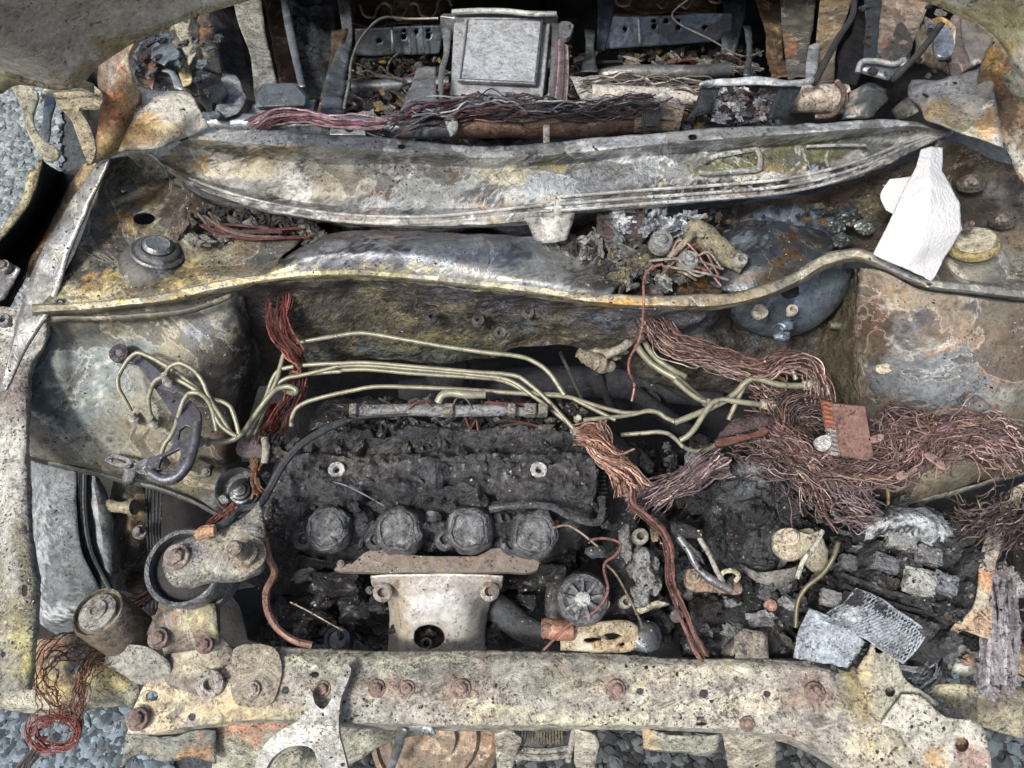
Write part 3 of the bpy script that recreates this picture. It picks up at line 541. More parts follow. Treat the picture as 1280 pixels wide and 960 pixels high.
# raised beads in the panel
g = G('#a8aba4'); gtube(g, wpts(q('C','90 600 .983; 130 580 .983; 285 553 .986; 300 590 .982; 296 630 .978; 100 645 .977; 70 640 .977')), .0035, 8, sharp=True); g.out('pressed_bead', 'cowl', car); g = G('#a8aba4'); gtube(g, wpts(q('C','470 545 .990; 600 540 .990; 690 540 .990')), .002, 8); g.out('pressed_bead', 'cowl', car)
g = G('#b5b7b4')
for dy, dz in ((0, .969), (9, .968), (17, .964)):
    gtube(g, wpts([(700, 246+dy, dz), (800, 238+dy, dz), (900, 231+dy, dz+.001), (990, 222+dy, dz+.003), (1080, 199+dy*.9, dz+.008), (1130, 179+dy*.6, dz+.016), (1170, 166+dy*.3, dz+.026)]), .0022, 8, res=60)
    if dy: gtube(g, wpts([(236, 216+dy*.8, dz), (300, 238+dy*.8, dz-.006), (400, 256+dy, dz-.008), (520, 262+dy, dz-.006), (690, 246+dy, dz)]), .0022, 8, res=60)
g.out('pressed_bead', 'cowl', car)
loft('cowl_tab', [X('655 272 .965; 690 270 .965; 718 266 .965'), X('662 285 .955; 690 288 .955; 716 276 .955'), X('668 300 .945; 684 304 .945; 708 300 .945')], 'cowl', car, '#adada6')
# ---- cross brace / strut towers
loft('strut_plate', [
    X('46 389 .925; 100 386 .925; 160 380 .925; 210 374 .925; 262 362 .927; 335 349 .93'),
    X('66 365 .925; 120 362 .925; 165 362 .925; 215 358 .928; 270 346 .93; 345 336 .935'),
    X('90 325 .925; 130 322 .922; 165 340 .915; 225 340 .92; 280 320 .925; 350 322 .935'),
    X('108 280 .935; 140 275 .925; 200 275 .92; 250 290 .925; 300 300 .93; 370 306 .935'),
    X('122 235 .955; 150 232 .93; 200 232 .92; 235 262 .925; 300 288 .925; 378 294 .925'),
    X('138 200 .985; 165 196 .96; 200 198 .95; 236 236 .93; 300 270 .92; 380 284 .915')],
    'rusty', car, '#76715e', step=.005, disp=.0022, fine=.0003, holes=[(180,273,14,8),(154,238,3.5,2.5),(78,377,7,4),(89,379,3,2.5),(140,294,3,2)], label='left strut tower top, yellow and soot mottled',
    spots=[(175,210,50,20,'#3f3b35'),(190,240,45,14,'#6f6148'),(150,262,30,20,'#555a55'),(140,310,26,34,'#4d4f4b'),(150,345,30,10,'#b09a5a'),(210,352,70,8,'#b9a568'),(120,370,50,8,'#b4a878'),(240,335,30,10,'#a08c55'),(110,350,12,'#a8834a'),(95,340,12,14,'#44413c'),(230,255,30,'#41372c'),(150,280,22,9,'#9f7c33'),(300,305,50,12,'#5e5641'),(330,320,20,8,'#4f565c'),(280,330,40,8,'#7d7c66'),(145,240,20,'#5f5e52')])
g = G('#6a6a66')    # strut mount dome
c = P(197, 328, .912); ax = Vector((.35,.3,1)).normalized(); c -= ax*.004
glathe(g, c, ax, [(.046,-.012),(.045,.0),(.042,.006),(.036,.013),(.031,.016),(.0265,.017)], 48, smooth=True)
sm_ = g.out('strut_mount', 'sheet', car, label='left strut mount dome'); g = G('#7b7f82')
glathe(g, c+ax*.017, ax, [(.031,0),(.032,.004),(.030,.006),(.026,.006),(.025,.010),(.022,.012),(.019,.012),(.018,.010),(.01,.010)], 40); g.out('mount_cap', 'grey', sm_)
g = G('#82868a'); glathe(g, c+ax*.028, ax, [(.017,0),(.018,.003),(.014,.007),(.012,.006),(.004,.006)], 32); g.out('mount_nut', 'grey', sm_)
g = G('#4a4a48'); gtube(g, [c+Vector((.052*math.cos(a*.2), .052*math.sin(a*.2), .001)) for a in range(32)], .0025, 8, cap=False); g.out('mount_ring', 'sheet', sm_)
loft('cross_brace', [
    X('330 350 .93; 380 344 .932; 450 343 .933; 520 348 .933; 570 353 .933; 620 359 .933; 668 364 .933; 720 372 .932; 760 378 .932'),
    X('335 341 .936; 380 335 .94; 450 333 .942; 520 338 .942; 570 342 .942; 620 348 .942; 668 352 .942; 720 358 .94; 765 366 .936'),
    X('345 330 .935; 390 320 .95; 450 315 .955; 520 317 .955; 570 322 .952; 620 330 .948; 662 335 .94; 720 335 .93; 780 348 .925'),
    X('365 315 .925; 400 303 .945; 450 298 .95; 520 298 .95; 570 300 .948; 620 302 .945; 662 310 .93; 720 312 .92; 790 325 .915'),
    X('380 305 .90; 410 292 .93; 450 288 .935; 520 288 .935; 570 290 .933; 620 292 .93; 660 296 .92; 720 296 .905; 800 305 .90')],
    'grey', car, '#7d8288', disp=.0018, step=.005, label='blue grey cross brace', spots=[(450,340,110,4,'#b9b390'),(350,340,30,5,'#b5ab7c'),(480,292,100,5,'#8a7a78'),(400,310,36,8,'#8f8f92'),(560,318,90,10,'#6c747d'),(620,345,50,5,'#a3a39b'),(460,312,70,5,'#434448'),(700,330,34,26,'#8b8d8c'),(740,350,30,14,'#4f4f4c'),(640,320,25,10,'#535a63'),(770,335,20,'#47453e'),(360,325,20,6,'#45443f')])
rg = X('40 390 .93; 100 387 .93; 160 381 .93; 210 375 .93; 262 363 .932; 335 350 .934; 380 345 .935; 450 344 .936; 520 349 .936; 570 354 .936; 620 360 .936; 668 366 .936; 720 374 .936; 790 381 .935; 850 382 .935; 915 379 .935; 960 367 .938; 1000 350 .94; 1035 329 .943; 1072 321 .945; 1105 333 .94; 1140 350 .935; 1165 358 .935; 1210 363 .935; 1290 373 .935')
rgb_ = [(x, y-8-4*smooth01((x-640)/200)*(1-smooth01((x-1020)/60)), z+.002) for x, y, z in rg]
loft('brace_lip', [[(x, y+6, z-.03) for x, y, z in rg], [(x, y+2, z-.006) for x, y, z in rg], rg, rgb_, [(x, y-2, z-.012) for x, y, z in rgb_]], 'cowl', car, '#aaa58e', vsharp=True, step=.0036, disp=.0012, holes=[(1161,356,5,3.5)], label='long wavy pale front lip of the brace',
     spots=[(100,388,60,6,'#b0a583'),(200,374,120,5,'#b8a256'),(330,348,100,5,'#cdbd74'),(450,344,90,5,'#d6cc90'),(560,352,60,6,'#b5b5a8'),(640,357,60,6,'#c8c193'),(740,370,60,8,'#b5a98a'),(810,380,110,6,'#bd9530'),(930,376,60,5,'#b59440'),(900,378,70,8,'#b5a37c'),(850,374,50,4,'#8f8878'),(990,350,40,10,'#a8a390'),(1070,320,40,8,'#b5ae98'),(1120,340,30,'#a3a5a3'),(1220,365,60,'#9a9c96')])
# ---- inner wing, left
loft('inner_wing', [
    X('52 394 .90; 100 388 .905; 165 381 .905; 230 372 .905; 275 364 .905; 302 360 .90'),
    X('54 412 .87; 105 408 .885; 170 400 .89; 235 390 .89; 285 378 .89; 308 385 .86'),
    X('44 440 .85; 100 425 .86; 170 415 .875; 240 405 .88; 292 400 .87; 318 425 .81'),
    X('36 470 .83; 90 465 .83; 160 455 .845; 240 450 .855; 300 445 .83; 328 455 .76'),
    X('33 515 .80; 90 512 .80; 160 505 .81; 240 500 .815; 292 495 .79; 318 500 .72'),
    X('34 555 .765; 90 552 .77; 160 555 .765; 235 560 .76; 280 570 .74; 305 560 .69'),
    X('36 570 .745; 68 578 .735; 150 594 .73; 205 607 .72; 250 625 .70; 275 640 .68; 298 610 .66')],
    'sheet', car, '#74766c', rnd=(40, 5, 24, ['#5d5f58','#8f9088','#6d6752','#4b4f50','#9aa09e']), step=.0055, disp=.0022, fine=.0003, dfreq=9, label='dented grey left inner wing', holes=[(98,532,3),(111,548,3.5,5),(93,550,2)],
    spots=[(100,470,70,40,'#6c7676'),(75,500,40,50,'#636e70'),(200,400,100,25,'#7a7767'),(240,440,60,40,'#75705d'),(150,395,90,8,'#66604f'),(250,415,22,20,'#79808a'),(130,440,60,20,'#6a7474'),(200,540,60,35,'#7f7a66'),(100,560,60,16,'#898a7e'),(160,580,70,10,'#8d8470'),(265,470,30,50,'#605c50'),(240,590,40,26,'#857d5f'),(270,560,22,30,'#7c6953'),(305,450,14,70,'#363632'),(60,455,20,25,'#6c706c')])
loft('wing_seam', [X('64 396 .912; 110 396 .912; 170 393 .912; 230 386 .912; 270 374 .912; 288 366 .91'), X('64 402 .905; 110 402 .905; 170 400 .905; 230 393 .905; 272 380 .905; 292 370 .905')], 'sheet', car, '#7c7664', thick=.002)
loft('wheel_arch_edge', [X('60 578 .738; 110 588 .733; 150 598 .727; 205 611 .718; 255 632 .695; 278 645 .675'), X('60 583 .72; 110 593 .715; 150 602 .71; 205 615 .70; 255 636 .68; 278 649 .66')], 'sheet', car, '#8f9088', thick=.002)
# ---- inner wing, right
loft('inner_wing', [
    X('1076 335 .91; 1100 338 .92; 1150 362 .92; 1200 370 .92; 1260 378 .92; 1300 380 .92'),
    X('1072 370 .88; 1110 380 .895; 1160 395 .90; 1210 400 .90; 1260 405 .90; 1300 405 .90'),
    X('1066 420 .82; 1105 430 .85; 1150 440 .865; 1210 440 .87; 1260 440 .875; 1300 440 .875'),
    X('1068 470 .77; 1095 480 .80; 1140 490 .82; 1200 490 .835; 1250 490 .84; 1300 490 .84'),
    X('1070 530 .73; 1100 535 .75; 1150 540 .77; 1200 540 .79; 1250 535 .80; 1300 530 .80'),
    X('1075 590 .69; 1110 600 .70; 1150 600 .72; 1200 590 .74; 1250 575 .75; 1300 560 .76'),
    X('1100 625 .66; 1130 632 .68; 1175 618 .69; 1220 605 .70; 1262 595 .72; 1300 585 .73')],
    'sheet', car, '#776d60', rnd=(50, 5, 24, ['#6d5c48','#8f8478','#7d6046','#4b4a4a','#a8a49a']), step=.0055, disp=.0028, fine=.0003, dfreq=9, label='right inner wing with orange brown and blue grey burn marks',
    spots=[(1110,370,20,20,'#76644a'),(1095,400,18,40,'#6b5040'),(1200,385,90,14,'#7d725e'),(1200,425,70,22,'#85725e'),(1150,400,20,14,'#64636a'),(1130,420,16,20,'#858486'),(1105,440,14,30,'#54473a'),(1200,460,90,22,'#6d7377'),(1130,470,40,30,'#666b70'),(1180,500,90,22,'#6b7278'),(1260,470,30,16,'#7a685c'),(1250,500,40,14,'#7f807a'),(1130,530,40,20,'#4b5058'),(1200,545,70,14,'#7a766e'),(1190,590,60,16,'#817c68'),(1270,430,30,'#7d6c58')])
loft('wing_edge', [X('1125 630 .69; 1160 622 .695; 1200 610 .70; 1262 594 .72; 1300 584 .73'), X('1125 637 .675; 1160 628 .68; 1200 616 .685; 1262 599 .705; 1300 590 .715')], 'sheet', car, '#9a958a', thick=.002)
loft('upper_rail', [X('1298 372 .925; 1300 480 .88; 1304 600 .84; 1304 720 .82; 1302 860 .80'), X('1370 372 .92; 1372 480 .88; 1376 600 .84; 1376 720 .82; 1374 860 .80'), X('1376 372 .80; 1378 480 .76; 1382 600 .72; 1382 720 .70; 1380 860 .68')], 'crust', car, '#8b8880', disp=.003, step=.008)
# side wall of the tower seen beside the booster
loft('tower_side', [X('1080 338 .905; 1084 360 .89; 1074 400 .85; 1066 450 .80; 1070 520 .74; 1078 600 .68'), X('1062 355 .82; 1050 390 .78; 1035 410 .74; 1020 440 .70; 1030 500 .66; 1050 600 .60'), X('1020 400 .68; 990 430 .66; 960 440 .64; 950 460 .62; 980 520 .58; 1000 600 .5')], 'sooty', car, '#59513f', disp=.005, label='soot black tower side behind the booster')
g = G('#77736a')  # small tabs on it
for pts in ('1078 440 .80; 1092 452 .80; 1112 455 .80; 1110 478 .79; 1098 474 .79; 1082 472 .79',): gplate(g, dens(X(pts)), .012)
g.out('wing_tab', 'crust', car)
for a in ((1110,434,7),(1104,461,9)): lump('ash_scab', a[0], a[1], .83, (a[2], a[2]*.8, 5), 'crust', car, '#b5a888', 3, .4)
# ---- strut top right
loft('strut_plate', [X('1120 338 .938; 1165 354 .934; 1220 360 .934; 1300 368 .934'), X('1125 300 .93; 1165 325 .925; 1215 338 .92; 1300 340 .925'), X('1120 255 .93; 1165 260 .92; 1215 280 .915; 1300 300 .92'), X('1150 215 .94; 1180 220 .92; 1230 240 .91; 1300 250 .92'), X('1175 175 .99; 1200 180 .97; 1240 200 .95; 1300 215 .95')], 'rusty', car, '#655c4f', disp=.002, fine=.0003, label='right strut tower top, brown and sooty',
     spots=[(1210,195,40,18,'#5f5242'),(1200,225,24,'#30291f'),(1255,250,26,'#4b4a49'),(1220,262,30,'#39352f'),(1260,330,30,20,'#7a776c'),(1240,352,60,8,'#90897a'),(1275,300,14,20,'#6b5f4c')])
g = G('#8d8b80'); c = P(1214, 330, .915); ax = Vector((-.3,.4,1)).normalized()
glathe(g, c, ax, [(.043,-.012),(.042,.0),(.040,.006),(.034,.012),(.031,.014),(.0305,.017),(.027,.017)], 40, smooth=True); s2 = g.out('strut_mount', 'sheet', car, label='right strut mount with yellow rimmed cap')
g = G('#9a8638'); glathe(g, c+ax*.022, ax, [(.028,0),(.030,.004),(.029,.008),(.0275,.009)], 40); g.out('mount_ring', 'crust', s2)
g = G('#b5ac8c'); glathe(g, c+ax*.031, ax, [(.022,0),(.024,.002),(.0235,.008),(.018,.010),(.006,.011)], 36); g.out('mount_cap', 'crust', s2)
bolt(1211, 283, .975, 6, s2, '#6a4f4a', h=1.6)
for a in ((1214,232,17),(1253,278,16)):
    mp = MPP(a[0], a[1], .93); g = G('#57504a'); c = P(a[0], a[1], .925)
    glathe(g, c, ax, [(a[2]*mp,0),(a[2]*mp,.006),(a[2]*mp*.8,.009),(a[2]*mp*.55,.004)], 28); s3 = g.out('rubber_grommet', 'sooty', car); bolt(a[0], a[1]-2, .932, a[2]*.55, s3, '#7d6a5c')
# ---- cowl basin between panel and lip
loft('cowl_basin', [X('220 228 .93; 300 262 .92; 400 284 .90; 520 290 .90; 650 292 .90; 720 275 .90; 860 262 .90; 1000 246 .91; 1080 222 .92; 1140 200 .94; 1180 180 .97'),
    X('230 250 .90; 300 275 .88; 400 292 .87; 520 296 .87; 650 300 .87; 720 300 .86; 860 300 .85; 1000 290 .86; 1080 275 .88; 1130 260 .90; 1170 240 .93'),
    X('250 280 .89; 310 295 .88; 400 305 .86; 520 310 .86; 650 320 .86; 720 335 .86; 860 345 .87; 960 325 .885; 1040 305 .885; 1090 300 .90; 1140 300 .92'),
    X('260 310 .88; 320 318 .88; 400 330 .86; 520 340 .86; 650 360 .86; 720 368 .87; 860 376 .905; 930 352 .89; 1010 326 .89; 1060 310 .90; 1120 330 .925')],
    'sooty', car, '#4a4037', disp=.008, dfreq=12, label='sooty cowl basin with orange rust patches', spots=[(960,300,40,18,'#7a5320'),(875,350,34,12,'#8a5c22'),(1000,265,60,14,'#5c4a3a'),(930,265,50,12,'#6a5848'),(840,290,40,'#6f6a5f'),(965,285,30,14,'#3e454c'),(1040,285,30,20,'#2b3030'),(900,330,30,'#5d4f30'),(290,270,50,8,'#37302e'),(760,330,40,'#3b3833'),(985,325,26,'#6e5a3c'),(1085,260,20,'#57503f')])
lumps(car, [(885+R.random()*160, 256+R.random()*30, .90+R.random()*.02, (2+R.random()**2*8,2+R.random()**2*5,3), R.choice(['#3a3733','#55514a','#5a4830','#2c2a29','#4d545c']), .8, R.random()*3, .1) for k in range(40)], 'sooty', 'burnt_scraps')
# ---- firewall
loft('firewall', [
    X('296 356 .91; 330 352 .92; 380 350 .92; 450 349 .92; 560 358 .92; 668 368 .92; 760 382 .92; 850 386 .92; 900 384 .84; 930 384 .78; 1000 355 .76; 1060 340 .80; 1075 335 .9'),
    X('300 380 .86; 335 378 .86; 390 372 .865; 450 372 .865; 560 380 .865; 668 388 .865; 760 400 .865; 850 402 .865; 895 400 .82; 930 400 .74; 1000 385 .72; 1050 375 .74; 1072 370 .83'),
    X('304 410 .80; 338 410 .81; 390 405 .82; 450 402 .82; 560 408 .82; 668 412 .82; 760 420 .815; 850 428 .80; 890 430 .79; 930 432 .74; 1000 428 .72; 1045 424 .72; 1062 420 .75'),
    X('310 445 .73; 345 445 .745; 400 440 .755; 460 438 .76; 560 436 .765; 640 432 .77; 700 430 .775; 760 448 .75; 850 470 .70; 930 460 .71; 1000 460 .70; 1050 460 .70'),
    X('318 480 .66; 345 475 .68; 400 462 .71; 460 452 .72; 560 455 .72; 610 450 .73; 645 436 .765; 700 432 .77; 735 440 .75; 765 458 .72; 830 482 .67; 900 490 .65; 1000 490 .62; 1050 490 .6')],
    'sooty', car, '#4f4a44', step=.0055, disp=.006, dfreq=10, label='sooty mottled firewall', rnd=(110, 4, 22, ['#7a745c','#5c5850','#8a8468','#3a3632','#6a6468','#66727c']), spots=[(460,365,60,10,'#5a5854'),(570,368,60,12,'#6a686c'),(500,390,90,14,'#6e6752'),(440,395,60,14,'#5d5745'),(620,385,24,8,'#858585'),(620,412,16,8,'#7c7a6e'),(700,405,50,14,'#5b554a'),(420,385,40,14,'#403a36'),(360,390,22,30,'#2b2526'),(345,440,20,30,'#4d3f30'),(500,440,110,14,'#6a6f66'),(430,450,50,8,'#737a70'),(560,425,80,8,'#75704f'),(770,400,50,14,'#5e6672'),(850,400,40,10,'#6a7280'),(780,430,20,'#5e584d'),(860,455,40,20,'#6d6650'),(700,425,50,5,'#8a8468'),(650,380,60,8,'#4c4348')])
lump('molten_drip', 795, 415, .83, (16,10,10), 'sooty', car, '#5d564e', rough=.6); lump('molten_drip', 758, 440, .775, (22,11,9), 'crust', car, '#8d8468', rough=.6)
tube('pipe_stub', q('E','1000 400 .80; 1080 360 .81; 1130 290 .83'), .006, 'crust', car, '#8c8678')
tube('pipe_stub', q('E','900 390 .80; 960 420 .79; 1020 440 .78; 1030 430 .78'), [.007,.01,.012,.006], 'crust', car, '#8a7f68', wob=.3)
for x_, y_ in ((598,402),(660,392),(540,398),(625,418)): washer(x_, y_, .845, 8, 3, car, '#5d5b58', name='stud', mat='sooty')
# ---- engine bay floor, subframe, steering rack
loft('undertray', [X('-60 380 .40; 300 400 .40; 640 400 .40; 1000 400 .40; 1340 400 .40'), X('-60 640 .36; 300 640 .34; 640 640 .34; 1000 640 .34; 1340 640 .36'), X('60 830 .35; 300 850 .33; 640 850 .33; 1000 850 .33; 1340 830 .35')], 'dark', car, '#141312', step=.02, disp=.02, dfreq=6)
tube('subframe_bar', X('500 495 .50; 640 480 .50; 760 478 .50; 900 490 .50'), .028, 'dark', car, '#33343a', n=16)
tube('subframe_bar', X('300 600 .50; 420 600 .47; 560 590 .47'), .03, 'dark', car, '#26262a', n=16)
for a, b_, r_, c_ in [((745,465,.55),(770,520,.45),.008,'#3c3e40'),((820,470,.60),(870,500,.5),.01,'#45443e'),((700,440,.62),(728,500,.55),.003,'#595a55'),((790,490,.55),(860,540,.5),.014,'#303134'),((640,500,.5),(700,560,.45),.02,'#26272a')]: tube('steering_link', [a, b_], r_, 'dark', car, c_)
g = G('#2c2d30'); glathe(g, P(560, 470, .60), Vector((.1,.3,1)), [(.035,0),(.035,.02),(.028,.03)], 24, wob=.002); g.out('gear_housing', 'dark', car); g = G('#2c2d30'); glathe(g, P(810, 505, .52), Vector((0,-.2,1)), [(.02,0),(.02,.012),(.008,.012)], 20); g.out('gear_housing', 'dark', car)
for i, (x_, y_) in enumerate([(415,790),(370,760),(300,750),(640,700),(650,760)]): pass
# rear bulkhead of the wheel well, left
tube('brake_hose', X('105 590 .60; 100 640 .58; 112 690 .56; 135 735 .55'), .0035, 'dark', car, '#232527'); tube('brake_hose', X('112 588 .60; 108 640 .58; 118 690 .56; 138 730 .55'), .003, 'dark', car, '#3a3d40')
for k in range(5): tube('wire_strand', X(f'{183+k*5} 600 .60; {184+k*4} 660 .57; {186+k*4} 720 .53; {180+k*5} 760 .5'), .0017, 'dark', car, '#34383c', n=6)
# ================================================================ engine
eng = thing('engine', 'burnt four cylinder engine with charred top and four ignition coils', 'engine', (P(540,620,.4)))
vx = [(398,536),(440,521),(520,519),(600,529),(680,534),(738,545),(753,575),(753,622),(740,655),(700,668),(640,672),(560,672),(480,672),(400,672),(352,662),(328,645),(340,600),(362,560)]
def vh(x, y, p):
    h = .009*nz(p, 18, 5)+.009*abs(nz(p+Vector((3,1,7)), 45, 4))+.005*nz(p, 130, 3)-.010*max(0, nz(p+Vector((8,8,8)), 60, 3)-.25)
    h += .020*math.exp(-((y-546)/8)**2)-.012*math.exp(-((y-562)/5)**2)+.014*smooth01((y-566)/10)*(1-smooth01((y-618)/10))-.022*math.exp(-((y-640)/9)**2)
    for cx in (415,500,587,668): h += .018*math.exp(-(((x-cx)/19)**4+((y-622)/18)**4))
    for cx in (458,543,628): h += .008*math.exp(-(((x-cx)/12)**4+((y-590)/12)**4))
    for cx, cy, a, b in ((484,543,13,5),(566,606,9,4),(612,621,12,7),(467,617,13,6),(690,580,7,4),(640,566,11,4),(540,575,9,3)): h -= .035*math.exp(-(((x-cx)/a)**4+((y-cy)/b)**4))
    for cx, cy in ((423,590),(673,590)): h = h*(1-math.exp(-(((x-cx)/13)**2+((y-cy)/13)**2)))
    return h
relief('valve_cover', vx, .80, 'char', eng, '#4a4b4e', vh, step=.003, edge=12, drop=.10, label='charred valve cover crusted with black residue',
       spots=[(450,575,40,22,'#5e5c5a'),(600,570,60,18,'#47494c'),(500,545,90,10,'#35363a'),(560,590,60,12,'#45474b'),(430,640,40,12,'#2e2f32'),(640,640,40,14,'#44474a'),(700,560,30,14,'#2d2f33'),(520,620,60,12,'#35373a')])
for x_ in (423, 673): washer(x_, 590, .800, 10.5, 4, eng, '#c6c8c8', name='bolt_seat', h=.012)
# toothed cover rim at the left, chain cover at the right
g = G('#26272a')
for k in range(26):
    u = k/25; x_ = 372-32*u+8*math.sin(u*3); y_ = 560+100*u; c = P(x_, y_, .795-.02*u); gbox(g, c, .010, .0028, .010, Matrix.Rotation(.2, 3, 'Z'))
gtube(g, wpts([(362,552,.785),(350,590,.782),(338,630,.775),(330,660,.765)]), .009, 10, wob=.2)
g.out('toothed_rim', 'char', eng)
g = G('#212225')
for k in range(22): y_ = 548+5*k; gbox(g, P(752+1.5*math.sin(k), y_, .79), .012, .0026, .012)
gtube(g, wpts([(758,545,.78),(762,600,.775),(758,655,.77)]), .008, 10, wob=.2); g.out('toothed_rim', 'char', eng)
loft('chain_cover', [X('756 540 .78; 775 545 .775; 800 560 .76'), X('752 600 .78; 775 605 .77; 798 610 .75'), X('752 660 .77; 775 665 .755; 795 668 .74')], 'char', eng, '#303236', disp=.006)
# coils
def coil(x, y, s=1.0, tab=-1, col='#5c5f63'):
    z = .805; mp = MPP(x, y, z); ax = Vector((0,-.32,1)).normalized(); c = P(x, y, z); g = G('#4a4c4f'); R0 = 27*mp*s
    n = 28
    ax = (ax+Vector((R.random()-.5, R.random()-.5, 0))*.16).normalized()
    prof = [(R0*.95,-.06),(R0*1.0,-.03),(R0*1.05,-.012),(R0*1.0,-.002),(R0*.93,.004),(R0*.86,.005)]
    s_, t_ = Vector((1,0,0)), ax.cross(Vector((1,0,0))).normalized()
    def ring(g, prof, wob, col=None):
        vs = []
        for r, h in prof:
            for a in range(n):
                an = a*2*math.pi/n; ca, sa = math.cos(an), math.sin(an); k = (abs(ca)**2.6+abs(sa)**2.6)**(-1/2.6)
                p = c+ax*h+(s_*ca*.93+t_*sa*.95)*r*k; p += Vector((nz(p, 70), nz(p+Vector((3,3,3)), 70), nz(p+Vector((7,1,2)), 70)))*wob; vs.append(p)
        fs = [(i*n+a, i*n+(a+1)%n, (i+1)*n+(a+1)%n, (i+1)*n+a) for i in range(len(prof)-1) for a in range(n)]+[tuple((len(prof)-1)*n+a for a in range(n))]
        g.add(vs, fs, col, True)
    ring(g, prof, .0045)
    co = g.out('ignition_coil', 'char', eng)
    g = G(col); ring(g, [(R0*.86,.000),(R0*.84,.007),(R0*.76,.0085),(R0*.73,.006),(R0*.70,.0055),(R0*.66,.008),(R0*.5,.0095),(R0*.2,.008)], .003, '#6c6f72'); g.out('coil_cap', 'char', co)
    g = G('#434548'); t0 = P(x+tab*30, y+12, z-.01); glathe(g, t0, ax, [(.013,-.01),(.0135,.0),(.011,.002),(.006,.002),(.0055,-.004)], 18, wob=.002)
    gbox(g, (t0+c)/2-ax*.008, .03, .02, .01); g.out('mounting_tab', 'char', co)
for x_, y_, s_ in ((410,661,1.1),(499,662,1.15),(587,662,1.12),(668,668,1.16)): coil(x_, y_, s_)
for x_ in (450,540,628): 
    g = G('#303235'); c = P(x_, 652, .785); glathe(g, c, Vector((0,-.3,1)), [(.022,-.04),(.023,-.012),(.018,-.008),(.018,0),(.013,.003),(.012,.010),(.007,.011)], 22, wob=.003); g.out('plug_tube', 'char', eng)
for x_ in (448,538,629,382): lump('plug_stump', x_, 676, .765, (13,11,14), 'char', eng, '#2b2c2f', 4, .5)
# bracket loop on top right
tube('lifting_loop', X('612 636 .825; 640 632 .83; 690 634 .83; 712 645 .825; 748 652 .82; 753 640 .82; 752 622 .815'), .0045, 'char', eng, '#4b4d50', wob=.25)
# rear fuel rail and hard lines
fr = tube('fuel_rail', q('E','62 605 .83; 150 606 .832; 300 602 .832; 450 606 .832; 560 604 .832; 650 606 .83; 700 610 .83; 780 615 .83'), [.0095,.0085,.008,.0085,.008,.008,.006,.006], 'alu', eng, '#8d9092', wob=.05, label='silvery fuel rail behind the valve cover')
for x_, w_ in ((66,.010), (420,.013), (655,.010), (722,.016), (770,.012)):
    g = G('#85827c'); gbox(g, P(420+x_*.336, 310+604*.336, .838), w_, .015, .014); g.out('rail_clamp', 'alu', fr, bevel=.002)
tube('fuel_return_pipe', q('E','380 575 .84; 395 548 .845; 420 540 .845; 480 545 .845; 555 545 .842'), .0052, 'pipe', eng, '#a3a291')
for pts in ('560 575 .835; 640 580 .835; 720 585 .83; 810 600 .825','620 640 .82; 700 650 .82; 780 672 .82; 840 695 .815','0 665 .83; 60 640 .84; 150 625 .84; 260 618 .838','270 600 .84; 300 575 .845; 330 570 .845; 360 590 .84','430 600 .84; 450 560 .845; 480 560 .84; 510 600 .84','480 630 .83; 500 670 .825; 520 640 .825; 530 680 .82','600 670 .815; 680 655 .82; 760 680 .81','160 560 .83; 240 590 .83; 300 565 .83'):
    tube('loose_wire', q('E', pts), R.choice([.0011,.0016,.002]), 'copper', eng, R.choice(['#6b3f3a','#4c4644','#55504c']), n=6)
lumps(eng, [(435+R.random()*300, 505+R.random()*34, .795+R.random()*.02, (4+R.random()**2*14, 3+R.random()*6, 4+R.random()*6), R.choice(['#242528','#35373a','#4a4845','#6b6964','#17181a']), .8, R.random()*3, R.random()*.4) for k in range(90)]+
 [(330+R.random()*430, 525+R.random()*150, .80+R.random()*.008, (2+R.random()**3*9, 2+R.random()**2*6, 3+R.random()*3), R.choice(['#1c1d1f','#35373a','#4a4845','#5c5e60','#2a2b2d']), .9, R.random()*3, R.random()*.3) for k in range(150)]+
 [(330+R.random()*420, 690+R.random()*120, .60+R.random()*.08, (4+R.random()**2*16, 3+R.random()*9, 4+R.random()*6), R.choice(['#1c1d1f','#2b2d30','#3a3a3a','#55585a']), .6, R.random()*3, R.random()*.7) for k in range(110)])
loft('cylinder_head_rear', [X('400 505 .74; 500 500 .74; 600 505 .74; 700 512 .74; 760 525 .74'), X('385 530 .79; 500 522 .79; 600 532 .79; 700 538 .79; 765 545 .78')], 'char', eng, '#2a2b2d', disp=.008)
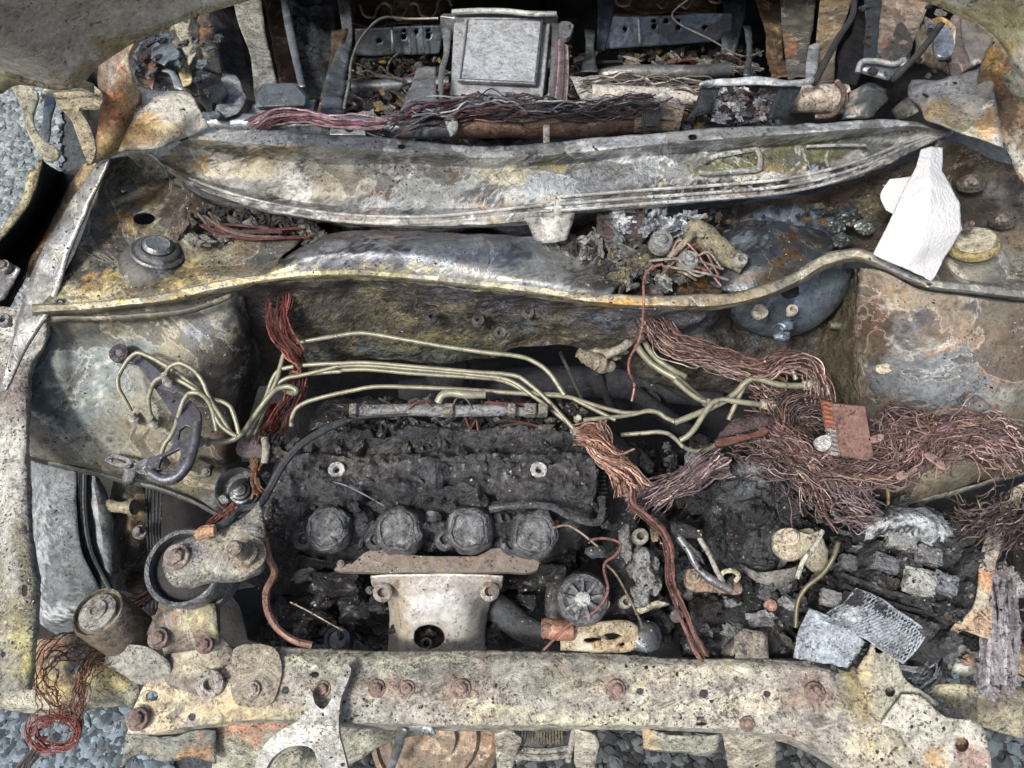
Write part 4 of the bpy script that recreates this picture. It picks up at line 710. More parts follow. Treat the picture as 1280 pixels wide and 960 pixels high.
# exhaust flange + heat shield
fl = plate('exhaust_flange', q('H','-8 215; -5 205; 60 190; 110 150; 160 138; 220 152; 300 162; 430 165; 540 160; 575 138; 640 138; 690 162; 752 174; 756 205; 745 218; 620 222; 300 224; 130 224; 40 222', .775), .009, 'shield', eng, '#7d746b', bevel=.002, label='flat manifold flange above the heat shield')
bolt(426, 705, .777, 5, fl, '#6b6560')
loft('heat_shield', [q('H','128 240 .765; 160 236 .768; 250 232 .770; 375 230 .771; 480 232 .770; 570 235 .768; 622 238 .765'),
    q('H','135 275 .740; 165 280 .742; 250 270 .757; 375 268 .762; 480 270 .757; 570 280 .744; 616 282 .740'),
    q('H','185 318 .705; 205 322 .715; 260 315 .742; 375 312 .748; 480 315 .743; 550 325 .716; 582 322 .705'),
    q('H','198 380 .675; 215 382 .690; 260 380 .725; 375 375 .732; 480 380 .726; 552 382 .692; 566 382 .678'),
    q('H','196 450 .650; 214 450 .668; 260 450 .705; 375 445 .712; 480 450 .706; 550 450 .672; 562 450 .654'),
    q('H','192 530 .620; 212 530 .640; 260 530 .682; 375 530 .690; 480 530 .682; 548 530 .642; 560 530 .624')],
    'shield', eng, '#b5b2ac', step=.004, thick=.002, disp=.0010, fine=.0004, holes=[(536,797,20,16)], label='pale brown edged exhaust heat shield', spots=[(480,735,12,14,'#8c7a66'),(612,735,12,12,'#85705c'),(500,770,12,40,'#b3a896'),(535,700+20,60,6,'#a8a39b'),(545,760,40,30,'#c0bfbc'),(605,770,10,40,'#a09a94')])
for x_, y_, r_ in ((479,741,12),(612,740,12)): washer(x_, y_, .748, r_, r_*.45, eng, '#77706a', name='shield_bolt', mat='rusty')
g = G('#5d5854'); c = P(536, 800, .66); glathe(g, c, Vector((0,-.35,1)), [(.026,-.02),(.026,0),(.018,.004),(.012,.006),(.0075,.006),(.0075,.028),(.006,.029),(.0045,.028),(.0045,.01)], 20); g.out('oxygen_sensor', 'sheet', eng)
# pipes right and left of the shield
tube('exhaust_hose', q('H','560 330 .66; 620 370 .655; 690 425 .655; 760 455 .66; 830 455 .665'), [.020,.020,.019,.017,.016], 'dark', eng, '#3f4347', n=20)
tube('hose_fitting', q('H','770 430 .69; 800 428 .692; 850 440 .695'), .012, 'rusty', eng, '#7a5f4e')
tube('coolant_stub', q('H','0 545 .62; 15 500 .63; -10 460 .64'), .018, 'grey', eng, '#596067')
# engine block seen at the front
loft('engine_block', [X('330 690 .70; 420 690 .70; 520 700 .68; 640 700 .68; 720 690 .68'), X('320 750 .60; 420 750 .58; 520 760 .55; 640 760 .55; 720 750 .6'), X('320 830 .50; 420 830 .48; 520 830 .45; 640 830 .45; 720 830 .5')], 'char', eng, '#1f2023', disp=.012)
for x_, y_, z_, a, b_, c_, s_ in [(420,730,.67,30,14,16,.7),(385,765,.62,34,18,16,.8),(445,760,.62,22,16,14,.7),(375,795,.60,30,12,10,.7),(440,790,.58,20,14,12,.7),(660,725,.66,26,12,10,.6),(655,755,.64,16,12,12,.5),(690,720,.68,20,14,10,.5),(640,795,.58,16,18,12,.6)]:
    lump('block_casting', x_, y_, z_, (a,b_,c_), 'char', eng, R.choice(['#2b2c2f','#222326','#35373a']), 4, .3, sq=s_)
g = G('#3a3532'); c = P(338, 690, .70); glathe(g, c, Vector((.75,-.35,.3)), [(.045,-.02),(.048,0),(.048,.03),(.04,.034)], 32, wob=.002); g.out('crank_pulley', 'sooty', eng)
g = G('#4d545b'); glathe(g, P(422, 800, .66), Vector((0,-.2,1)), [(.016,0),(.017,.006),(.012,.009),(.011,.004),(.004,.004)], 22, wob=.001); g.out('plug_ring', 'grey', eng)
for a in [(436,737),(462,738),(378,655),(428,700)]: bolt(a[0], a[1], .68, 5, eng, '#7b7a76', mat='alu')
# ---- left engine mount
em = thing('engine_mount', 'cast metal engine mount arm with two bolts on a round rubber bush at the left', 'engine mount', P(245, 745, .6))
loft('mount_arm', [q('G','618 140 .845; 660 108 .85; 720 84 .855; 800 62 .86; 880 40 .865; 940 -10 .875; 962 -40 .88'), q('G','606 190 .85; 660 150 .86; 740 130 .862; 820 112 .865; 900 95 .868; 955 60 .87; 985 20 .87'), q('G','618 238 .85; 660 210 .86; 740 200 .86; 820 185 .862; 900 175 .863; 960 150 .862; 990 110 .86'), q('G','640 268 .84; 690 275 .845; 750 266 .85; 830 256 .852; 905 242 .852; 960 228 .85; 988 190 .845'), q('G','640 272 .815; 690 288 .82; 755 282 .82; 830 270 .822; 905 254 .825; 960 235 .826; 988 200 .82')],
     'alu', em, '#85847f', disp=.004, step=.0045, thick=.006, spots=[(225,700,18,14,'#8f8984'),(250,690,40,16,'#8a8c90'),(285,680,34,20,'#9c978a'),(265,715,60,8,'#adaba0'),(330,640,14,20,'#8b8981')], label='cast mount arm')
bolt(221, 696, .864, 16, em, '#8d7a70'); g = G('#857a68'); glathe(g, P(312, 694, .864), Vector((0,-.12,1)), [(.019,0),(.02,.006),(.014,.008),(.0135,.018),(.0095,.02),(.009,.026),(.008,.052),(.006,.054)], 20); g.out('stud', 'crust', em)
g = G('#7d8083'); c = P(239, 712, .81); ax2 = Vector((0,-.15,1)).normalized()
glathe(g, c, ax2, [(.040,-.05),(.045,-.045),(.045,-.02),(.042,-.015),(.0445,-.01),(.0445,.022),(.042,.026),(.0385,.024),(.038,.01),(.037,-.02)], 48); g.out('bush_ring', 'alu', em, label='silver ring of the bush')
g = G('#252527'); glathe(g, c-ax2*.01, ax2, [(.038,-.02),(.038,.02),(.03,.026),(.02,.028)], 36); g.out('rubber_bush', 'dark', em)
loft('mount_base', [X('200 750 .80; 225 763 .79; 255 765 .79; 280 750 .80'), X('196 765 .77; 225 775 .765; 255 778 .765; 275 765 .77'), X('182 795 .75; 225 800 .75; 255 805 .75; 276 808 .74')], 'rusty', em, '#77705a', disp=.003, spots=[(240,785,18,12,'#a0924e'),(200,790,20,'#6b6364'),(265,790,10,'#4c4a49')])
loft('mount_base', [X('285 740 .74; 300 760 .70; 310 800 .65'), X('330 735 .72; 335 765 .66; 330 805 .62')], 'dark', em, '#25272b')
# ---- gearbox and clutter right of the engine
gb = thing('gearbox', 'charred black gearbox with bits of exposed metal at the right of the engine', 'gearbox', P(900, 700, .4))
def gh(x, y, p): return .018*nz(p, 14, 5)+.014*abs(nz(p+Vector((3,1,7)), 38, 4))+.004*nz(p, 170, 2)
relief('gearbox_housing', [(800,560),(850,545),(900,548),(960,560),(1010,590),(1040,640),(1035,700),(1010,745),(1000,815),(930,840),(860,840),(830,800),(800,740),(770,700),(760,640),(775,590)], .68, 'char', gb, '#26272a', gh, step=.0038, edge=14, drop=.14,
       spots=[(930,600,36,24,'#3b3e43'),(950,660,34,30,'#34373b'),(980,640,20,30,'#4b4844'),(880,640,20,20,'#2a2c2f'),(900,700,40,30,'#2c2f31'),(905,790,24,12,'#34383a'),(960,760,30,20,'#3c3e3f')])
loft('bell_housing', [q('I','10 540 .715; 120 545 .715; 300 545 .715; 420 545 .715'), q('I','20 430 .72; 130 430 .722; 300 445 .72; 420 440 .715'), q('I','40 330 .715; 140 300 .72; 300 300 .72; 425 300 .71'), q('I','60 260 .70; 150 240 .70; 300 250 .70; 430 260 .69')], 'char', gb, '#2c2e31', disp=.007, spots=[(940,760,34,'#333b3c'),(880,775,20,10,'#474a4c'),(958,790,14,'#4a4b4a'),(900,740,30,'#1d1e20')])
# rounded cover with ash
relief('gearbox_cover', [(875,640),(885,600),(910,570),(950,562),(990,585),(1010,620),(1012,665),(995,700),(960,722),(920,722),(890,700),(878,670)], .745, 'alu', gb, '#4b4e52', lambda x, y, p: .022*nz(p, 20, 5)+.016*abs(nz(p+Vector((3,1,7)), 55, 4))+.02*math.exp(-(((x-950)/40)**2+((y-630)/50)**2)), step=.0035, edge=16, drop=.07, spots=[(935,600,24,30,'#55595e'),(955,640,22,26,'#2c2e31'),(915,660,18,24,'#26282b'),(975,610,20,24,'#4a4d51'),(940,590,10,'#8a8d90')])
loft('ash_ledge', [q('I','215 195 .74; 250 215 .755; 300 225 .76; 360 220 .765; 420 205 .76; 435 190 .75'), q('I','225 215 .735; 260 245 .75; 320 268 .752; 380 265 .75; 430 240 .75; 440 215 .74')], 'crust', gb, '#7d7d7a', disp=.004, label='ash encrusted edge of the gearbox cover')
# linkage plate
lk = plate('linkage_plate', q('I','15 230; 25 215; 60 208; 90 225; 130 265; 180 262; 220 262; 232 285; 228 302; 170 300; 100 295; 40 292; 18 270', .775), .004, 'crust', gb, '#94765a', label='tan shift linkage plate')
bolt(866, 721, .779, 10, lk, '#8a7a60', mat='crust', h=1.6); bolt(919, 735, .778, 6, lk, '#8a7258', mat='crust')
tube('linkage_rod', q('I','-5 95 .80; 30 140 .80; 60 200 .795; 100 240 .79; 190 290 .785'), [.006,.004,.004,.006,.006], 'grey', lk, '#6f7275'); tube('linkage_rod', q('I','70 95 .80; 110 160 .80; 140 225 .795; 160 260 .79'), .0032, 'crust', lk, '#8b8980')
tube('hook_clip', q('I','150 240 .79; 165 222 .795; 200 220 .795; 218 238 .79; 205 258 .785'), .0028, 'crust', lk, '#b0ad86')
tube('linkage_shaft', q('I','-40 70 .80; 20 72 .80; 80 85 .80'), [.012,.009,.006], 'char', gb, '#3c3b3c', wob=.2)
# pale bracket with bolt at 985,670
sb = thing('sensor_mount', 'tan round flange with bolt and ribbed cup on the gearbox', 'sensor', P(995, 680, .75))
g = G('#9c9078'); glathe(g, P(986, 680, .79), Vector((-.1,-.2,1)), [(.016,-.02),(.020,-.004),(.0205,.0),(.019,.004),(.013,.005)], 28, wob=.001); g.out('round_flange', 'crust', sb)
bolt(988, 671, .805, 11, sb, '#b3a68c', mat='crust', h=1.2)
g = G('#918a70'); gtube(g, wpts([(1004,668,.80),(1012,684,.79),(1020,700,.78),(1024,714,.765)]), [.013,.019,.018,.013,.006], 18, wob=.06); g.out('ribbed_cup', 'crust', sb)
loft('flange_arm', [X('1000 665 .81; 1012 668 .81; 1028 662 .81'), X('1000 676 .805; 1014 680 .805; 1026 676 .80')], 'crust', sb, '#a39c84')
tube('bracket_rod', q('I','530 70 .82; 500 130 .82; 460 180 .815; 435 248 .81'), .0028, 'crust', sb, '#a5a48f')
tube('dipstick_tube', q('I','590 110 .815; 570 170 .80; 530 230 .79; 470 280 .78; 440 330 .77; 430 430 .76'), .003, 'pipe', gb, '#6f6a55')
for x_, y_, z_, c_ in [(963,757,.735,'#a8623a'),(905,590,.75,'#77797a'),(933,797,.755,'#77706a'),(846,770,.75,'#4a4b4c'),(780,753,.74,'#8a8b86')]: bolt(x_, y_, z_, 8 if x_ != 933 else 11, gb, c_, mat='crust')
loft('gearbox_foot', [q('I','200 460 .755; 240 440 .76; 290 442 .76; 325 450 .755'), q('I','205 545 .75; 250 545 .752; 330 545 .75')], 'crust', gb, '#7f7a6a')
loft('gearbox_foot', [q('I','140 545 .72; 165 500 .73; 200 460 .74'), q('I','190 548 .73; 205 520 .74; 215 480 .75')], 'sheet', gb, '#6f6a62')
lumps(gb, [(770+R.random()*250, 555+R.random()*260, .69+R.random()*.05, (4+R.random()**2*14, 3+R.random()**2*10, 4+R.random()*6), R.choice(['#1f2023','#2d2f31','#3b3e41','#66696b','#2a2724','#17181a','#85878a','#4c4a44']), .75, R.random()*3, R.random()*.6) for k in range(330)])
# thermostat housing, pale
th = thing('thermostat_housing', 'pale ash coated coolant housing standing between engine and gearbox', 'coolant housing', P(805, 730, .6))
g = G('#8f918f'); 
for x_, y_, z_, a, b_, c_ in [(803,700,.80,13,17,14),(806,722,.80,13,18,12),(800,745,.79,13,14,12),(815,705,.79,9,12,9),(818,730,.78,9,14,9),(792,712,.78,8,10,10)]: glump(g, P(x_, y_, z_), [v*MPP(x_, y_, z_) for v in (a,b_,c_)], 4, .28, 1.6)
g.out('housing_body', 'alu', th)
washer(799, 672, .835, 10, 4.5, th, '#8b8a80', name='pipe_neck', h=.012); washer(781, 753, .79, 8, 3.5, th, '#97968c', name='pipe_neck', h=.01); washer(754, 755, .79, 8, 1, th, '#a09c80', name='brass_nut', mat='crust')
loft('housing_foot', [q('H','1110 365 .775; 1160 350 .78; 1200 340 .78; 1240 355 .775'), q('H','1115 385 .77; 1160 375 .775; 1200 368 .77; 1230 362 .77')], 'crust', th, '#a0957c', disp=.004)
lump('coolant_neck', 782, 680, .80, (8,20,10), 'alu', th, '#858683', 4, .35); lump('brass_clip', 818, 665, .815, (6,11,6), 'crust', th, '#a58f55', 3, .4)
# canister (solenoid / filter)
cn = thing('filter_canister', 'round scorched canister with ribbed cap between heat shield and coolant housing', 'canister', P(725, 740, .6))
g = G('#8a7c64'); c = P(728, 748, .76); ax3 = Vector((-.08,-.25,1)).normalized(); glathe(g, c, ax3, [(.024,-.03),(.027,-.005),(.029,.01),(.030,.024),(.029,.028)], 36, smooth=True, wob=.001); g.out('canister_body', 'crust', cn)
g = G('#5d6063'); glathe(g, c+ax3*.028, ax3, [(.030,0),(.031,.006),(.028,.014),(.022,.016),(.018,.011),(.013,.012)], 36, wob=.0015); cc = g.out('canister_cap', 'char', cn); g = G('#7a7d80')
for k in range(9):
    an = k*2*math.pi/9; s_, t_ = frame_for(ax3); o = s_*math.cos(an)+t_*math.sin(an); gtube(g, [c+ax3*.044+o*.008, c+ax3*.043+o*.024], .0025, 6)
g.out('cap_rib', 'alu', cc); g = G('#a9acac'); glathe(g, c+ax3*.042, ax3, [(.008,0),(.009,.006),(.006,.008)], 16); g.out('centre_nut', 'alu', cc)
lump('cap_lug', 744, 690, .81, (12,9,6), 'char', cn, '#45484b', 3, .4)
pb = thing('pump_bracket', 'yellowish cast bracket with open slots just above the front beam', 'bracket', P(745, 798, .7))
loft('bracket_casting', [q('H','840 420 .765; 920 420 .77; 1000 405 .77; 1090 405 .77; 1120 425 .765'), q('H','835 470 .76; 920 465 .765; 1000 460 .765; 1080 455 .765; 1130 470 .76'), q('H','835 515 .752; 920 515 .753; 1000 520 .753; 1090 515 .753; 1120 490 .755')], 'crust', pb, '#9c8c68', disp=.004, thick=.008, step=.004, holes=[(765,796,14,4.5),(737,801,9,3.5),(778,806,4,3)], spots=[(720,795,14,18,'#a8a288'),(770,805,30,8,'#9a7a48')])
tube('bracket_pipe', q('H','775 430 .765; 830 440 .77; 880 440 .77'), .012, 'rusty', pb, '#855c46')
lump('bracket_rubber', 805, 795, .755, (22,20,10), 'grey', pb, '#5f6468', 4, .15)
loft('side_casting', [q('H','780 260 .74; 820 250 .745; 860 380 .745; 880 400 .74'), q('H','770 380 .73; 790 400 .735; 835 405 .74; 850 420 .74')], 'char', pb, '#3f3f40', disp=.005)
loft('side_casting', [q('H','1000 160 .72; 1060 100 .74; 1100 120 .74'), q('H','990 300 .72; 1050 300 .74; 1110 300 .735'), q('H','900 400 .72; 1050 395 .73; 1130 400 .73')], 'char', pb, '#34353a', disp=.007)
# ---- reservoir on the left
rv = thing('reservoir_cap', 'grey ribbed round cap in a ring left of the engine', 'fluid reservoir', P(300, 612, .6))
g = G('#6b7074'); c = P(300, 614, .74); glathe(g, c, Vector((.05,-.12,1)), [(.030,-.03),(.031,.008),(.029,.011),(.026,.008),(.025,-.005)], 36, wob=.0008); g.out('reservoir_ring', 'grey', rv)
g = G('#3e4347'); c = P(304, 616, .74); glathe(g, c, Vector((.05,-.12,1)), [(.020,-.01),(.020,.0),(.017,.003),(.016,.008),(.013,.009),(.012,.014),(.009,.015),(.008,.019),(.003,.02)], 30); g.out('ribbed_cap', 'grey', rv)
lump('ring_tab', 279, 625, .745, (8,6,4), 'alu', rv, '#8a8c8c', 3, .3); lump('ring_tab', 310, 590, .745, (5,8,4), 'alu', rv, '#8f9190', 3, .3)
# ================================================================ brake pipes
bl = thing('brake_pipes', 'bare beige steel brake pipes looping over the engine bay', 'brake pipes', P(520, 500, .5))
BP = '#9b9a86'
def bp(pts, r=.0030, col=BP, name='brake_pipe', **k): pts = corner(pts); return tube(name, pts, r*.95, 'pipe', bl, col, n=9, res=len(pts)*9, **k)
def cc(*a): return [p for s in a for p in s]
bp(q('D','505 640 .835; 470 575 .850; 430 502 .865; 455 445 .870; 497 390 .880; 530 390 .880; 640 450 .875; 705 500 .870; 775 560 .865; 850 575 .860; 872 620 .855; 889 690 .845'))
bp(q('D','575 650 .835; 548 590 .850; 560 520 .865; 590 478 .875; 640 480 .875; 720 520 .870; 785 575 .865; 805 640 .855; 835 675 .850; 880 700 .845'))
bp(q('D','625 490 .875; 616 455 .885; 650 428 .890; 690 430 .890; 750 480 .880; 778 560 .870; 825 630 .855; 862 692 .845'))
bp(q('D','605 800 .825; 600 745 .835; 645 690 .845; 668 610 .865; 688 550 .875; 720 533 .880; 760 548 .875; 788 590 .865; 798 640 .855; 806 680 .850'))
bp(cc(q('D','745 720 .815; 800 722 .82; 850 722 .822; 900 695 .825; 950 620 .83; 1010 540 .84; 1040 517 .84; 1095 515 .84; 1108 545 .835; 1060 530 .82')), .0038)
bp(cc(q('D','890 700 .80; 960 610 .81; 1030 500 .825; 1045 430 .83; 1062 378 .835; 1100 355 .835; 1200 335 .84'), q('E','20 325 .84; 60 317 .842; 110 316 .842; 250 340 .842; 400 366 .842; 550 388 .842; 690 403 .842; 735 420 .84; 788 455 .84; 820 500 .835; 850 548 .83')), .0033)
bp(cc(q('D','905 700 .80; 980 580 .81; 1025 460 .825; 1060 445 .828; 1200 430 .835'), q('E','20 430 .836; 90 425 .836; 300 442 .836; 500 460 .836; 670 473 .836; 700 490 .835; 760 540 .83; 820 600 .825; 890 680 .82')), .0030)
bp(cc(q('D','920 702 .80; 1000 560 .81; 1040 490 .825; 1140 470 .828; 1260 440 .832'), q('E','20 438 .832; 80 435 .832; 300 452 .832; 500 470 .832; 650 490 .832; 740 555 .828; 800 600 .823; 868 655 .82')), .0029)
bp(cc(q('D','945 700 .795; 1010 545 .81; 1055 485 .82; 1150 468 .825; 1270 458 .828'), q('E','20 456 .828; 90 450 .828; 300 468 .828; 500 480 .828; 620 490 .828; 720 540 .825; 860 548 .825; 920 580 .822; 1000 620 .82; 1040 640 .82')), .0029)
bp(cc(q('D','1084 665 .80; 1088 610 .805; 1125 577 .81; 1180 560 .815; 1240 545 .82'), q('E','50 533 .82; 135 515 .825; 300 518 .825; 500 528 .825; 740 545 .825; 860 552 .825; 900 565 .823; 1010 600 .82; 1100 618 .82; 1190 600 .825; 1240 645 .82; 1290 640 .82')), .0031)
bp(cc(q('E','920 640 .82; 1000 632 .82; 1080 625 .82; 1180 602 .825; 1215 625 .82; 1260 648 .82')), .0029)
bp(cc(q('E','1112 350 .80; 1150 410 .80; 1200 450 .80; 1290 500 .80'), q('F','45 540 .79; 100 575 .79')), .0052)
bp(q('E','1140 330 .81; 1175 400 .81; 1230 440 .81; 1300 478 .80'), .004)
bp(q('E','1060 695 .81; 1130 690 .815; 1220 682 .82; 1260 705 .815; 1290 740 .81'), .003)
bp(q('F','-20 650 .825; 50 622 .83; 110 598 .83; 200 550 .835; 250 490 .845; 285 482 .848; 370 512 .845; 470 512 .845'), .0042)
bp(q('F','0 715 .82; 40 695 .825; 100 600 .835; 135 560 .84; 220 572 .84; 350 590 .835'), .0038)
bp(q('F','180 640 .82; 225 540 .835; 245 500 .84; 330 455 .85; 385 430 .85; 410 432 .85; 432 490 .845'), .0034)
bp(q('F','-20 490 .81; 60 560 .80; 110 575 .80'), .004)
bp(q('F','0 728 .81; 40 758 .80; 95 752 .80; 130 735 .80'), .003)
g = G('#9a9478')
for x_, y_, z_, dx in ((590,522,.826,0),): pass
for crop, x_, y_, z_, d_ in (('D',505,638,.80,(-.2,.5,1)),('D',578,652,.80,(-.2,.5,1)),('D',625,498,.842,(0,-.2,1)),('D',608,800,.79,(0,0,1)),('E',900,635,.82,(0,-.3,1)),('E',893,684,.82,(.5,-.6,.5)),('F',100,575,.795,(0,-.3,1))):
    o = CR[crop]; c = P(o[0]+x_*.336, o[1]+y_*.336, z_); mpx = .0056; gg = G('#8d877c'); ax_ = Vector(d_).normalized()
    glathe(gg, c-ax_*.006, ax_, [(mpx,0),(mpx,.008),(mpx*.75,.010),(mpx*.7,.015)], 6); gg.out('pipe_nut', 'crust', bl)
for a, b_ in (((735,720,.815),(775,722,.82)),): 
    gg = G('#a3a08e'); gtube(gg, wpts(q('D', f'{a[0]} {a[1]} {a[2]}; {b_[0]} {b_[1]} {b_[2]}')), .0062, 8); gg.out('pipe_nut', 'crust', bl)
gg = G('#a5a081'); gtube(gg, wpts(q('F','455 512 .845; 500 512 .845; 505 530 .84; 530 528 .84')), [.006,.0065,.004,.004], 10); gg.out('pipe_end', 'crust', bl); gg = G('#a5a081'); gtube(gg, wpts(q('F','300 580 .838; 355 590 .836')), .0062, 8); gg.out('pipe_end', 'crust', bl)
bp(q('F','470 505 .846; 500 505 .846; 520 530 .84'), .003)
# clip holding the pipes
pc = thing('pipe_clip', 'small purple grey clip plate holding the brake pipes above the round cap', 'clip', P(320, 552, .78))
plate('clip_plate', q('D','880 735; 890 712; 1000 708; 1012 730; 1010 775; 960 780; 900 775; 878 760', .80), .006, 'sheet', pc, '#5e5458'); bolt(333, 559, .808, 5, pc, '#8b8779', mat='crust')
tube('clip_strap', q('D','985 712 .805; 990 740 .808; 985 800 .80'), .005, 'crust', pc, '#8d8a7a')
# bracket of the brake valve on the left wing
vb = thing('valve_bracket', 'dark purple grey triangular bracket with an open window on the left inner wing', 'bracket', P(205, 540, .78))
plate('bracket_plate', q('D','420 400; 425 372; 460 364; 500 385; 560 430; 640 500; 700 560; 742 605; 748 650; 735 720; 720 790; 690 840; 650 872; 600 875; 560 845; 510 835; 505 800; 550 780; 600 765; 640 740; 645 700; 660 650; 640 620; 600 560; 545 480; 500 430; 470 425; 440 425', .862), .005, 'grey', vb, '#5e5f68', bevel=.002,
      holes=[q('D','668 678; 690 660; 706 664; 700 700; 680 715; 662 712', .862), q('D','590 815; 600 780; 640 760; 668 745; 672 770; 655 810; 630 828; 605 830', .862)])
tube('bracket_rib', q('D','735 650 .868; 722 740 .866; 700 800 .865; 660 850 .862; 610 862 .861; 560 835 .861'), .0055, 'grey', vb, '#6c7078')
washer(151, 443, .868, 12, 4.5, vb, '#5b545c', name='rubber_bush', mat='sooty'); bolt(151, 441, .871, 7, vb, '#84807e')
for x_, y_ in ((169,525),(193,531),(210,477),(205,578),(249,552)): 
    gg = G('#908c82'); c = P(x_, y_, .835 if y_ > 500 else .88); ax_ = Vector((-.15,.3,1)).normalized(); glathe(gg, c, ax_, [(.006,-.004),(.0065,.003),(.0048,.005),(.0045,.012)], 12, wob=.0006); gg.out('pipe_union', 'crust', vb)
plate('slotted_tab', q('D','395 775; 410 765; 450 772; 480 785; 490 800; 480 815; 440 812; 405 800; 388 790', .765), .004, 'alu', vb, '#8e9092', holes=[q('D','415 782; 440 782; 468 792; 470 802; 440 798; 415 794', .765)])
loft('hanging_clip', [q('D','465 810 .76; 480 790 .765; 500 795 .765'), q('D','455 850 .745; 475 855 .75; 505 845 .75'), q('D','455 875 .735; 475 885 .73; 500 880 .73')], 'alu', vb, '#898b8c'); loft('hanging_clip', [q('D','500 800 .77; 540 795 .775; 570 800 .78'), q('D','505 835 .765; 530 830 .77; 560 828 .775')], 'alu', vb, '#85868c')
g = G('#4c4642'); gbox(g, P(249, 583, .76), .034, .016, .012, Matrix.Rotation(-.35, 3, 'Z')); wn = g.out('dark_block', 'sooty', vb, bevel=.002); bolt(258, 591, .767, 6, wn, '#7e7a72')
# ---- brake booster
bb = thing('brake_booster', 'blue grey round brake booster drum against the firewall', 'brake booster', P(982, 380, .7))
c = P(981, 334, .83); ax = Vector((.05,-.66,.74)).normalized(); g = G('#68747f')
glathe(g, c, ax, [(.099,-.05),(.099,0),(.094,.010),(.084,.022),(.070,.031),(.050,.038),(.030,.041),(.012,.042)], 56, smooth=True, wob=.0012); g.out('booster_shell', 'grey', bb)
for x_, y_, r_ in ((949,391,10),(989,389,7)): washer(x_, y_, .845, r_, r_*.5, bb, '#9a9684', name='booster_stud', mat='crust')
for x_, y_ in ((982,406),(978,420),(1022,352)): lump('molten_drip', x_, y_, .83, (10,8,6), 'grey', bb, '#5c6a76', 3, .4)
lump('dark_lump', 986, 364, .862, (13,10,6), 'dark', bb, '#15161a', 3, .3)  # small near-black lump on the drum face
tube('bracket_bar', q('F','555 285 .78; 600 288 .78; 640 285 .78'), .006, 'grey', bb, '#77756a')
loft('scorched_dome', [X('884 352 .905; 915 366 .915; 960 362 .92; 1005 340 .925; 1035 322 .925'), X('882 330 .90; 915 330 .925; 955 326 .935; 1000 316 .93; 1042 302 .905'), X('892 302 .89; 920 296 .915; 955 292 .925; 995 292 .92; 1030 290 .895'), X('910 282 .87; 935 276 .885; 960 273 .89; 990 276 .885; 1015 280 .87')], 'grey', bb, '#454d55', step=.005, disp=.002, label='scorched rusty upper part of the drum',
     spots=[(985,325,22,10,'#5f4626'),(960,348,36,8,'#54432a'),(930,300,26,10,'#8b949c'),(950,310,20,8,'#3a4149'),(990,300,20,8,'#59452f'),(905,320,14,20,'#30302f'),(1020,305,14,12,'#4c463c')])
# ---- master cylinder and wiper motor in the cowl
mc = thing('master_cylinder', 'tan rod shaped master cylinder lying in the cowl basin', 'master cylinder', P(900, 310, .88))
tube('cylinder_body', q('C','40 850 .93; 110 900 .935; 190 960 .94; 240 985 .94'), [.016,.016,.014,.012], 'crust', mc, '#7a7355', n=18, wob=.15); washer(924, 327, .952, 9, 3, mc, '#9b9c96', name='end_ring')
lump('cylinder_clamp', 868, 290, .93, (14,10,10), 'crust', mc, '#77705b', 4, .4)
wm = thing('wiper_motor', 'scorched wiper motor with two round pivots below the cowl tab', 'wiper motor', P(840, 310, .87))
for x_, y_, r_ in ((827,302,15),(860,326,13)):
    g = G('#8d908f'); mp = MPP(x_, y_, .95); glathe(g, P(x_, y_, .952), Vector((0,-.15,1)), [(r_*mp,-.01),(r_*mp,.003),(r_*mp*.85,.006),(r_*mp*.6,.004),(r_*mp*.45,.006),(r_*mp*.4,.010),(r_*mp*.15,.011)], 28, wob=.0006); g.out('wiper_pivot', 'alu', wm)
g = G('#4a4140'); c = P(775, 288, .92); glathe(g, c, Vector((1,-.15,.1)), [(.018,-.03),(.022,-.028),(.022,.02),(.026,.022),(.026,.03),(.02,.032)], 24, wob=.002); g.out('motor_body', 'sooty', wm)
lumps(wm, [(765+R.random()*112, 264+R.random()*30, .925+R.random()*.02, (3+R.random()*8,2+R.random()*5,4), R.choice(['#8c939b','#aab0b5','#767c84','#d0d4d6']), 1.1, R.random()*3, 0) for k in range(90)], 'alu', 'molten_drips')
lumps(wm, [(670+R.random()*200, 298+R.random()*66, .918+R.random()*.012, (3+R.random()**2*13,2+R.random()**2*8,4), R.choice(['#5f6060','#3b3937','#9a9c9a','#6b634f','#44403a','#7d807e']), 1.0, R.random()*3, 0) for k in range(170)], 'sooty')
for k in range(9): tube('wiper_wire', [(800+R.random()*60, 300+R.random()*50, .94), (840+R.random()*50, 300+R.random()*50, .955), (870+R.random()*40, 320+R.random()*40, .94)], .0016, 'copper', wm, R.choice(['#7c5a50','#9a9186','#5d5048']), n=6)
tube('wiper_arm', q('C','-40 960 .95; 20 900 .955; 60 870 .95; 90 880 .95'), .004, 'crust', wm, '#857c66')
for x_, y_, a in ((1052,302,11),(1062,270,15),(1046,284,10),(1080,285,10)): lump('molten_reservoir', x_, y_, .92, (a,a*.8,8), 'grey', wm, R.choice(['#4b5452','#363d3c','#8a9290']), 4, .6)
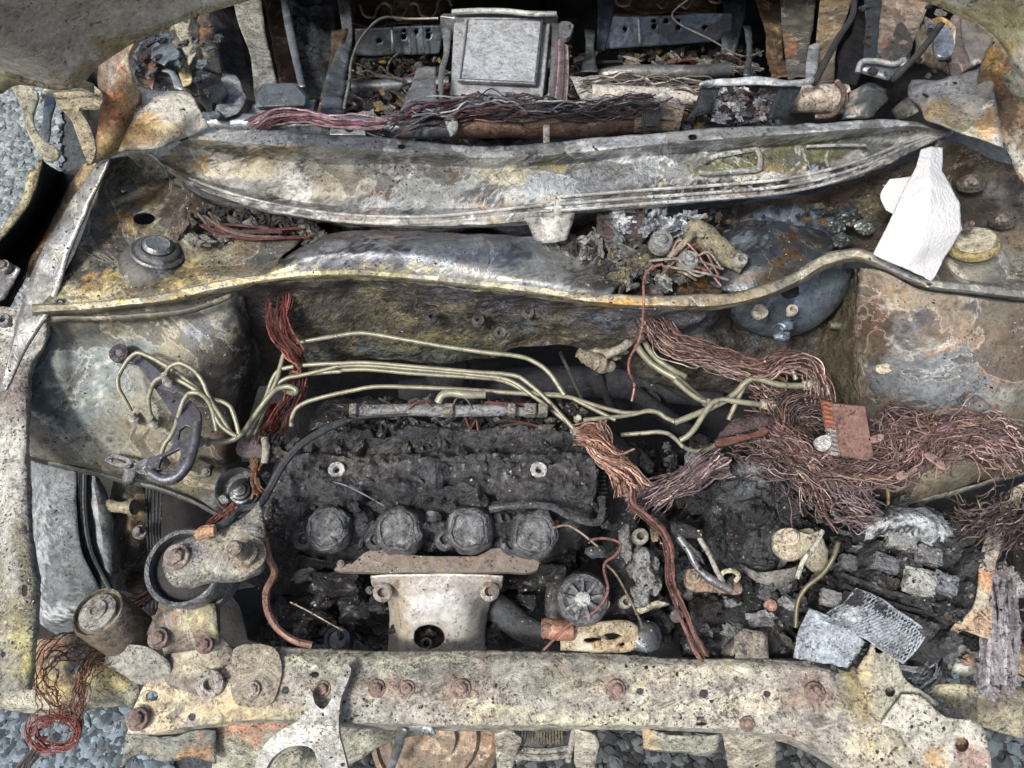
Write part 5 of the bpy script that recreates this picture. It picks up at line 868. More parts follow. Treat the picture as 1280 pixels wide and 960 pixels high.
# ---- tissue
ts = []
def tq(s): return q('C', s)
tp = thing('paper_sheet', 'torn piece of clean white paper draped by the right strut tower', 'paper', P(1160, 270, .95))
loft('paper_body', [X('1151 187 1.0; 1164 183 1.005; 1179 184 1.0'), X('1146 210 1.0; 1160 212 1.008; 1177 214 1.0'), X('1134 230 .995; 1162 232 1.01; 1188 234 1.0'), X('1124 250 .99; 1160 252 1.008; 1199 254 .995'), X('1110 280 .98; 1156 286 .995; 1203 286 .985'), X('1098 304 .97; 1146 312 .985; 1192 308 .97'), X('1091 318 .965; 1130 334 .97; 1180 326 .962'), X('1160 348 .96; 1165 351 .96; 1169 346 .96')], 'tissue', tp, '#ffffff', step=.003, thick=.0006, disp=.0022, dfreq=9, sharp=True, vsharp=True, fine=.0002)
loft('paper_fold', [X('1112 224 .985; 1128 222 .985; 1142 220 .985'), X('1101 244 .975; 1122 246 .975; 1140 244 .98'), X('1108 262 .97; 1120 268 .97; 1128 264 .975')], 'tissue', tp, '#ffffff', step=.003, thick=.0006, disp=.0015, fine=.0002, sharp=True)
# ---- wheel on the left
wh = thing('front_wheel', 'ash grey burnt front wheel seen past the left inner wing', 'wheel', P(90, 700, .1))
c = P(30, 665, .47); g = G('#7b8082'); ax = Vector((1,.12,.12)).normalized()
prof = [(.10,.16),(.12,.17),(.17,.165),(.215,.15),(.235,.12),(.245,.09),(.24,.04),(.22,0)]
loft('tyre', [X('38 575 .56; 38 640 .56; 38 700 .56; 40 750 .55; 50 782 .53; 75 796 .52; 105 798 .50'), X('54 580 .60; 52 640 .61; 53 700 .61; 58 742 .60; 74 768 .59; 96 778 .57; 120 780 .54'), X('74 584 .62; 74 640 .63; 78 695 .63; 88 730 .62; 104 752 .61; 122 762 .59; 140 764 .56'), X('95 588 .62; 95 640 .63; 103 690 .63; 116 718 .62; 128 736 .60; 138 746 .58; 150 752 .55')], 'tyre', wh, '#646a6d', disp=.003, step=.005, label='ash grey curved sidewall', spots=[(50,680,6,90,'#8d9496'),(112,772,40,4,'#2e3133'),(60,700,3,90,'#3e4245'),(88,725,4,30,'#3a3e40'),(64,690,5,80,'#565b5e'),(80,640,12,50,'#7d8386'),(70,765,30,6,'#9ba1a3'),(84,700,7,40,'#4d5154'),(90,650,6,50,'#6a6f72'),(60,745,20,6,'#52575a')])
loft('tyre_inner', [X('108 592 .59; 108 640 .60; 118 690 .60; 130 722 .59; 140 740 .58'), X('118 594 .61; 122 640 .62; 130 690 .61; 138 720 .60; 142 730 .58'), X('124 598 .60; 138 630 .60; 140 690 .60; 141 712 .60; 142 725 .57')], 'tyre', wh, '#7d8386', disp=.004, spots=[(120,640,14,30,'#94999b'),(128,700,8,16,'#5d6265')])
for k, (o, c_) in enumerate(((0,'#141517'),(3,'#33373a'),(6,'#17181a'),(9,'#55595c'),(12,'#1e2022'))): tube('tyre_cord', X(f'{96+o} 586 .615; {96+o} 640 .62; {104+o} 690 .62; {117+o} 718 .61; {128+o} 738 .60; {137+o*.6} 748 .59'), .0022, 'tyre', wh, c_, n=6)
hb = thing('wheel_hub', 'rusty brown hub and strut leg inside the left wheel', 'hub', P(165, 690, .3))
loft('strut_leg', [X('140 600 .57; 160 600 .58; 180 605 .57'), X('138 660 .56; 160 660 .58; 188 660 .56'), X('140 740 .52; 165 740 .54; 192 740 .52')], 'rusty', hb, '#4f463a', disp=.008, spots=[(165,640,20,'#77684c'),(160,700,24,30,'#453c33')])
bolt(164, 633, .60, 10, hb, '#857a60', mat='crust'); bolt(175, 665, .595, 9, hb, '#77706a', mat='crust', h=1.5); tube('hub_spindle', X('136 632 .60; 150 634 .605; 168 634 .61'), [.010,.008,.012], 'crust', hb, '#8d8262')
lump('ball_joint', 172, 730, .54, (16,12,12), 'sooty', hb, '#4d4135')
# ---- battery, burnt open, at the right
bt = thing('battery', 'burnt open battery with black cell blocks and grey lead grids spilling out', 'battery', P(1110, 740, .5))
def bh(x, y, p):
    dx, dy = x-1122, y-735; v = dx*.90+dy*.43; u = dx*.43-dy*.90; row = math.floor(u/33+.5); cl = math.floor((v+(row % 2)*14)/44); fu = abs(u/33-row); fv = (v+(row % 2)*14)/44-cl
    rr = math.sin(row*12.9+cl*78.2)*43758.5; rr -= math.floor(rr)
    k = smooth01((.42-fu)/.10)*smooth01(fv/.10)*smooth01((.92-fv)/.10)
    return .060*smooth01((96-abs(u))/30)*smooth01((82-abs(v))/20)*1.0+k*(.014+.022*rr)+.006*nz(p, 30, 5)+.005*nz(p, 120, 3)+.0028*math.sin(v*1.5)*k
relief('battery_case', [(1075,640),(1110,628),(1160,632),(1190,655),(1200,695),(1194,760),(1172,820),(1150,850),(1110,850),(1060,820),(1010,790),(1005,740),(1030,700)], .73, 'char', bt, '#3f4144', bh, step=.0032, edge=14, drop=.14, spots=[(1150,650,30,14,'#4d4f52'),(1126,676,14,9,'#6d6f6e'),(1150,725,16,12,'#9a9b98'),(1107,706,14,9,'#5d6064'),(1178,728,12,10,'#6a7076'),(1160,694,12,9,'#63666a'),(1140,700,10,6,'#7d8084'),(1110,735,20,6,'#4a4642')])
# silvery melted caps on some cells
for x_, y_, a, b_, c_ in [(1126,674,15,10,'#8a8c8a'),(1107,704,13,8,'#6d7074'),(1149,727,16,12,'#a9aaa6'),(1180,730,12,10,'#7d8389'),(1038,748,11,8,'#8f9193'),(1160,695,13,9,'#77797b'),(1060,704,9,8,'#5b5d60')]:
    z_ = .822 if x_ > 1080 else .785; mp = MPP(x_, y_, z_); g = G(c_)
    glump(g, P(x_, y_, z_), (a*1.15*mp, b_*1.25*mp, b_*mp*.8), 4, .16, 2.6, rot=-.42+R.random()*.2, sq=.85); g.out('cell_cap', 'alu', bt)
loft('crumpled_plates', [X('1090 640 .80; 1115 632 .815; 1150 634 .815; 1180 646 .805; 1198 662 .79'), X('1085 654 .82; 1112 646 .84; 1148 650 .84; 1175 660 .83; 1196 680 .81'), X('1080 676 .81; 1110 668 .825; 1140 674 .825; 1166 688 .815; 1188 712 .80')], 'alu', bt, '#b4babd', step=.003, disp=.003, label='silvery crumpled plate edges on the far end', spots=[(1110,640,16,10,'#3a3c3e'),(1160,650,30,12,'#a9aeb0'),(1120,668,40,6,'#2c2e31')],
     shape=lambda x, y, p: .0022*math.sin((x*.95+y*.35)*1.9))
for k in range(3):
    y_ = 700+k*13; tube('separator_edge', [(1050+R.random()*20, y_+18, .80), (1110, y_+34+R.random()*6, .815), (1175+R.random()*20, y_+62, .80)], .0026, 'char', bt, R.choice(['#2b2c2f','#44464a','#1e1f22']), n=6, wob=.4)
# lead grids
def grid(name, quad, nu_, nv_, r, col, label):
    g = G(col); a, b_, c_, d_ = [P(*p) for p in quad]
    def pt(u, v):
        p = a.lerp(b_, u).lerp(d_.lerp(c_, u), v); e = max(abs(u-.5), abs(v-.5))*2; return p+Vector((.006*nz(p, 22), .006*nz(p+Vector((5,5,5)), 22), .014*math.sin(u*3)+.008*nz(p, 25)+.010*nz(p+Vector((1,2,3)), 40)*max(0,e-.5)))
    for i in range(nu_+1):
        for j in range(nv_):
            u0 = i/nu_; u1 = (i+.5*(1 if j % 2 == 0 else -1))/nu_; 
            s0 = min(max((i+(.5 if j % 2 else 0))/nu_,0),1); s1 = min(max((i+(.0 if j % 2 else .5))/nu_,0),1); s2 = min(max((i-(.0 if not j % 2 else -1)-.5*(1 if not j % 2 else 0))/nu_,0),1)
            gtube(g, [pt(s0, j/nv_), pt(s1, (j+1)/nv_)], r, 5, cap=False, res=3); gtube(g, [pt(s0, j/nv_), pt(min(max(s0+(s0-s1),0),1), (j+1)/nv_)], r, 5, cap=False, res=3)
    for e in (((0,0),(1,0)),((1,0),(1,1)),((1,1),(0,1)),((0,1),(0,0))): gtube(g, [pt(e[0][0]+(e[1][0]-e[0][0])*t/6, e[0][1]+(e[1][1]-e[0][1])*t/6) for t in range(7)], r*1.8, 6)
    return g.out(name, 'alu', bt, label=label)
grid('lead_grid', [(1068,740,.806),(1162,798,.806),(1130,828,.796),(1028,776,.80)], 24, 9, .0007, '#a3acb5', 'pale lead grid torn open')
def dia(x, y, p): return .0012*math.sin((x+y*.6)*.9)*math.sin((x-y*.9)*.9)
loft('lead_plate', [X('1074 746 .803; 1105 761 .813; 1132 778 .812; 1152 794 .80'), X('1054 756 .803; 1090 774 .814; 1120 792 .813; 1142 810 .80'), X('1036 772 .797; 1072 791 .806; 1105 809 .805; 1124 820 .793')], 'alu', bt, '#b1bac2', step=.003, disp=.002, shape=dia)
loft('lead_plate', [X('1012 760 .80; 1040 772 .80; 1070 792 .795; 1082 803 .79'), X('1000 785 .79; 1030 800 .79; 1055 812 .786; 1070 820 .78'), X('992 822 .775; 1020 828 .775; 1045 832 .775; 1060 836 .775')], 'alu', bt, '#a9b3bc', step=.003, disp=.003, shape=dia, label='bluish grey lead plate resting on the front beam')
lumps(bt, [(1020+R.random()*190, 640+R.random()*200, .745+R.random()*.028, (3+R.random()**2*13,2+R.random()**2*8,4), R.choice(['#1f2023','#303235','#5c5f62','#26282b','#85888a','#17181a']), .8, -.4+R.random()*.5, R.random()*.6) for k in range(300)])
# ---- right rail bracket
rb = thing('battery_stay', 'long pale rusty angled stay with bolt at the right of the battery', 'bracket', P(1235, 740, .7))
loft('stay_strip', [X('1262 612 .80; 1240 655 .80; 1225 700 .82; 1222 745 .822; 1218 760 .822'), X('1285 600 .80; 1262 665 .80; 1244 705 .82; 1238 745 .822; 1236 762 .822')], 'crust', rb, '#a09680', thick=.004, disp=.002, spots=[(1232,720,8,16,'#b0742f'),(1245,680,10,'#9da09a')])
plate('stay_foot', q('I','1105 345; 1160 335; 1165 400; 1155 470; 1130 465; 1090 450; 1050 440; 1010 480; 1000 470; 1020 420; 1060 390', .82), .004, 'crust', rb, '#a98d66'); bolt(1225, 778, .823, 7, rb, '#a8743e')
lead = ['#8f8b93','#7d7a83','#a3a1a8','#6f6a72']
ma = thing('molten_ash_mass', 'fluffy grey purple molten ash clinging below the stay', 'melted ash', P(1235, 800, .6))
g = G('#85818a')
for k in range(60):
    u = R.random(); x_ = 1222+u*34+R.random()*18; y_ = 715+R.random()*145; 
    if x_+ (y_-790)*.1 > 1272: continue
    glump(g, P(x_, y_, .71+R.random()*.04), [v*.001 for v in (7+R.random()*9,7+R.random()*12,6+R.random()*6)], 3, .8, 2, R.choice(lead))
g.out('ash_crust', 'crust', ma)
for k in range(30): x_ = 1230+R.random()*40; tube('ash_strand', [(x_, 720+R.random()*60, .77), (x_+R.random()*14-7, 770+R.random()*30, .775), (x_+R.random()*16-8, 820+R.random()*40, .765)], .0022, 'crust', ma, R.choice(lead), n=6, wob=.4)
loft('wing_base', [q('I','1010 590 .70; 1060 470 .72; 1100 480 .72'), q('I','1060 615 .70; 1110 600 .71; 1240 640 .70')], 'cowl', ma, '#8f908a'); bolt(1209, 825, .73, 7, ma, '#a87448')
# right lower corner rail
loft('front_rail', [q('I','900 690 .70; 960 650 .71; 1060 640 .71; 1160 660 .70; 1290 650 .69'), q('I','980 700 .70; 1060 690 .705; 1160 700 .70; 1290 700 .69'), q('I','1000 770 .68; 1080 780 .68; 1180 810 .67; 1290 840 .66')], 'crust', car, '#96906f', disp=.004, spots=[(1250,880,40,16,'#6f6756'),(1200,862,40,8,'#b3ad88')])
loft('corner_panel', [X('1262 640 .78; 1275 640 .78; 1300 640 .78'), X('1268 720 .74; 1280 720 .74; 1300 720 .74'), X('1262 800 .71; 1280 810 .71; 1300 820 .71')], 'sooty', car, '#1b1a1a')
loft('corner_panel', [X('1255 805 .73; 1275 800 .73; 1295 810 .73'), X('1250 840 .72; 1270 850 .72; 1295 850 .72')], 'rusty', car, '#85603c')
bundle('ground_strap', q('I','1020 470 .77; 990 560 .765; 940 630 .76; 880 660 .755'), 10, .010, .0018, ['#6d747a','#8b9298','#4c5156'], mat='alu', label='frayed grey cable strands curling down beside the battery', cat='cable', wave=.006)
for k in range(8): tube('loose_cable', X(f'{1195+k*3} {690+k*8} .77; {1185+k*2} {760} .77; {1165-k*2} {820+k*3} .765; {1140} {845+k*2} .76'), .0016, 'alu', bt, '#5f666c', n=6)
# ================================================================ wiring
CU = ['#6f5b54','#b39f98','#9a827e','#7d5a50','#8f6f66','#5f4640','#a58c84','#4a3632','#866f6c','#6b504c']; CD = ['#4a3e3c','#5f5250','#75686a','#8d8580','#332b2b']; RD = ['#753c36','#84463e','#522e2b','#97695f','#5e4640']; PK = ['#94807c','#b09c98','#75666a','#857078','#56484c']
WN = 1.0; WR = .64
def harness(name, label, parts, cat='wire harness'):
    t = thing(name, label, cat, P(*parts[0][0][len(parts[0][0])//2][:2], .5), 'bundles of bare wire')
    for i, (path, n, sp, r, cols, kw) in enumerate(parts): bundle('wire_strands', path, int(n*WN*(.9 if kw.get('wave', 0) >= .01 else 1)), sp*1.1, r*WR, cols, t, **(dict(kw, wave=kw['wave']*1.15, fray=.6) if kw.get('wave', 0) >= .01 and 'noloop' not in kw else kw))
    return t
harness('wire_harness', 'reddish bare wire bundle hanging down the left strut tower to orange ends', [
    (cc(q('D','1040 150 .86; 1050 200 .86; 1035 260 .855; 1050 330 .85; 1100 400 .84; 1112 450 .82; 1100 520 .80; 1060 600 .79; 1000 690 .785; 965 760 .79')), 26, .011, .0013, RD, dict(wave=.004, ends=2.2)),
    (q('D','1080 360 .835; 1120 420 .82; 1125 500 .80; 1090 560 .79'), 10, .009, .0013, CD, dict(wave=.004)),
    (q('D','960 780 .80; 955 830 .80; 950 870 .80; 965 920 .795'), 8, .005, .0022, ['#a37a5c','#b08a6c','#8c6850'], dict(wave=.002, ends=2.5))])
lump('harness_knot', 334, 525, .785, (15,20,9), 'copper', bpy.data.objects['wire_harness'], '#7a2e28', 4, .4)
harness('wire_harness', 'frayed copper wire plait with fanned top lying on the right end of the engine', [
    (q('E','925 720 .86; 960 700 .86; 990 760 .86; 1040 800 .855; 1090 850 .85; 1110 900 .845'), 60, .013, .0011, ['#94705f','#ab8877','#7a5648','#bd9f90'], dict(wave=.003, ends=1.9)),
    (q('E','935 680 .865; 980 730 .865; 1030 790 .86; 1080 820 .855'), 60, .012, .0012, ['#9c7665','#b59484','#6f4c40'], dict(wave=.003, ends=2.6, fray=.6)),
    (cc(q('E','1080 830 .85; 1100 900 .845'), q('H','1100 -30 .84; 1140 10 .835; 1200 60 .83; 1238 130 .825; 1240 250 .82'), q('I','-20 300 .80; 10 370 .79; 40 440 .78; 80 520 .77; 95 545 .765')), 14, .006, .0020, ['#75544c','#8d6a60','#5e4340'], dict(wave=.002, ends=1.1, seg=40))])
harness('wire_harness', 'brown copper harness running from the brace along the firewall to the copper comb plate', [
    (cc(q('E','1165 215 .88; 1175 260 .87; 1220 320 .86'), q('F','0 365 .86; 100 395 .855; 200 425 .85; 300 450 .85; 360 420 .855; 440 420 .855; 500 450 .85; 525 520 .845; 535 580 .84')), 46, .014, .0012, CU, dict(wave=.006, seg=40)),
    (cc(q('E','1160 200 .89; 1190 280 .865'), q('F','-20 370 .86; 120 420 .85; 260 470 .84; 330 520 .83; 400 590 .82')), 30, .014, .0011, CU+CD, dict(wave=.008, seg=36)),
    (q('F','300 520 .82; 350 560 .82; 400 600 .82; 420 660 .82'), 40, .024, .0012, CU, dict(wave=.012))])
harness('wire_harness', 'dark arched bundle of stiff wire ends left of the copper comb plate', [
    (q('F','380 620 .83; 430 590 .845; 490 600 .845; 540 650 .84'), 70, .020, .0012, ['#2e2829','#443a3a','#5a4c48','#6b5850'], dict(wave=.005)),
    (q('F','350 590 .835; 355 640 .835; 400 700 .83; 470 750 .83; 540 790 .83'), 40, .014, .0013, CU+['#a0887a'], dict(wave=.006))])
harness('wire_harness', 'wide tangle of copper wires spreading right across the inner wing', [
    (q('F','560 790 .83; 640 810 .83; 740 820 .83; 840 800 .825; 900 730 .83; 1000 690 .835; 1100 700 .84; 1200 750 .84; 1300 780 .84'), 60, .018, .0012, CU+PK, dict(wave=.012, seg=36)),
    (q('F','880 800 .81; 950 720 .83; 1050 670 .84; 1150 680 .84; 1230 740 .84; 1290 820 .83'), 60, .022, .0012, CU+PK, dict(wave=.014, seg=30)),
    (q('F','700 650 .83; 800 630 .84; 880 680 .84; 890 740 .84; 850 800 .83; 780 830 .83; 700 800 .83'), 26, .020, .0011, CU, dict(wave=.018)),
    (q('F','520 780 .82; 650 790 .84; 760 760 .84; 830 720 .84; 960 700 .84; 1080 720 .84; 1250 800 .83'), 36, .022, .0012, CU+CD, dict(wave=.016)),
    (q('F','720 640 .83; 760 700 .84; 790 760 .84; 800 820 .83'), 16, .014, .0011, CU, dict(wave=.012))])
harness('wire_harness', 'loose brown wires falling from the copper comb plate over the gearbox and battery', [
    (q('F','200 700 .82; 300 730 .82; 400 780 .82; 480 860 .815; 560 960 .81; 620 1010 .80'), 44, .016, .0012, CU+CD, dict(wave=.012, fray=.6)),
    (q('F','400 760 .82; 520 800 .82; 620 860 .815; 700 950 .81; 740 1000 .80'), 50, .018, .0012, PK+CD, dict(wave=.012, fray=.6)),
    (q('F','350 700 .82; 420 760 .83; 520 830 .82; 560 930 .81'), 30, .02, .0011, PK+CU, dict(wave=.018, fray=.4)),
    (q('F','240 700 .82; 280 770 .815; 380 830 .81; 460 920 .81; 500 1000 .80'), 20, .018, .0011, CD+PK, dict(wave=.015, fray=.5))])
harness('wire_harness', 'short pinkish bundle of fine wires between engine and gearbox', [
    (cc(q('E','1090 960 .80; 1160 920 .81'), q('F','20 860 .815; 90 810 .82; 160 780 .82')), 50, .015, .0012, PK, dict(wave=.005, ends=1.5)),
    (q('F','-110 950 .80; -40 900 .81; 40 870 .81; 150 800 .82'), 30, .012, .0012, PK+CD, dict(wave=.006))])
harness('wire_harness', 'dark brown wires at the right edge above the battery', [
    (q('I','1000 20 .81; 1080 40 .81; 1180 10 .81; 1290 -40 .81'), 44, .022, .0012, ['#54484a','#6b5c5a','#3f3433','#7d7068'], dict(wave=.012)),
    (q('I','1290 60 .80; 1220 50 .81; 1140 80 .81; 1080 110 .80'), 30, .024, .0012, ['#54484a','#665550','#3f3433'], dict(wave=.012)),
    (q('I','560 -20 .81; 640 10 .81; 720 40 .81; 800 50 .80'), 26, .016, .0011, PK+['#8a8a90'], dict(wave=.012))])
harness('wire_harness', 'rusty wires wound over the left chassis rail end with a loop at the bottom', [
    (q('G','360 470 .75; 280 490 .755; 190 520 .755; 160 580 .75; 165 640 .745; 200 720 .74; 250 780 .735'), 18, .012, .0011, ['#6e4638','#84583f','#57392f'], dict(wave=.01)),
    (q('G','390 520 .75; 340 560 .75; 310 640 .745; 290 720 .74; 260 790 .735'), 22, .010, .0011, ['#6e4638','#7d5a48','#57392f'], dict(wave=.008)),
    (q('G','150 760 .735; 110 790 .735; 130 850 .73; 190 880 .73; 260 860 .73; 280 800 .735; 240 770 .74; 160 780 .74'), 14, .006, .0013, ['#8a4a44','#6e3a34'], dict(wave=.006)),
    (q('G','170 860 .66; 130 900 .6; 80 950 .5; 50 990 .45'), 8, .010, .0026, ['#4d4448','#6b5c60'], dict(wave=.001, ends=1)), ])
harness('wire_harness', 'red wires poking out beside the left engine mount', [
    (q('G','480 350 .74; 540 320 .75; 600 270 .76'), 14, .008, .0012, RD, dict(wave=.003)), (q('G','790 60 .80; 830 20 .805; 870 -30 .81'), 14, .007, .0013, RD, dict(wave=.004))])
# ---- comb plate and other flat bits
cp = thing('copper_comb_plate', 'flat pinkish brown plate with a comb of teeth on its left side', 'heat sink', P(1064, 540, .84))
plate('copper_sheet', q('F','545 575; 690 588; 722 772; 700 790; 580 765; 560 670', .895), .004, 'copper', cp, '#8c6e64', round_=False, bevel=.001, label='pink brown copper sheet')
for k in range(12):
    u = k/11; g = G('#a39c98' if k > 5 else '#a06a55'); x_ = 525+30*u; y_ = 578+185*u; a = P(850+x_*.336, 310+y_*.336, .895); b_ = P(850+(x_+34)*.336, 310+(y_+4)*.336, .895); gtube(g, [a+Vector((0,0,.002)), b_], .003, 8); g.out('comb_tooth', 'copper' if k < 6 else 'alu', cp)
plate('bright_terminal', q('F','500 715; 540 695; 560 700; 565 730; 545 750; 520 745', .90), .006, 'alu', cp, '#c0bfbd')
ct = thing('copper_terminals', 'three small pink copper ring terminals on the wire tangle', 'terminals', P(1110, 580, .82))
for pts in ('700 712; 740 692; 762 698; 755 712; 715 724','805 840; 830 828; 845 835; 878 815; 885 822; 850 850; 825 862; 808 855','908 765; 920 758; 990 815; 988 825; 945 800'): plate('ring_terminal', q('F', pts, .895), .003, 'copper', ct, '#9a8078', bevel=.0005)
bw = thing('burnt_relay_strip', 'brown flat strip of burnt plastic left of the copper comb plate', 'relay strip', P(920, 540, .8))
plate('strip_rail', q('F','130 715; 150 708; 260 690; 330 670; 335 680; 250 710; 150 735; 132 730', .86), .005, 'copper', bw, '#6a4a40')
loft('strip_body', [q('F','145 690 .85; 200 640 .855; 280 620 .855; 340 625 .855'), q('F','140 710 .845; 220 690 .855; 290 670 .855; 345 660 .855')], 'sooty', bw, '#4f4140', disp=.005)
# single wires
def strand(name, pts, r, col, label, cat='wire', mat='copper'): return tube(name, pts, r, mat, None, col, n=7, label=label, cat=cat, group='single wires' if name == 'single_wire' else None)
strand('single_wire', cc(q('E','1215 60 .955; 1170 75 .955; 1148 110 .955; 1145 200 .955; 1140 280 .93; 1125 350 .91; 1090 420 .88; 1090 460 .87; 1110 510 .85; 1100 570 .84')), .0016, '#9a6c64', 'single pink wire hooked over the brace and hanging in front of the firewall')
strand('black_cable', cc(q('D','1290 640 .86; 1200 680 .865; 1110 740 .865; 1050 810 .86; 1000 900 .855; 960 960 .86'), q('G','900 -10 .86; 850 30 .87; 790 70 .87')), .0045, '#34373b', 'black cable curving down the left end of the engine to the mount', 'cable', 'dark')
strand('sensor_wire', cc(q('G','985 100 .86; 1000 170 .855; 1022 220 .83; 990 300 .80; 1000 380 .78; 1040 440 .77; 1100 480 .765; 1160 495 .76')), .0042, '#85665a', 'thick pinkish wire hanging in front of the left engine mount')
strand('single_wire', q('G','1080 335 .78; 1150 370 .775; 1220 410 .77; 1275 440 .765'), .0011, '#8a7f76', 'thin pale wire below the sensor wire')
strand('single_wire', q('E','-10 870 .83; 40 885 .83; 110 920 .825; 180 960 .82'), .0010, '#77747a', 'thin grey wire slanting across the valve cover')
strand('single_wire', q('H','800 60 .84; 860 50 .84; 900 70 .84; 940 100 .84; 975 130 .84'), .0014, '#8a7568', 'thin wire arching over the canister cap')
strand('single_wire', q('H','940 105 .84; 1000 98 .84; 1060 120 .84; 1040 160 .84; 1000 190 .835; 1010 300 .81; 960 370 .80; 880 410 .79; 770 515 .77'), .0017, '#7d5854', 'reddish wire running from the canister down to the front beam')
strand('single_wire', q('H','1000 190 .83; 1040 230 .83; 1090 320 .82; 1130 400 .81; 1140 430 .80'), .0015, '#6a6450', 'olive wire right of the canister')
strand('single_wire', q('C','40 -10 .80; -30 60 .8; 120 150 .80; 240 210 .80; 310 190 .80'), .0016, '#5f5c58', 'thin wire across the right footwell')
strand('single_wire', q('I','1180 430 .74; 1190 520 .74; 1205 600 .735; 1195 680 .73'), .0016, '#6a5a60', 'thin purple wire hanging under the stay')
strand('single_wire', q('F','750 850 .80; 772 900 .80; 775 960 .80'), .002, '#8a7f62', 'short yellowish wire below the copper tangle')
strand('orange_connector', q('G','735 90 .875; 760 72 .878; 800 68 .878'), .0065, '#a0703c', 'small orange connector clip on the mount arm', 'connector', 'crust')
# ================================================================ interior behind the cowl
bodyi = car
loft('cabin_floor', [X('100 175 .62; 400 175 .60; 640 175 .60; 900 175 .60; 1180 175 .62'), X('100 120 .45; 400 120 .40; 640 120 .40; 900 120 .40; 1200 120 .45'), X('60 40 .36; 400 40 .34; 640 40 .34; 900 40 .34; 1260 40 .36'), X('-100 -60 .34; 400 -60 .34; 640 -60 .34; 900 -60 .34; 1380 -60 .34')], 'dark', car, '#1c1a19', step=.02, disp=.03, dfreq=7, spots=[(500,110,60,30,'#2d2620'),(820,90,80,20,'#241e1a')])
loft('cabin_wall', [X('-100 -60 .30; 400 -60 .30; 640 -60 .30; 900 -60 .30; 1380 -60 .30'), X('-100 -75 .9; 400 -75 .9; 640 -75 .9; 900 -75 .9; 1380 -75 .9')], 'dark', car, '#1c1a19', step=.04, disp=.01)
def strip(name, crop, s1, s2, mat, col, **k): return loft(name, [q(crop, s1), q(crop, s2)], mat, k.pop('parent', car), col, **k)
# left door opening posts and sill
strip('door_post', 'A', '450 170 .92; 560 100 .86; 640 40 .82; 700 -40 .78', '520 330 .92; 620 345 .90; 720 350 .88; 800 300 .84', 'rusty', '#6d665a', disp=.01, spots=[(190,70,20,30,'#6b4234'),(175,65,14,20,'#57646e'),(205,60,16,20,'#8b9088'),(228,90,9,14,'#b3a25e'),(240,60,8,24,'#585c62'),(225,40,12,12,'#a09878')])
strip('door_post', 'A', '735 40 .80; 745 150 .82; 765 260 .85', '780 40 .80; 800 150 .82; 825 270 .85', 'rusty', '#8f8468', disp=.003, spots=[(250,40,8,12,'#b0763a')])
plate('speaker_bracket', q('A','735 265; 800 275; 825 300; 845 345; 820 370; 790 380; 790 410; 765 400; 740 340; 738 300', .90), .01, 'char', car, '#1e1f21')
strip('trim_remnant', 'A', '570 210 .86; 590 150 .85; 630 130 .85; 650 170 .85', '600 260 .87; 640 290 .88; 655 240 .87; 650 200 .86', 'grey', '#8e979c', disp=.004)
strip('trim_remnant', 'A', '650 230 .88; 670 215 .88; 705 240 .88', '680 320 .89; 700 315 .89; 715 300 .89', 'crust', '#b8a868', disp=.003)
strip('trim_remnant', 'A', '830 280 .86; 870 280 .86; 905 330 .87; 925 360 .87', '800 440 .90; 850 440 .90; 880 430 .90; 900 400 .89', 'crust', '#83888c', disp=.005)
strip('gap_shade_strip', 'A', '780 -60 .70; 790 100 .72; 830 260 .76', '855 -60 .66; 905 150 .70; 940 330 .76', 'dark', '#1c1e25', disp=.004)  # near-black strip, the shade of the open gap put into its colour
strip('seat_belt_post', 'A', '855 -60 .72; 880 60 .74; 930 200 .78; 945 350 .82', '965 -60 .72; 985 100 .74; 1010 220 .78; 1035 330 .82', 'crust', '#8f8f82', disp=.003)
strip('cross_member', 'A', '970 -60 .66; 1000 100 .68; 1040 310 .72', '1045 -60 .66; 1070 150 .68; 1110 310 .72', 'rusty', '#4f3a2c', disp=.004)
strip('seat_rail', 'A', '1035 -60 .69; 1060 100 .71; 1110 320 .76', '1060 -60 .69; 1090 100 .71; 1135 320 .76', 'grey', '#828b92')
strip('footwell_panel', 'A', '1065 -60 .60; 1100 150 .62; 1130 320 .66', '1230 -60 .60; 1250 150 .62; 1260 440 .70', 'sooty', '#3f4448', disp=.012, spots=[(385,85,14,18,'#2b333b')])
strip('seat_rail', 'A', '1230 100 .70; 1230 200 .72; 1180 420 .76', '1290 100 .70; 1270 230 .72; 1230 440 .76', 'rusty', '#4b3a2e', disp=.006)
strip('seat_rail', 'B', '0 -30 .66; 20 130 .70; -40 300 .76; -60 440 .82', '50 -30 .66; 60 130 .70; 40 280 .74; 20 440 .80', 'grey', '#656b70', disp=.005)
# box remnant on the scuttle
bx = thing('control_unit', 'small flat charred box with layered top lying left behind the cowl', 'control unit', P(352, 125, .85))
for z_, s_ in ((.868,1.0),(.876,.94),(.884,.90)):
    plate('unit_layer', [(352+(x-352)*s_, 122+(y-122)*s_, z_) for x, y, _ in X('318 118 0; 328 104 0; 372 104 0; 386 120 0; 384 132 0; 320 134 0')], .004, 'grey', bx, '#63676a', round_=False)
plate('unit_tray', X('308 148; 316 130; 395 124; 388 148', .86), .004, 'cowl', bx, '#7d8084', round_=False)
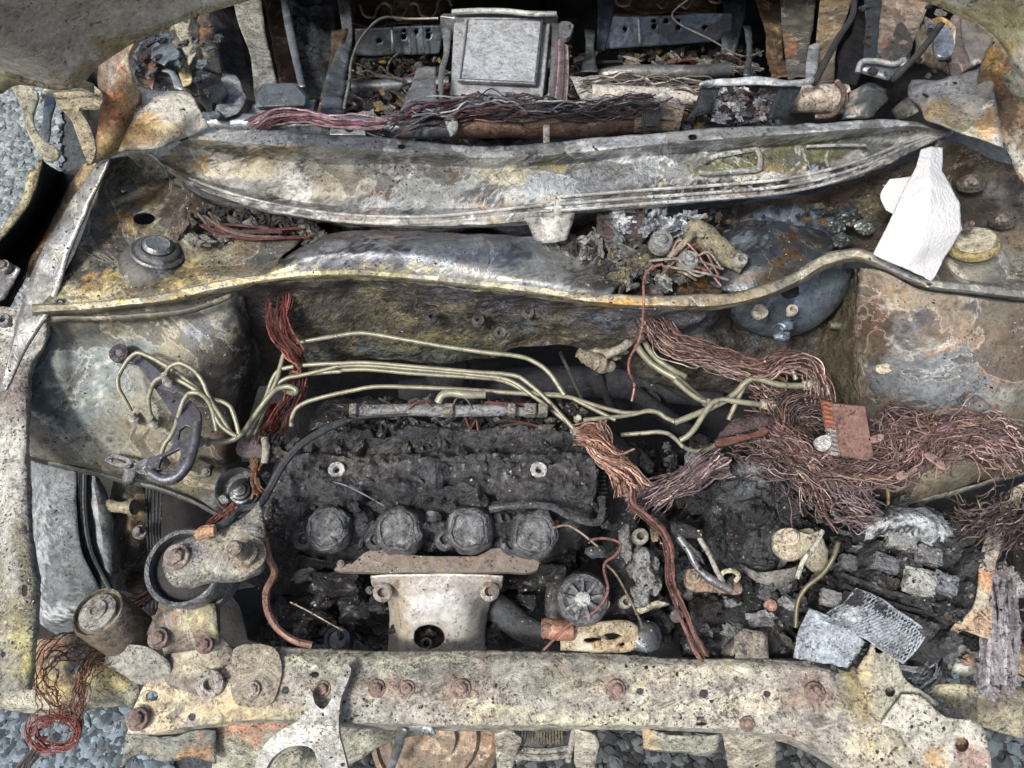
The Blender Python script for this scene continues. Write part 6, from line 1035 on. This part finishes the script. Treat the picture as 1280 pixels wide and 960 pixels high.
# cross car beam
cb = thing('dash_crossbeam', 'rusty grey tubular dashboard crossbeam behind the cowl panel', 'crossbeam', P(640, 158, .85))
tube('beam_tube', X('255 153 .88; 300 155 .88; 420 158 .88; 520 160 .88; 570 160 .88'), .015, 'grey', cb, '#7a7f86', n=22)
tube('beam_tube', X('568 160 .88; 640 158 .88; 720 158 .88; 800 152 .88'), .016, 'rusty', cb, '#7a5f4c', n=22, label='rust brown half of the beam tube')
tube('beam_tube', X('790 150 .885; 830 146 .885; 852 150 .885'), [.018,.021,.02], 'crust', cb, '#8f7c68', n=22)
tube('beam_tube', X('740 116 .87; 800 118 .87; 872 122 .87'), .012, 'crust', cb, '#b0a79b', n=22)
tube('beam_tube', X('978 122 .885; 1020 123 .885; 1056 124 .885'), .021, 'crust', cb, '#b8a894', n=24, label='white and rust flaked tube end')
plate('beam_bracket', X('414 148; 456 150; 457 168; 412 168', .90), .006, 'grey', cb, '#8c9296', holes=[(437,161,.90,5,4)], round_=False)
loft('beam_strap', [X('555 148 .905; 562 134 .905; 570 134 .9'), X('563 170 .905; 570 165 .905; 572 140 .9')], 'cowl', cb, '#b8bdb8'); loft('beam_strap', [X('783 155 .91; 786 178 .905'), X('679 155 .91; 686 178 .905')] if False else [X('679 156 .91; 679 180 .90'), X('687 156 .91; 687 180 .90')], 'crust', cb, '#c0b6a2')
for k in range(9): tube('cable_tie', X(f'{788+k*3} 140 .90; {792+k*3} 128 .915; {802+k*3} 138 .91; {804+k*2} 158 .90'), .0016, 'dark', cb, '#3a3c3f', n=6)
harness('wire_harness', 'dark and red wires lying along the dashboard crossbeam', [
    (X('500 148 .90; 560 138 .905; 640 137 .905; 720 140 .905; 800 132 .91; 860 134 .91'), 40, .016, .0018, ['#3a3c40','#55585c','#564044','#2c2d30','#77797c','#8d8f92'], dict(wave=.01)),
    (X('488 150 .90; 530 140 .905; 600 140 .905; 660 138 .905'), 22, .012, .0018, ['#7a4a50','#5b3a3e','#86606a','#5c5c60','#3c3c40'], dict(wave=.008)),
    (X('720 110 .86; 790 104 .87; 850 108 .88; 920 112 .88'), 26, .014, .0018, ['#77726a','#8c867c','#5b5650'], dict(wave=.01))])
harness('wire_harness', 'pink and grey wires on the crossbeam left of the control unit', [(X('312 160 .895; 340 146 .905; 380 144 .905; 430 154 .90; 480 158 .895'), 20, .010, .0019, ['#8a6068','#745058','#a88c92','#6b6c70'], dict(wave=.004))])
# console box
cu = thing('console_box', 'square pale ash coated metal radio box in the centre console', 'radio unit', P(630, 75, .6))
def bq(s, z): return q('B', s, z)
g = G('#92979b'); gplate(g, bq('440 60; 800 65; 770 360; 424 350', .74), .09); g.out('box_body', 'pale', cu, bevel=.003)
g = G('#9ca2a8'); gplate(g, bq('490 70; 765 75; 742 310; 455 300', .748), .008); g.out('box_lid', 'pale', cu, bevel=.002)
g = G('#7d8082'); gplate(g, bq('385 60; 400 48; 825 52; 828 65; 800 72; 430 66', .75), .05); g.out('box_flange', 'grey', cu, bevel=.002)
tube('box_edge', bq('455 298; 600 305; 742 312', .751), .0035, 'grey', cu, '#6c7074'); tube('box_edge', bq('485 72; 470 190; 455 300', .751), .003, 'grey', cu, '#b0b4b6'); tube('box_edge', bq('768 74; 755 190; 742 310', .751), .003, 'grey', cu, '#5f6265')
tube('box_edge', bq('430 45; 520 40; 640 42; 720 50; 820 52', .765), .005, 'cowl', cu, '#a3a6a4')
strip('box_side_rail', 'B', '390 70 .72; 400 200 .74; 385 250 .76; 380 400 .80', '430 70 .72; 420 200 .74; 405 260 .76; 395 400 .80', 'grey', '#8a8f92', parent=cu)
strip('box_side_rail', 'B', '805 80 .74; 800 200 .76; 785 380 .80', '870 85 .74; 835 130 .76; 815 380 .80', 'grey', '#7b7e82', parent=cu)
plate('box_lug', bq('835 82; 875 84; 878 115; 862 140; 836 130', .78), .01, 'grey', cu, '#8e9396', holes=[(714,33,.78,3)])
for k in range(9): tube('console_wire', bq(f'{820+k*5} {140+k*4}; {815+k*6} 260; {800+k*7} 390', .80), .0022, 'copper', cu, R.choice(['#6a5a5c','#75696a','#4c4446','#9a8a88']), n=6)
strip('console_foot', 'B', '300 245 .76; 285 300 .78; 250 380 .82; 240 420 .84', '370 245 .76; 370 300 .78; 375 380 .82; 380 430 .84', 'grey', '#8c9194', disp=.004, parent=cu)
lumps(cu, [(560+R.random()*130, 120+R.random()*12, .82, (4+R.random()*5,3,4), R.choice(['#26272a','#4d4f52','#85878a']), .7, R.random()*3, .3) for k in range(34)])
# seat frames
def seat(crop, name, label, p1, p2, holes_):
    t = thing(name, label, 'seat frame', P(*(p1[len(p1)//2][:2]), .3))
    return t
sl_ = thing('seat_frame', 'blue grey metal front seat frame left of the radio box with wavy springs', 'seat frame', P(500, 50, .3), 'front seat frames')
loft('seat_front_panel', [q('B','70 108 .60; 130 105 .60; 200 100 .60; 300 95 .60; 400 92 .60'), q('B','75 205 .55; 130 208 .55; 200 205 .55; 300 203 .55; 385 200 .55')], 'grey', sl_, '#6f7b84', step=.004, thick=.003, disp=.001, holes=[(474,51,4,2.5)]+[(420+x*.336, y*.336, 3.2, 3) for x, y in ((253,118),(253,140),(298,118),(343,115),(343,137))])
strip('press_rib', 'B', '200 100 .61; 205 160 .59; 205 205 .565', '212 100 .61; 217 160 .59; 217 205 .565', 'grey', '#87929a', parent=sl_); strip('press_rib', 'B', '270 98 .61; 275 202 .565', '276 98 .61; 281 202 .565', 'grey', '#55606a', parent=sl_); strip('press_rib', 'B', '318 98 .61; 323 202 .565', '324 98 .61; 329 202 .565', 'grey', '#55606a', parent=sl_)
sr_ = thing('seat_frame', 'blue grey metal front seat frame right of the radio box', 'seat frame', P(835, 40, .3), 'front seat frames')
loft('seat_front_panel', [cc(q('B','980 55 .60; 1120 58 .60; 1280 55 .60'), q('C','60 50 .60; 195 50 .60')), cc(q('B','985 185 .55; 1120 175 .55; 1280 165 .55'), q('C','60 160 .55; 190 150 .55'))], 'grey', sr_, '#68747f', step=.004, thick=.003, disp=.001, holes=[(420+x*.336, y*.336, 3.2, 3) for x, y in ((1075,108),(1182,80),(1182,102),(1228,78),(1273,78),(1273,102))]+[(881,34,4,2.5)])
strip('press_rib', 'B', '1120 60 .61; 1125 170 .565', '1132 60 .61; 1137 170 .565', 'grey', '#87929a', parent=sr_); strip('press_rib', 'B', '1205 60 .61; 1207 168 .565', '1210 60 .61; 1212 168 .565', 'grey', '#4c5762', parent=sr_)
strip('seat_side_plate', 'B', '970 -40 .58; 975 100 .6; 970 190 .56', '1040 -40 .58; 1030 60 .6; 1000 190 .56', 'grey', '#5d6a75', parent=sr_)
strip('seat_side_plate', 'C', '150 -40 .56; 160 60 .58; 150 200 .54', '250 -40 .56; 240 60 .58; 200 220 .54', 'grey', '#4c555d', parent=sr_, disp=.004)
loft('seat_pan', [q('B','70 -60 .46; 480 -60 .46'), q('B','60 95 .48; 390 85 .48')], 'rusty', sl_, '#4a3a2a', disp=.006, spots=[(520,10,30,16,'#7a5a3a'),(480,30,20,'#2b2a2b')])
loft('seat_pan', [q('B','1030 -60 .50; 1290 -60 .50; 1400 -60 .5'), q('B','1030 50 .52; 1290 50 .52; 1420 50 .52')], 'rusty', sr_, '#6a5034', disp=.006, spots=[(830,5,60,12,'#85643c')])
for par, pts in ((sl_, q('B','90 20 .62; 110 60 .62; 140 65 .62; 155 30 .62; 180 12 .62; 205 25 .62; 212 60 .62; 240 75 .62; 258 45 .62; 275 15 .62; 300 15 .62; 318 55 .62; 350 70 .62; 375 40 .62; 385 0 .62; 410 -10 .62; 430 20 .62')), (sr_, q('B','1035 -10 .62; 1055 20 .62; 1085 20 .62; 1100 -10 .62; 1120 -30 .62; 1180 -30 .62; 1195 15 .62; 1215 30 .62; 1230 10 .62')), (sr_, q('C','0 20 .62; 20 30 .62; 40 10 .62; 60 -20 .62; 100 -20 .62; 115 5 .62; 145 10 .62; 150 -10 .62'))): tube('zigzag_spring', pts, .003, 'grey', par, '#7f7a72', n=8, res=90)
strip('seat_mount', 'B', '925 110 .60; 930 180 .66; 910 270 .72', '965 110 .60; 960 190 .66; 975 265 .72', 'grey', '#7d858b', parent=sr_, disp=.003); strip('seat_mount', 'C', '235 90 .62; 250 180 .66; 235 280 .72', '265 90 .62; 270 190 .66; 262 285 .72', 'grey', '#73797e', parent=sr_, disp=.003)
tube('seat_floor_bar', q('B','60 325 .66; 180 320 .66; 300 310 .66; 420 308 .66'), .012, 'grey', sl_, '#6d7478', n=16)
tube('seat_floor_bar', cc(q('B','980 285 .66; 1060 270 .67; 1280 268 .67'), q('C','60 268 .67; 180 258 .66')), .013, 'grey', sr_, '#78797a', n=16)
tube('floor_wire', q('B','30 400 .84; 50 300 .82; 60 220 .78; 110 120 .74; 180 65 .72; 260 70 .70; 380 68 .70'), .0024, 'copper', sl_, '#8a8780', n=7)
# right scuttle pieces
strip('scuttle_shelf', 'B', '870 285 .84; 1000 290 .86; 1100 330 .87; 1280 335 .87', '920 390 .87; 1010 385 .88; 1120 370 .89; 1280 385 .89', 'crust', '#9a948c', disp=.006, spots=[(735,110,12,14,'#9d958c'),(790,118,20,8,'#7d7468'),(820,117,40,5,'#c5c4c0')])
st = thing('steering_bracket', 'long pale bracket strip with dark sides behind the right of the cowl panel', 'steering bracket', P(920, 120, .85))
loft('bracket_strip', [q('C','75 320 .93; 110 300 .935; 200 292 .935; 300 285 .935; 400 298 .935; 500 290 .935'), q('C','80 330 .92; 130 320 .93; 200 318 .93; 300 315 .93; 400 320 .93; 495 312 .93')], 'cowl', st, '#adb3b8', thick=.004)
strip('bracket_side', 'C', '75 325 .92; 60 380 .91; 30 440 .90', '150 325 .92; 130 380 .91; 110 420 .90', 'char', '#33383c', parent=st, disp=.004)
strip('bracket_side', 'C', '370 325 .92; 345 380 .91; 325 445 .90', '455 320 .92; 425 380 .91; 400 440 .90', 'char', '#2b3136', parent=st, disp=.004)
lumps(st, [(878+R.random()*90, 112+R.random()*38, .87+R.random()*.03, (2+R.random()**2*8,2+R.random()**2*10,3), R.choice(['#8d9094','#5b5d62','#c0c2c4','#3a3634','#7d6a60']), 1.0, R.random()*3, 0) for k in range(130)], 'alu', 'molten_drips')
strip('upright_plate', 'C', '480 170 .82; 470 230 .85; 468 290 .88', '520 150 .82; 515 230 .85; 505 290 .88', 'cowl', '#a3a8ac', parent=st)
tube('ring_clamp', X('1020 146 .90; 1040 144 .91; 1052 130 .915; 1054 112 .915; 1046 102 .91'), .004, 'rusty', st, '#7a6254')
loft('fabric_wrap', [q('C','620 345 .92; 650 330 .93; 700 310 .93; 770 330 .93'), q('C','620 400 .92; 670 400 .93; 720 380 .935; 775 370 .93'), q('C','600 440 .92; 660 440 .925; 720 430 .93; 740 400 .93')], 'grey', st, '#59656a', disp=.006, spots=[(1062,125,12,18,'#a89c8e'),(1090,120,14,14,'#66736f')])
strip('steering_rod', 'C', '775 300 .96; 880 190 1.0; 960 85 1.04', '800 305 .96; 900 200 1.0; 975 95 1.04', 'dark', '#2b2a2a', parent=st, thick=.01)
loft('hinge_pocket', [q('C','670 235 .95; 720 228 .955; 800 235 .955; 840 220 .955'), q('C','665 270 .94; 740 290 .945; 800 300 .95; 830 270 .95')], 'grey', st, '#6f757a', disp=.003)
tube('pocket_rim', q('C','660 270 .95; 675 232 .958; 730 228 .96; 800 238 .96; 835 222 .96; 825 250 .955'), .004, 'cowl', st, '#b5b9bb')
strip('cowl_pad', 'C', '780 410 .98; 830 370 1.0; 870 360 1.01', '795 445 .98; 850 430 1.0; 885 410 1.01', 'cowl', '#9b9890', disp=.006)
# right door opening
strip('cross_member', 'C', '250 -60 .62; 300 60 .64; 330 200 .68; 340 290 .72', '370 -60 .62; 380 60 .64; 390 200 .68; 400 290 .72', 'rusty', '#54412f', disp=.01, spots=[(950,15,20,20,'#7d6440')])
strip('seat_rail', 'C', '370 -60 .68; 380 100 .70; 400 290 .76', '500 -60 .68; 500 60 .70; 480 180 .74; 470 290 .78', 'sheet', '#55544f', disp=.008, spots=[(985,60,12,12,'#8a5a2a')])
strip('seat_belt_post', 'C', '530 -60 .74; 510 100 .78; 500 250 .82; 490 310 .84', '660 -60 .74; 620 60 .78; 580 180 .82; 575 305 .84', 'rusty', '#85755a', disp=.004)
tube('black_strap', q('C','650 -20 .86; 640 60 .88; 590 140 .9; 530 250 .92; 500 310 .92'), .005, 'dark', car, '#2b2826')
strip('gap_shade_strip', 'C', '660 -60 .66; 650 100 .70; 590 200 .76; 580 310 .8', '740 -60 .64; 720 100 .68; 690 200 .74; 660 310 .78', 'dark', '#15161a', disp=.006)  # the same near-black gap strip at the right door opening
strip('door_frame', 'C', '680 -60 .74; 690 60 .76; 680 240 .82', '770 -60 .74; 750 60 .76; 740 230 .82', 'dark', '#2b343e', disp=.003)
strip('door_post', 'C', '760 -60 .80; 745 60 .82; 730 230 .88', '960 -60 .82; 870 150 .86; 850 240 .90', 'rusty', '#7d6c5a', disp=.006, spots=[(1130,20,30,20,'#948272'),(1110,60,12,'#6a4a38')])
plate('cavity_shade_plate', q('C','790 230; 800 110; 820 80; 860 130; 868 170; 850 200; 820 235', .905), .004, 'dark', car, '#35352d')  # flat plate, dark colour stands in for the shade of an open cavity
strip('door_post', 'C', '870 230 .90; 900 100 .94; 960 60 .97', '1000 285 .94; 1010 200 .96; 1020 100 .98', 'rusty', '#9a8c7a', disp=.005, spots=[(1160,80,14,20,'#8f7a62'),(1175,20,24,16,'#b08a4a')])
plate('mirror_remnant', q('C','945 170; 965 100; 1000 100; 1020 150; 1020 190; 1000 210; 960 205', 1.0), .006, 'grey', car, '#7c838a', label='grey faceted mirror plate remnant')
strip('door_skin', 'C', '1000 280 .88; 1010 150 .90; 1030 60 .92', '1140 230 .90; 1170 120 .92; 1160 60 .94', 'sheet', '#5d5452', disp=.01, spots=[(1215,70,20,'#6c6664')])
strip('left_scrap', 'A', '410 600 .96; 480 575 .965; 560 570 .965', '390 700 .93; 470 690 .93; 640 660 .94', 'sooty', '#5d5d50', disp=.004)
for x_, y_ in ((600,125),(905,240)): pass
lump('scrap_cluster', 228, 280, .95, (14,22,8), 'sooty', car, '#5d5348', 4, .8); lump('scrap_cluster', 245, 300, .945, (18,9,6), 'crust', car, '#77766a', 4, .8)
lumps(car, [(232+R.random()*170, 262+R.random()*40, .92+R.random()*.012, (3+R.random()*11,2+R.random()*5,4), R.choice(['#3a3733','#55514a','#8d8a82','#2c2a29','#6d6a62']), .9, R.random()*3, 0) for k in range(130)], 'sooty', 'burnt_scraps')
lumps(car, [(150+R.random()*130, 25+R.random()*120, .90+R.random()*.03, (2+R.random()**2*6,3+R.random()**2*9,3), R.choice(['#3a3733','#5b6469','#6d6a62','#2c2a29','#5a4a40','#4b545b']), .6, R.random()*3, .4) for k in range(45)], 'sooty', 'burnt_scraps')
lumps(car, [(1080+R.random()*110, 5+R.random()*110, .95+R.random()*.03, (2+R.random()**2*6,3+R.random()**2*8,3), R.choice(['#3a3733','#5b6469','#6d6a62','#2c2a29','#6a5a50']), .6, R.random()*3, .4) for k in range(26)], 'sooty', 'burnt_scraps')
for k in range(8): tube('loose_wire', [(235+R.random()*30, 265+R.random()*20, .95), (270+R.random()*30, 280+R.random()*16, .945), (330+R.random()*60, 285+R.random()*14, .94)], .0018, 'copper', car, R.choice(['#5d4444','#77706a','#6b3f3a']), n=6)
# footwell clutter
tun = thing('footwell_debris', 'jumble of burnt scraps and wires in the footwells', 'debris', P(640, 110, .4)); tun['kind'] = 'stuff'
g = G()
for k in range(900):
    x_ = 430+R.random()*520; y_ = 60+R.random()*110; z_ = .50+.28*smooth01((y_-60)/110)+R.random()*.03
    glump(g, P(x_, y_, z_), [(.003+R.random()**2*.018), (.003+R.random()**2*.008), .003+R.random()*.005], 2, .9, 1.5, R.choice(['#1d1c1c','#2b2827','#3a3735','#55504a','#6a675f','#242529','#7d6a3c','#8a8984']), rot=R.random()*3, sq=R.random()*.6)
for k in range(170):
    x_ = 430+R.random()*520; y_ = 80+R.random()*80; z_ = .56+.26*smooth01((y_-60)/110); d_ = lambda s: (R.random()-.5)*s
    gtube(g, wpts([(x_, y_, z_), (x_+d_(60), y_+d_(24), z_+.02), (x_+d_(90), y_+d_(40), z_)]), .0016+R.random()*.002, 5, R.choice(['#4c4846','#77736c','#2c2a2a','#8d8478','#6a3f3c']), res=10)
g.out('scraps', 'sooty', tun, kind='stuff')

strip('door_post', 'A', '500 190 .89; 520 150 .88; 560 110 .87', '560 330 .92; 575 250 .91; 600 180 .90', 'rusty', '#6b4a40', disp=.004)
strip('trim_remnant', 'A', '560 215 .91; 590 150 .90; 625 120 .90; 650 175 .90', '610 245 .92; 640 225 .92; 660 215 .92; 665 190 .92', 'grey', '#7f8a90', disp=.004)
strip('window_channel', 'A', '640 60 .87; 665 150 .89; 700 240 .91', '720 30 .87; 705 130 .89; 730 200 .91', 'crust', '#a8a284', disp=.003)
strip('trim_remnant', 'A', '600 262 .93; 625 270 .935; 650 330 .94', '625 258 .93; 650 270 .935; 690 340 .94', 'grey', '#8c9498', disp=.003)
strip('door_post', 'C', '1010 60 .95; 990 130 .96; 1010 290 .97', '1050 40 .95; 1060 150 .96; 1080 250 .97', 'rusty', '#6d5c54', disp=.004)
# ================================================================ ash and char flakes that fell onto everything
bpy.context.view_layer.update(); dg = bpy.context.evaluated_depsgraph_get()
def flakes(name, n, area, r0, r1, cols, mat, label, cat, minz=.45, thr=None):
    g = G(); k = 0
    for _ in range(n*3):
        if k >= n: break
        x_ = area[0]+(area[2]-area[0])*R.random(); y_ = area[1]+(area[3]-area[1])*R.random()
        o = Vector((0, 0, CZ)); d = (P(x_, y_, 0)-o).normalized()
        hit, loc, nrm, _i, ob, _m = sc.ray_cast(dg, o, d, distance=4)
        if not hit or loc.z < minz or nrm.z < .45 or ob.name.startswith(('paper', 'hood', 'brake_pipe', 'copper_sheet', 'heat_shield', 'lead', 'bolt_seat')): continue
        if thr is not None and nz(loc, 9, 3) < thr: continue
        s_ = r0+(r1-r0)*R.random()**3; k += 1
        glump(g, loc+Vector((0,0,s_*.15)), (s_*(.6+R.random()), s_*(.6+R.random()), s_*(.25+.35*R.random())), 1, .7, 1.4, R.choice(cols), rot=R.random()*6, smooth=False)
    t = g.out(name, mat, None, kind='stuff', label=label, cat=cat); return t
flakes('ash_flakes', 2600, (0,150,1280,960), .0005, .0016, ['#9a968a','#b5b1a2','#c2bfb4','#7d7a70','#8a8a88'], 'stone', 'fine pale ash flakes scattered over the engine bay', 'ash', thr=.12)
flakes('char_crumbs', 3500, (0,150,1280,960), .0005, .0017, ['#1c1c1e','#29292b','#3a3a3b','#151516','#4a4540'], 'char', 'black crumbs of char scattered over the engine bay', 'char', thr=0.05)
flakes('rust_scale', 2600, (0,150,1280,960), .0005, .0014, ['#6d4630','#85603f','#56392a','#9a7a4a'], 'rusty', 'small rust scales scattered over the engine bay', 'rust', thr=0)
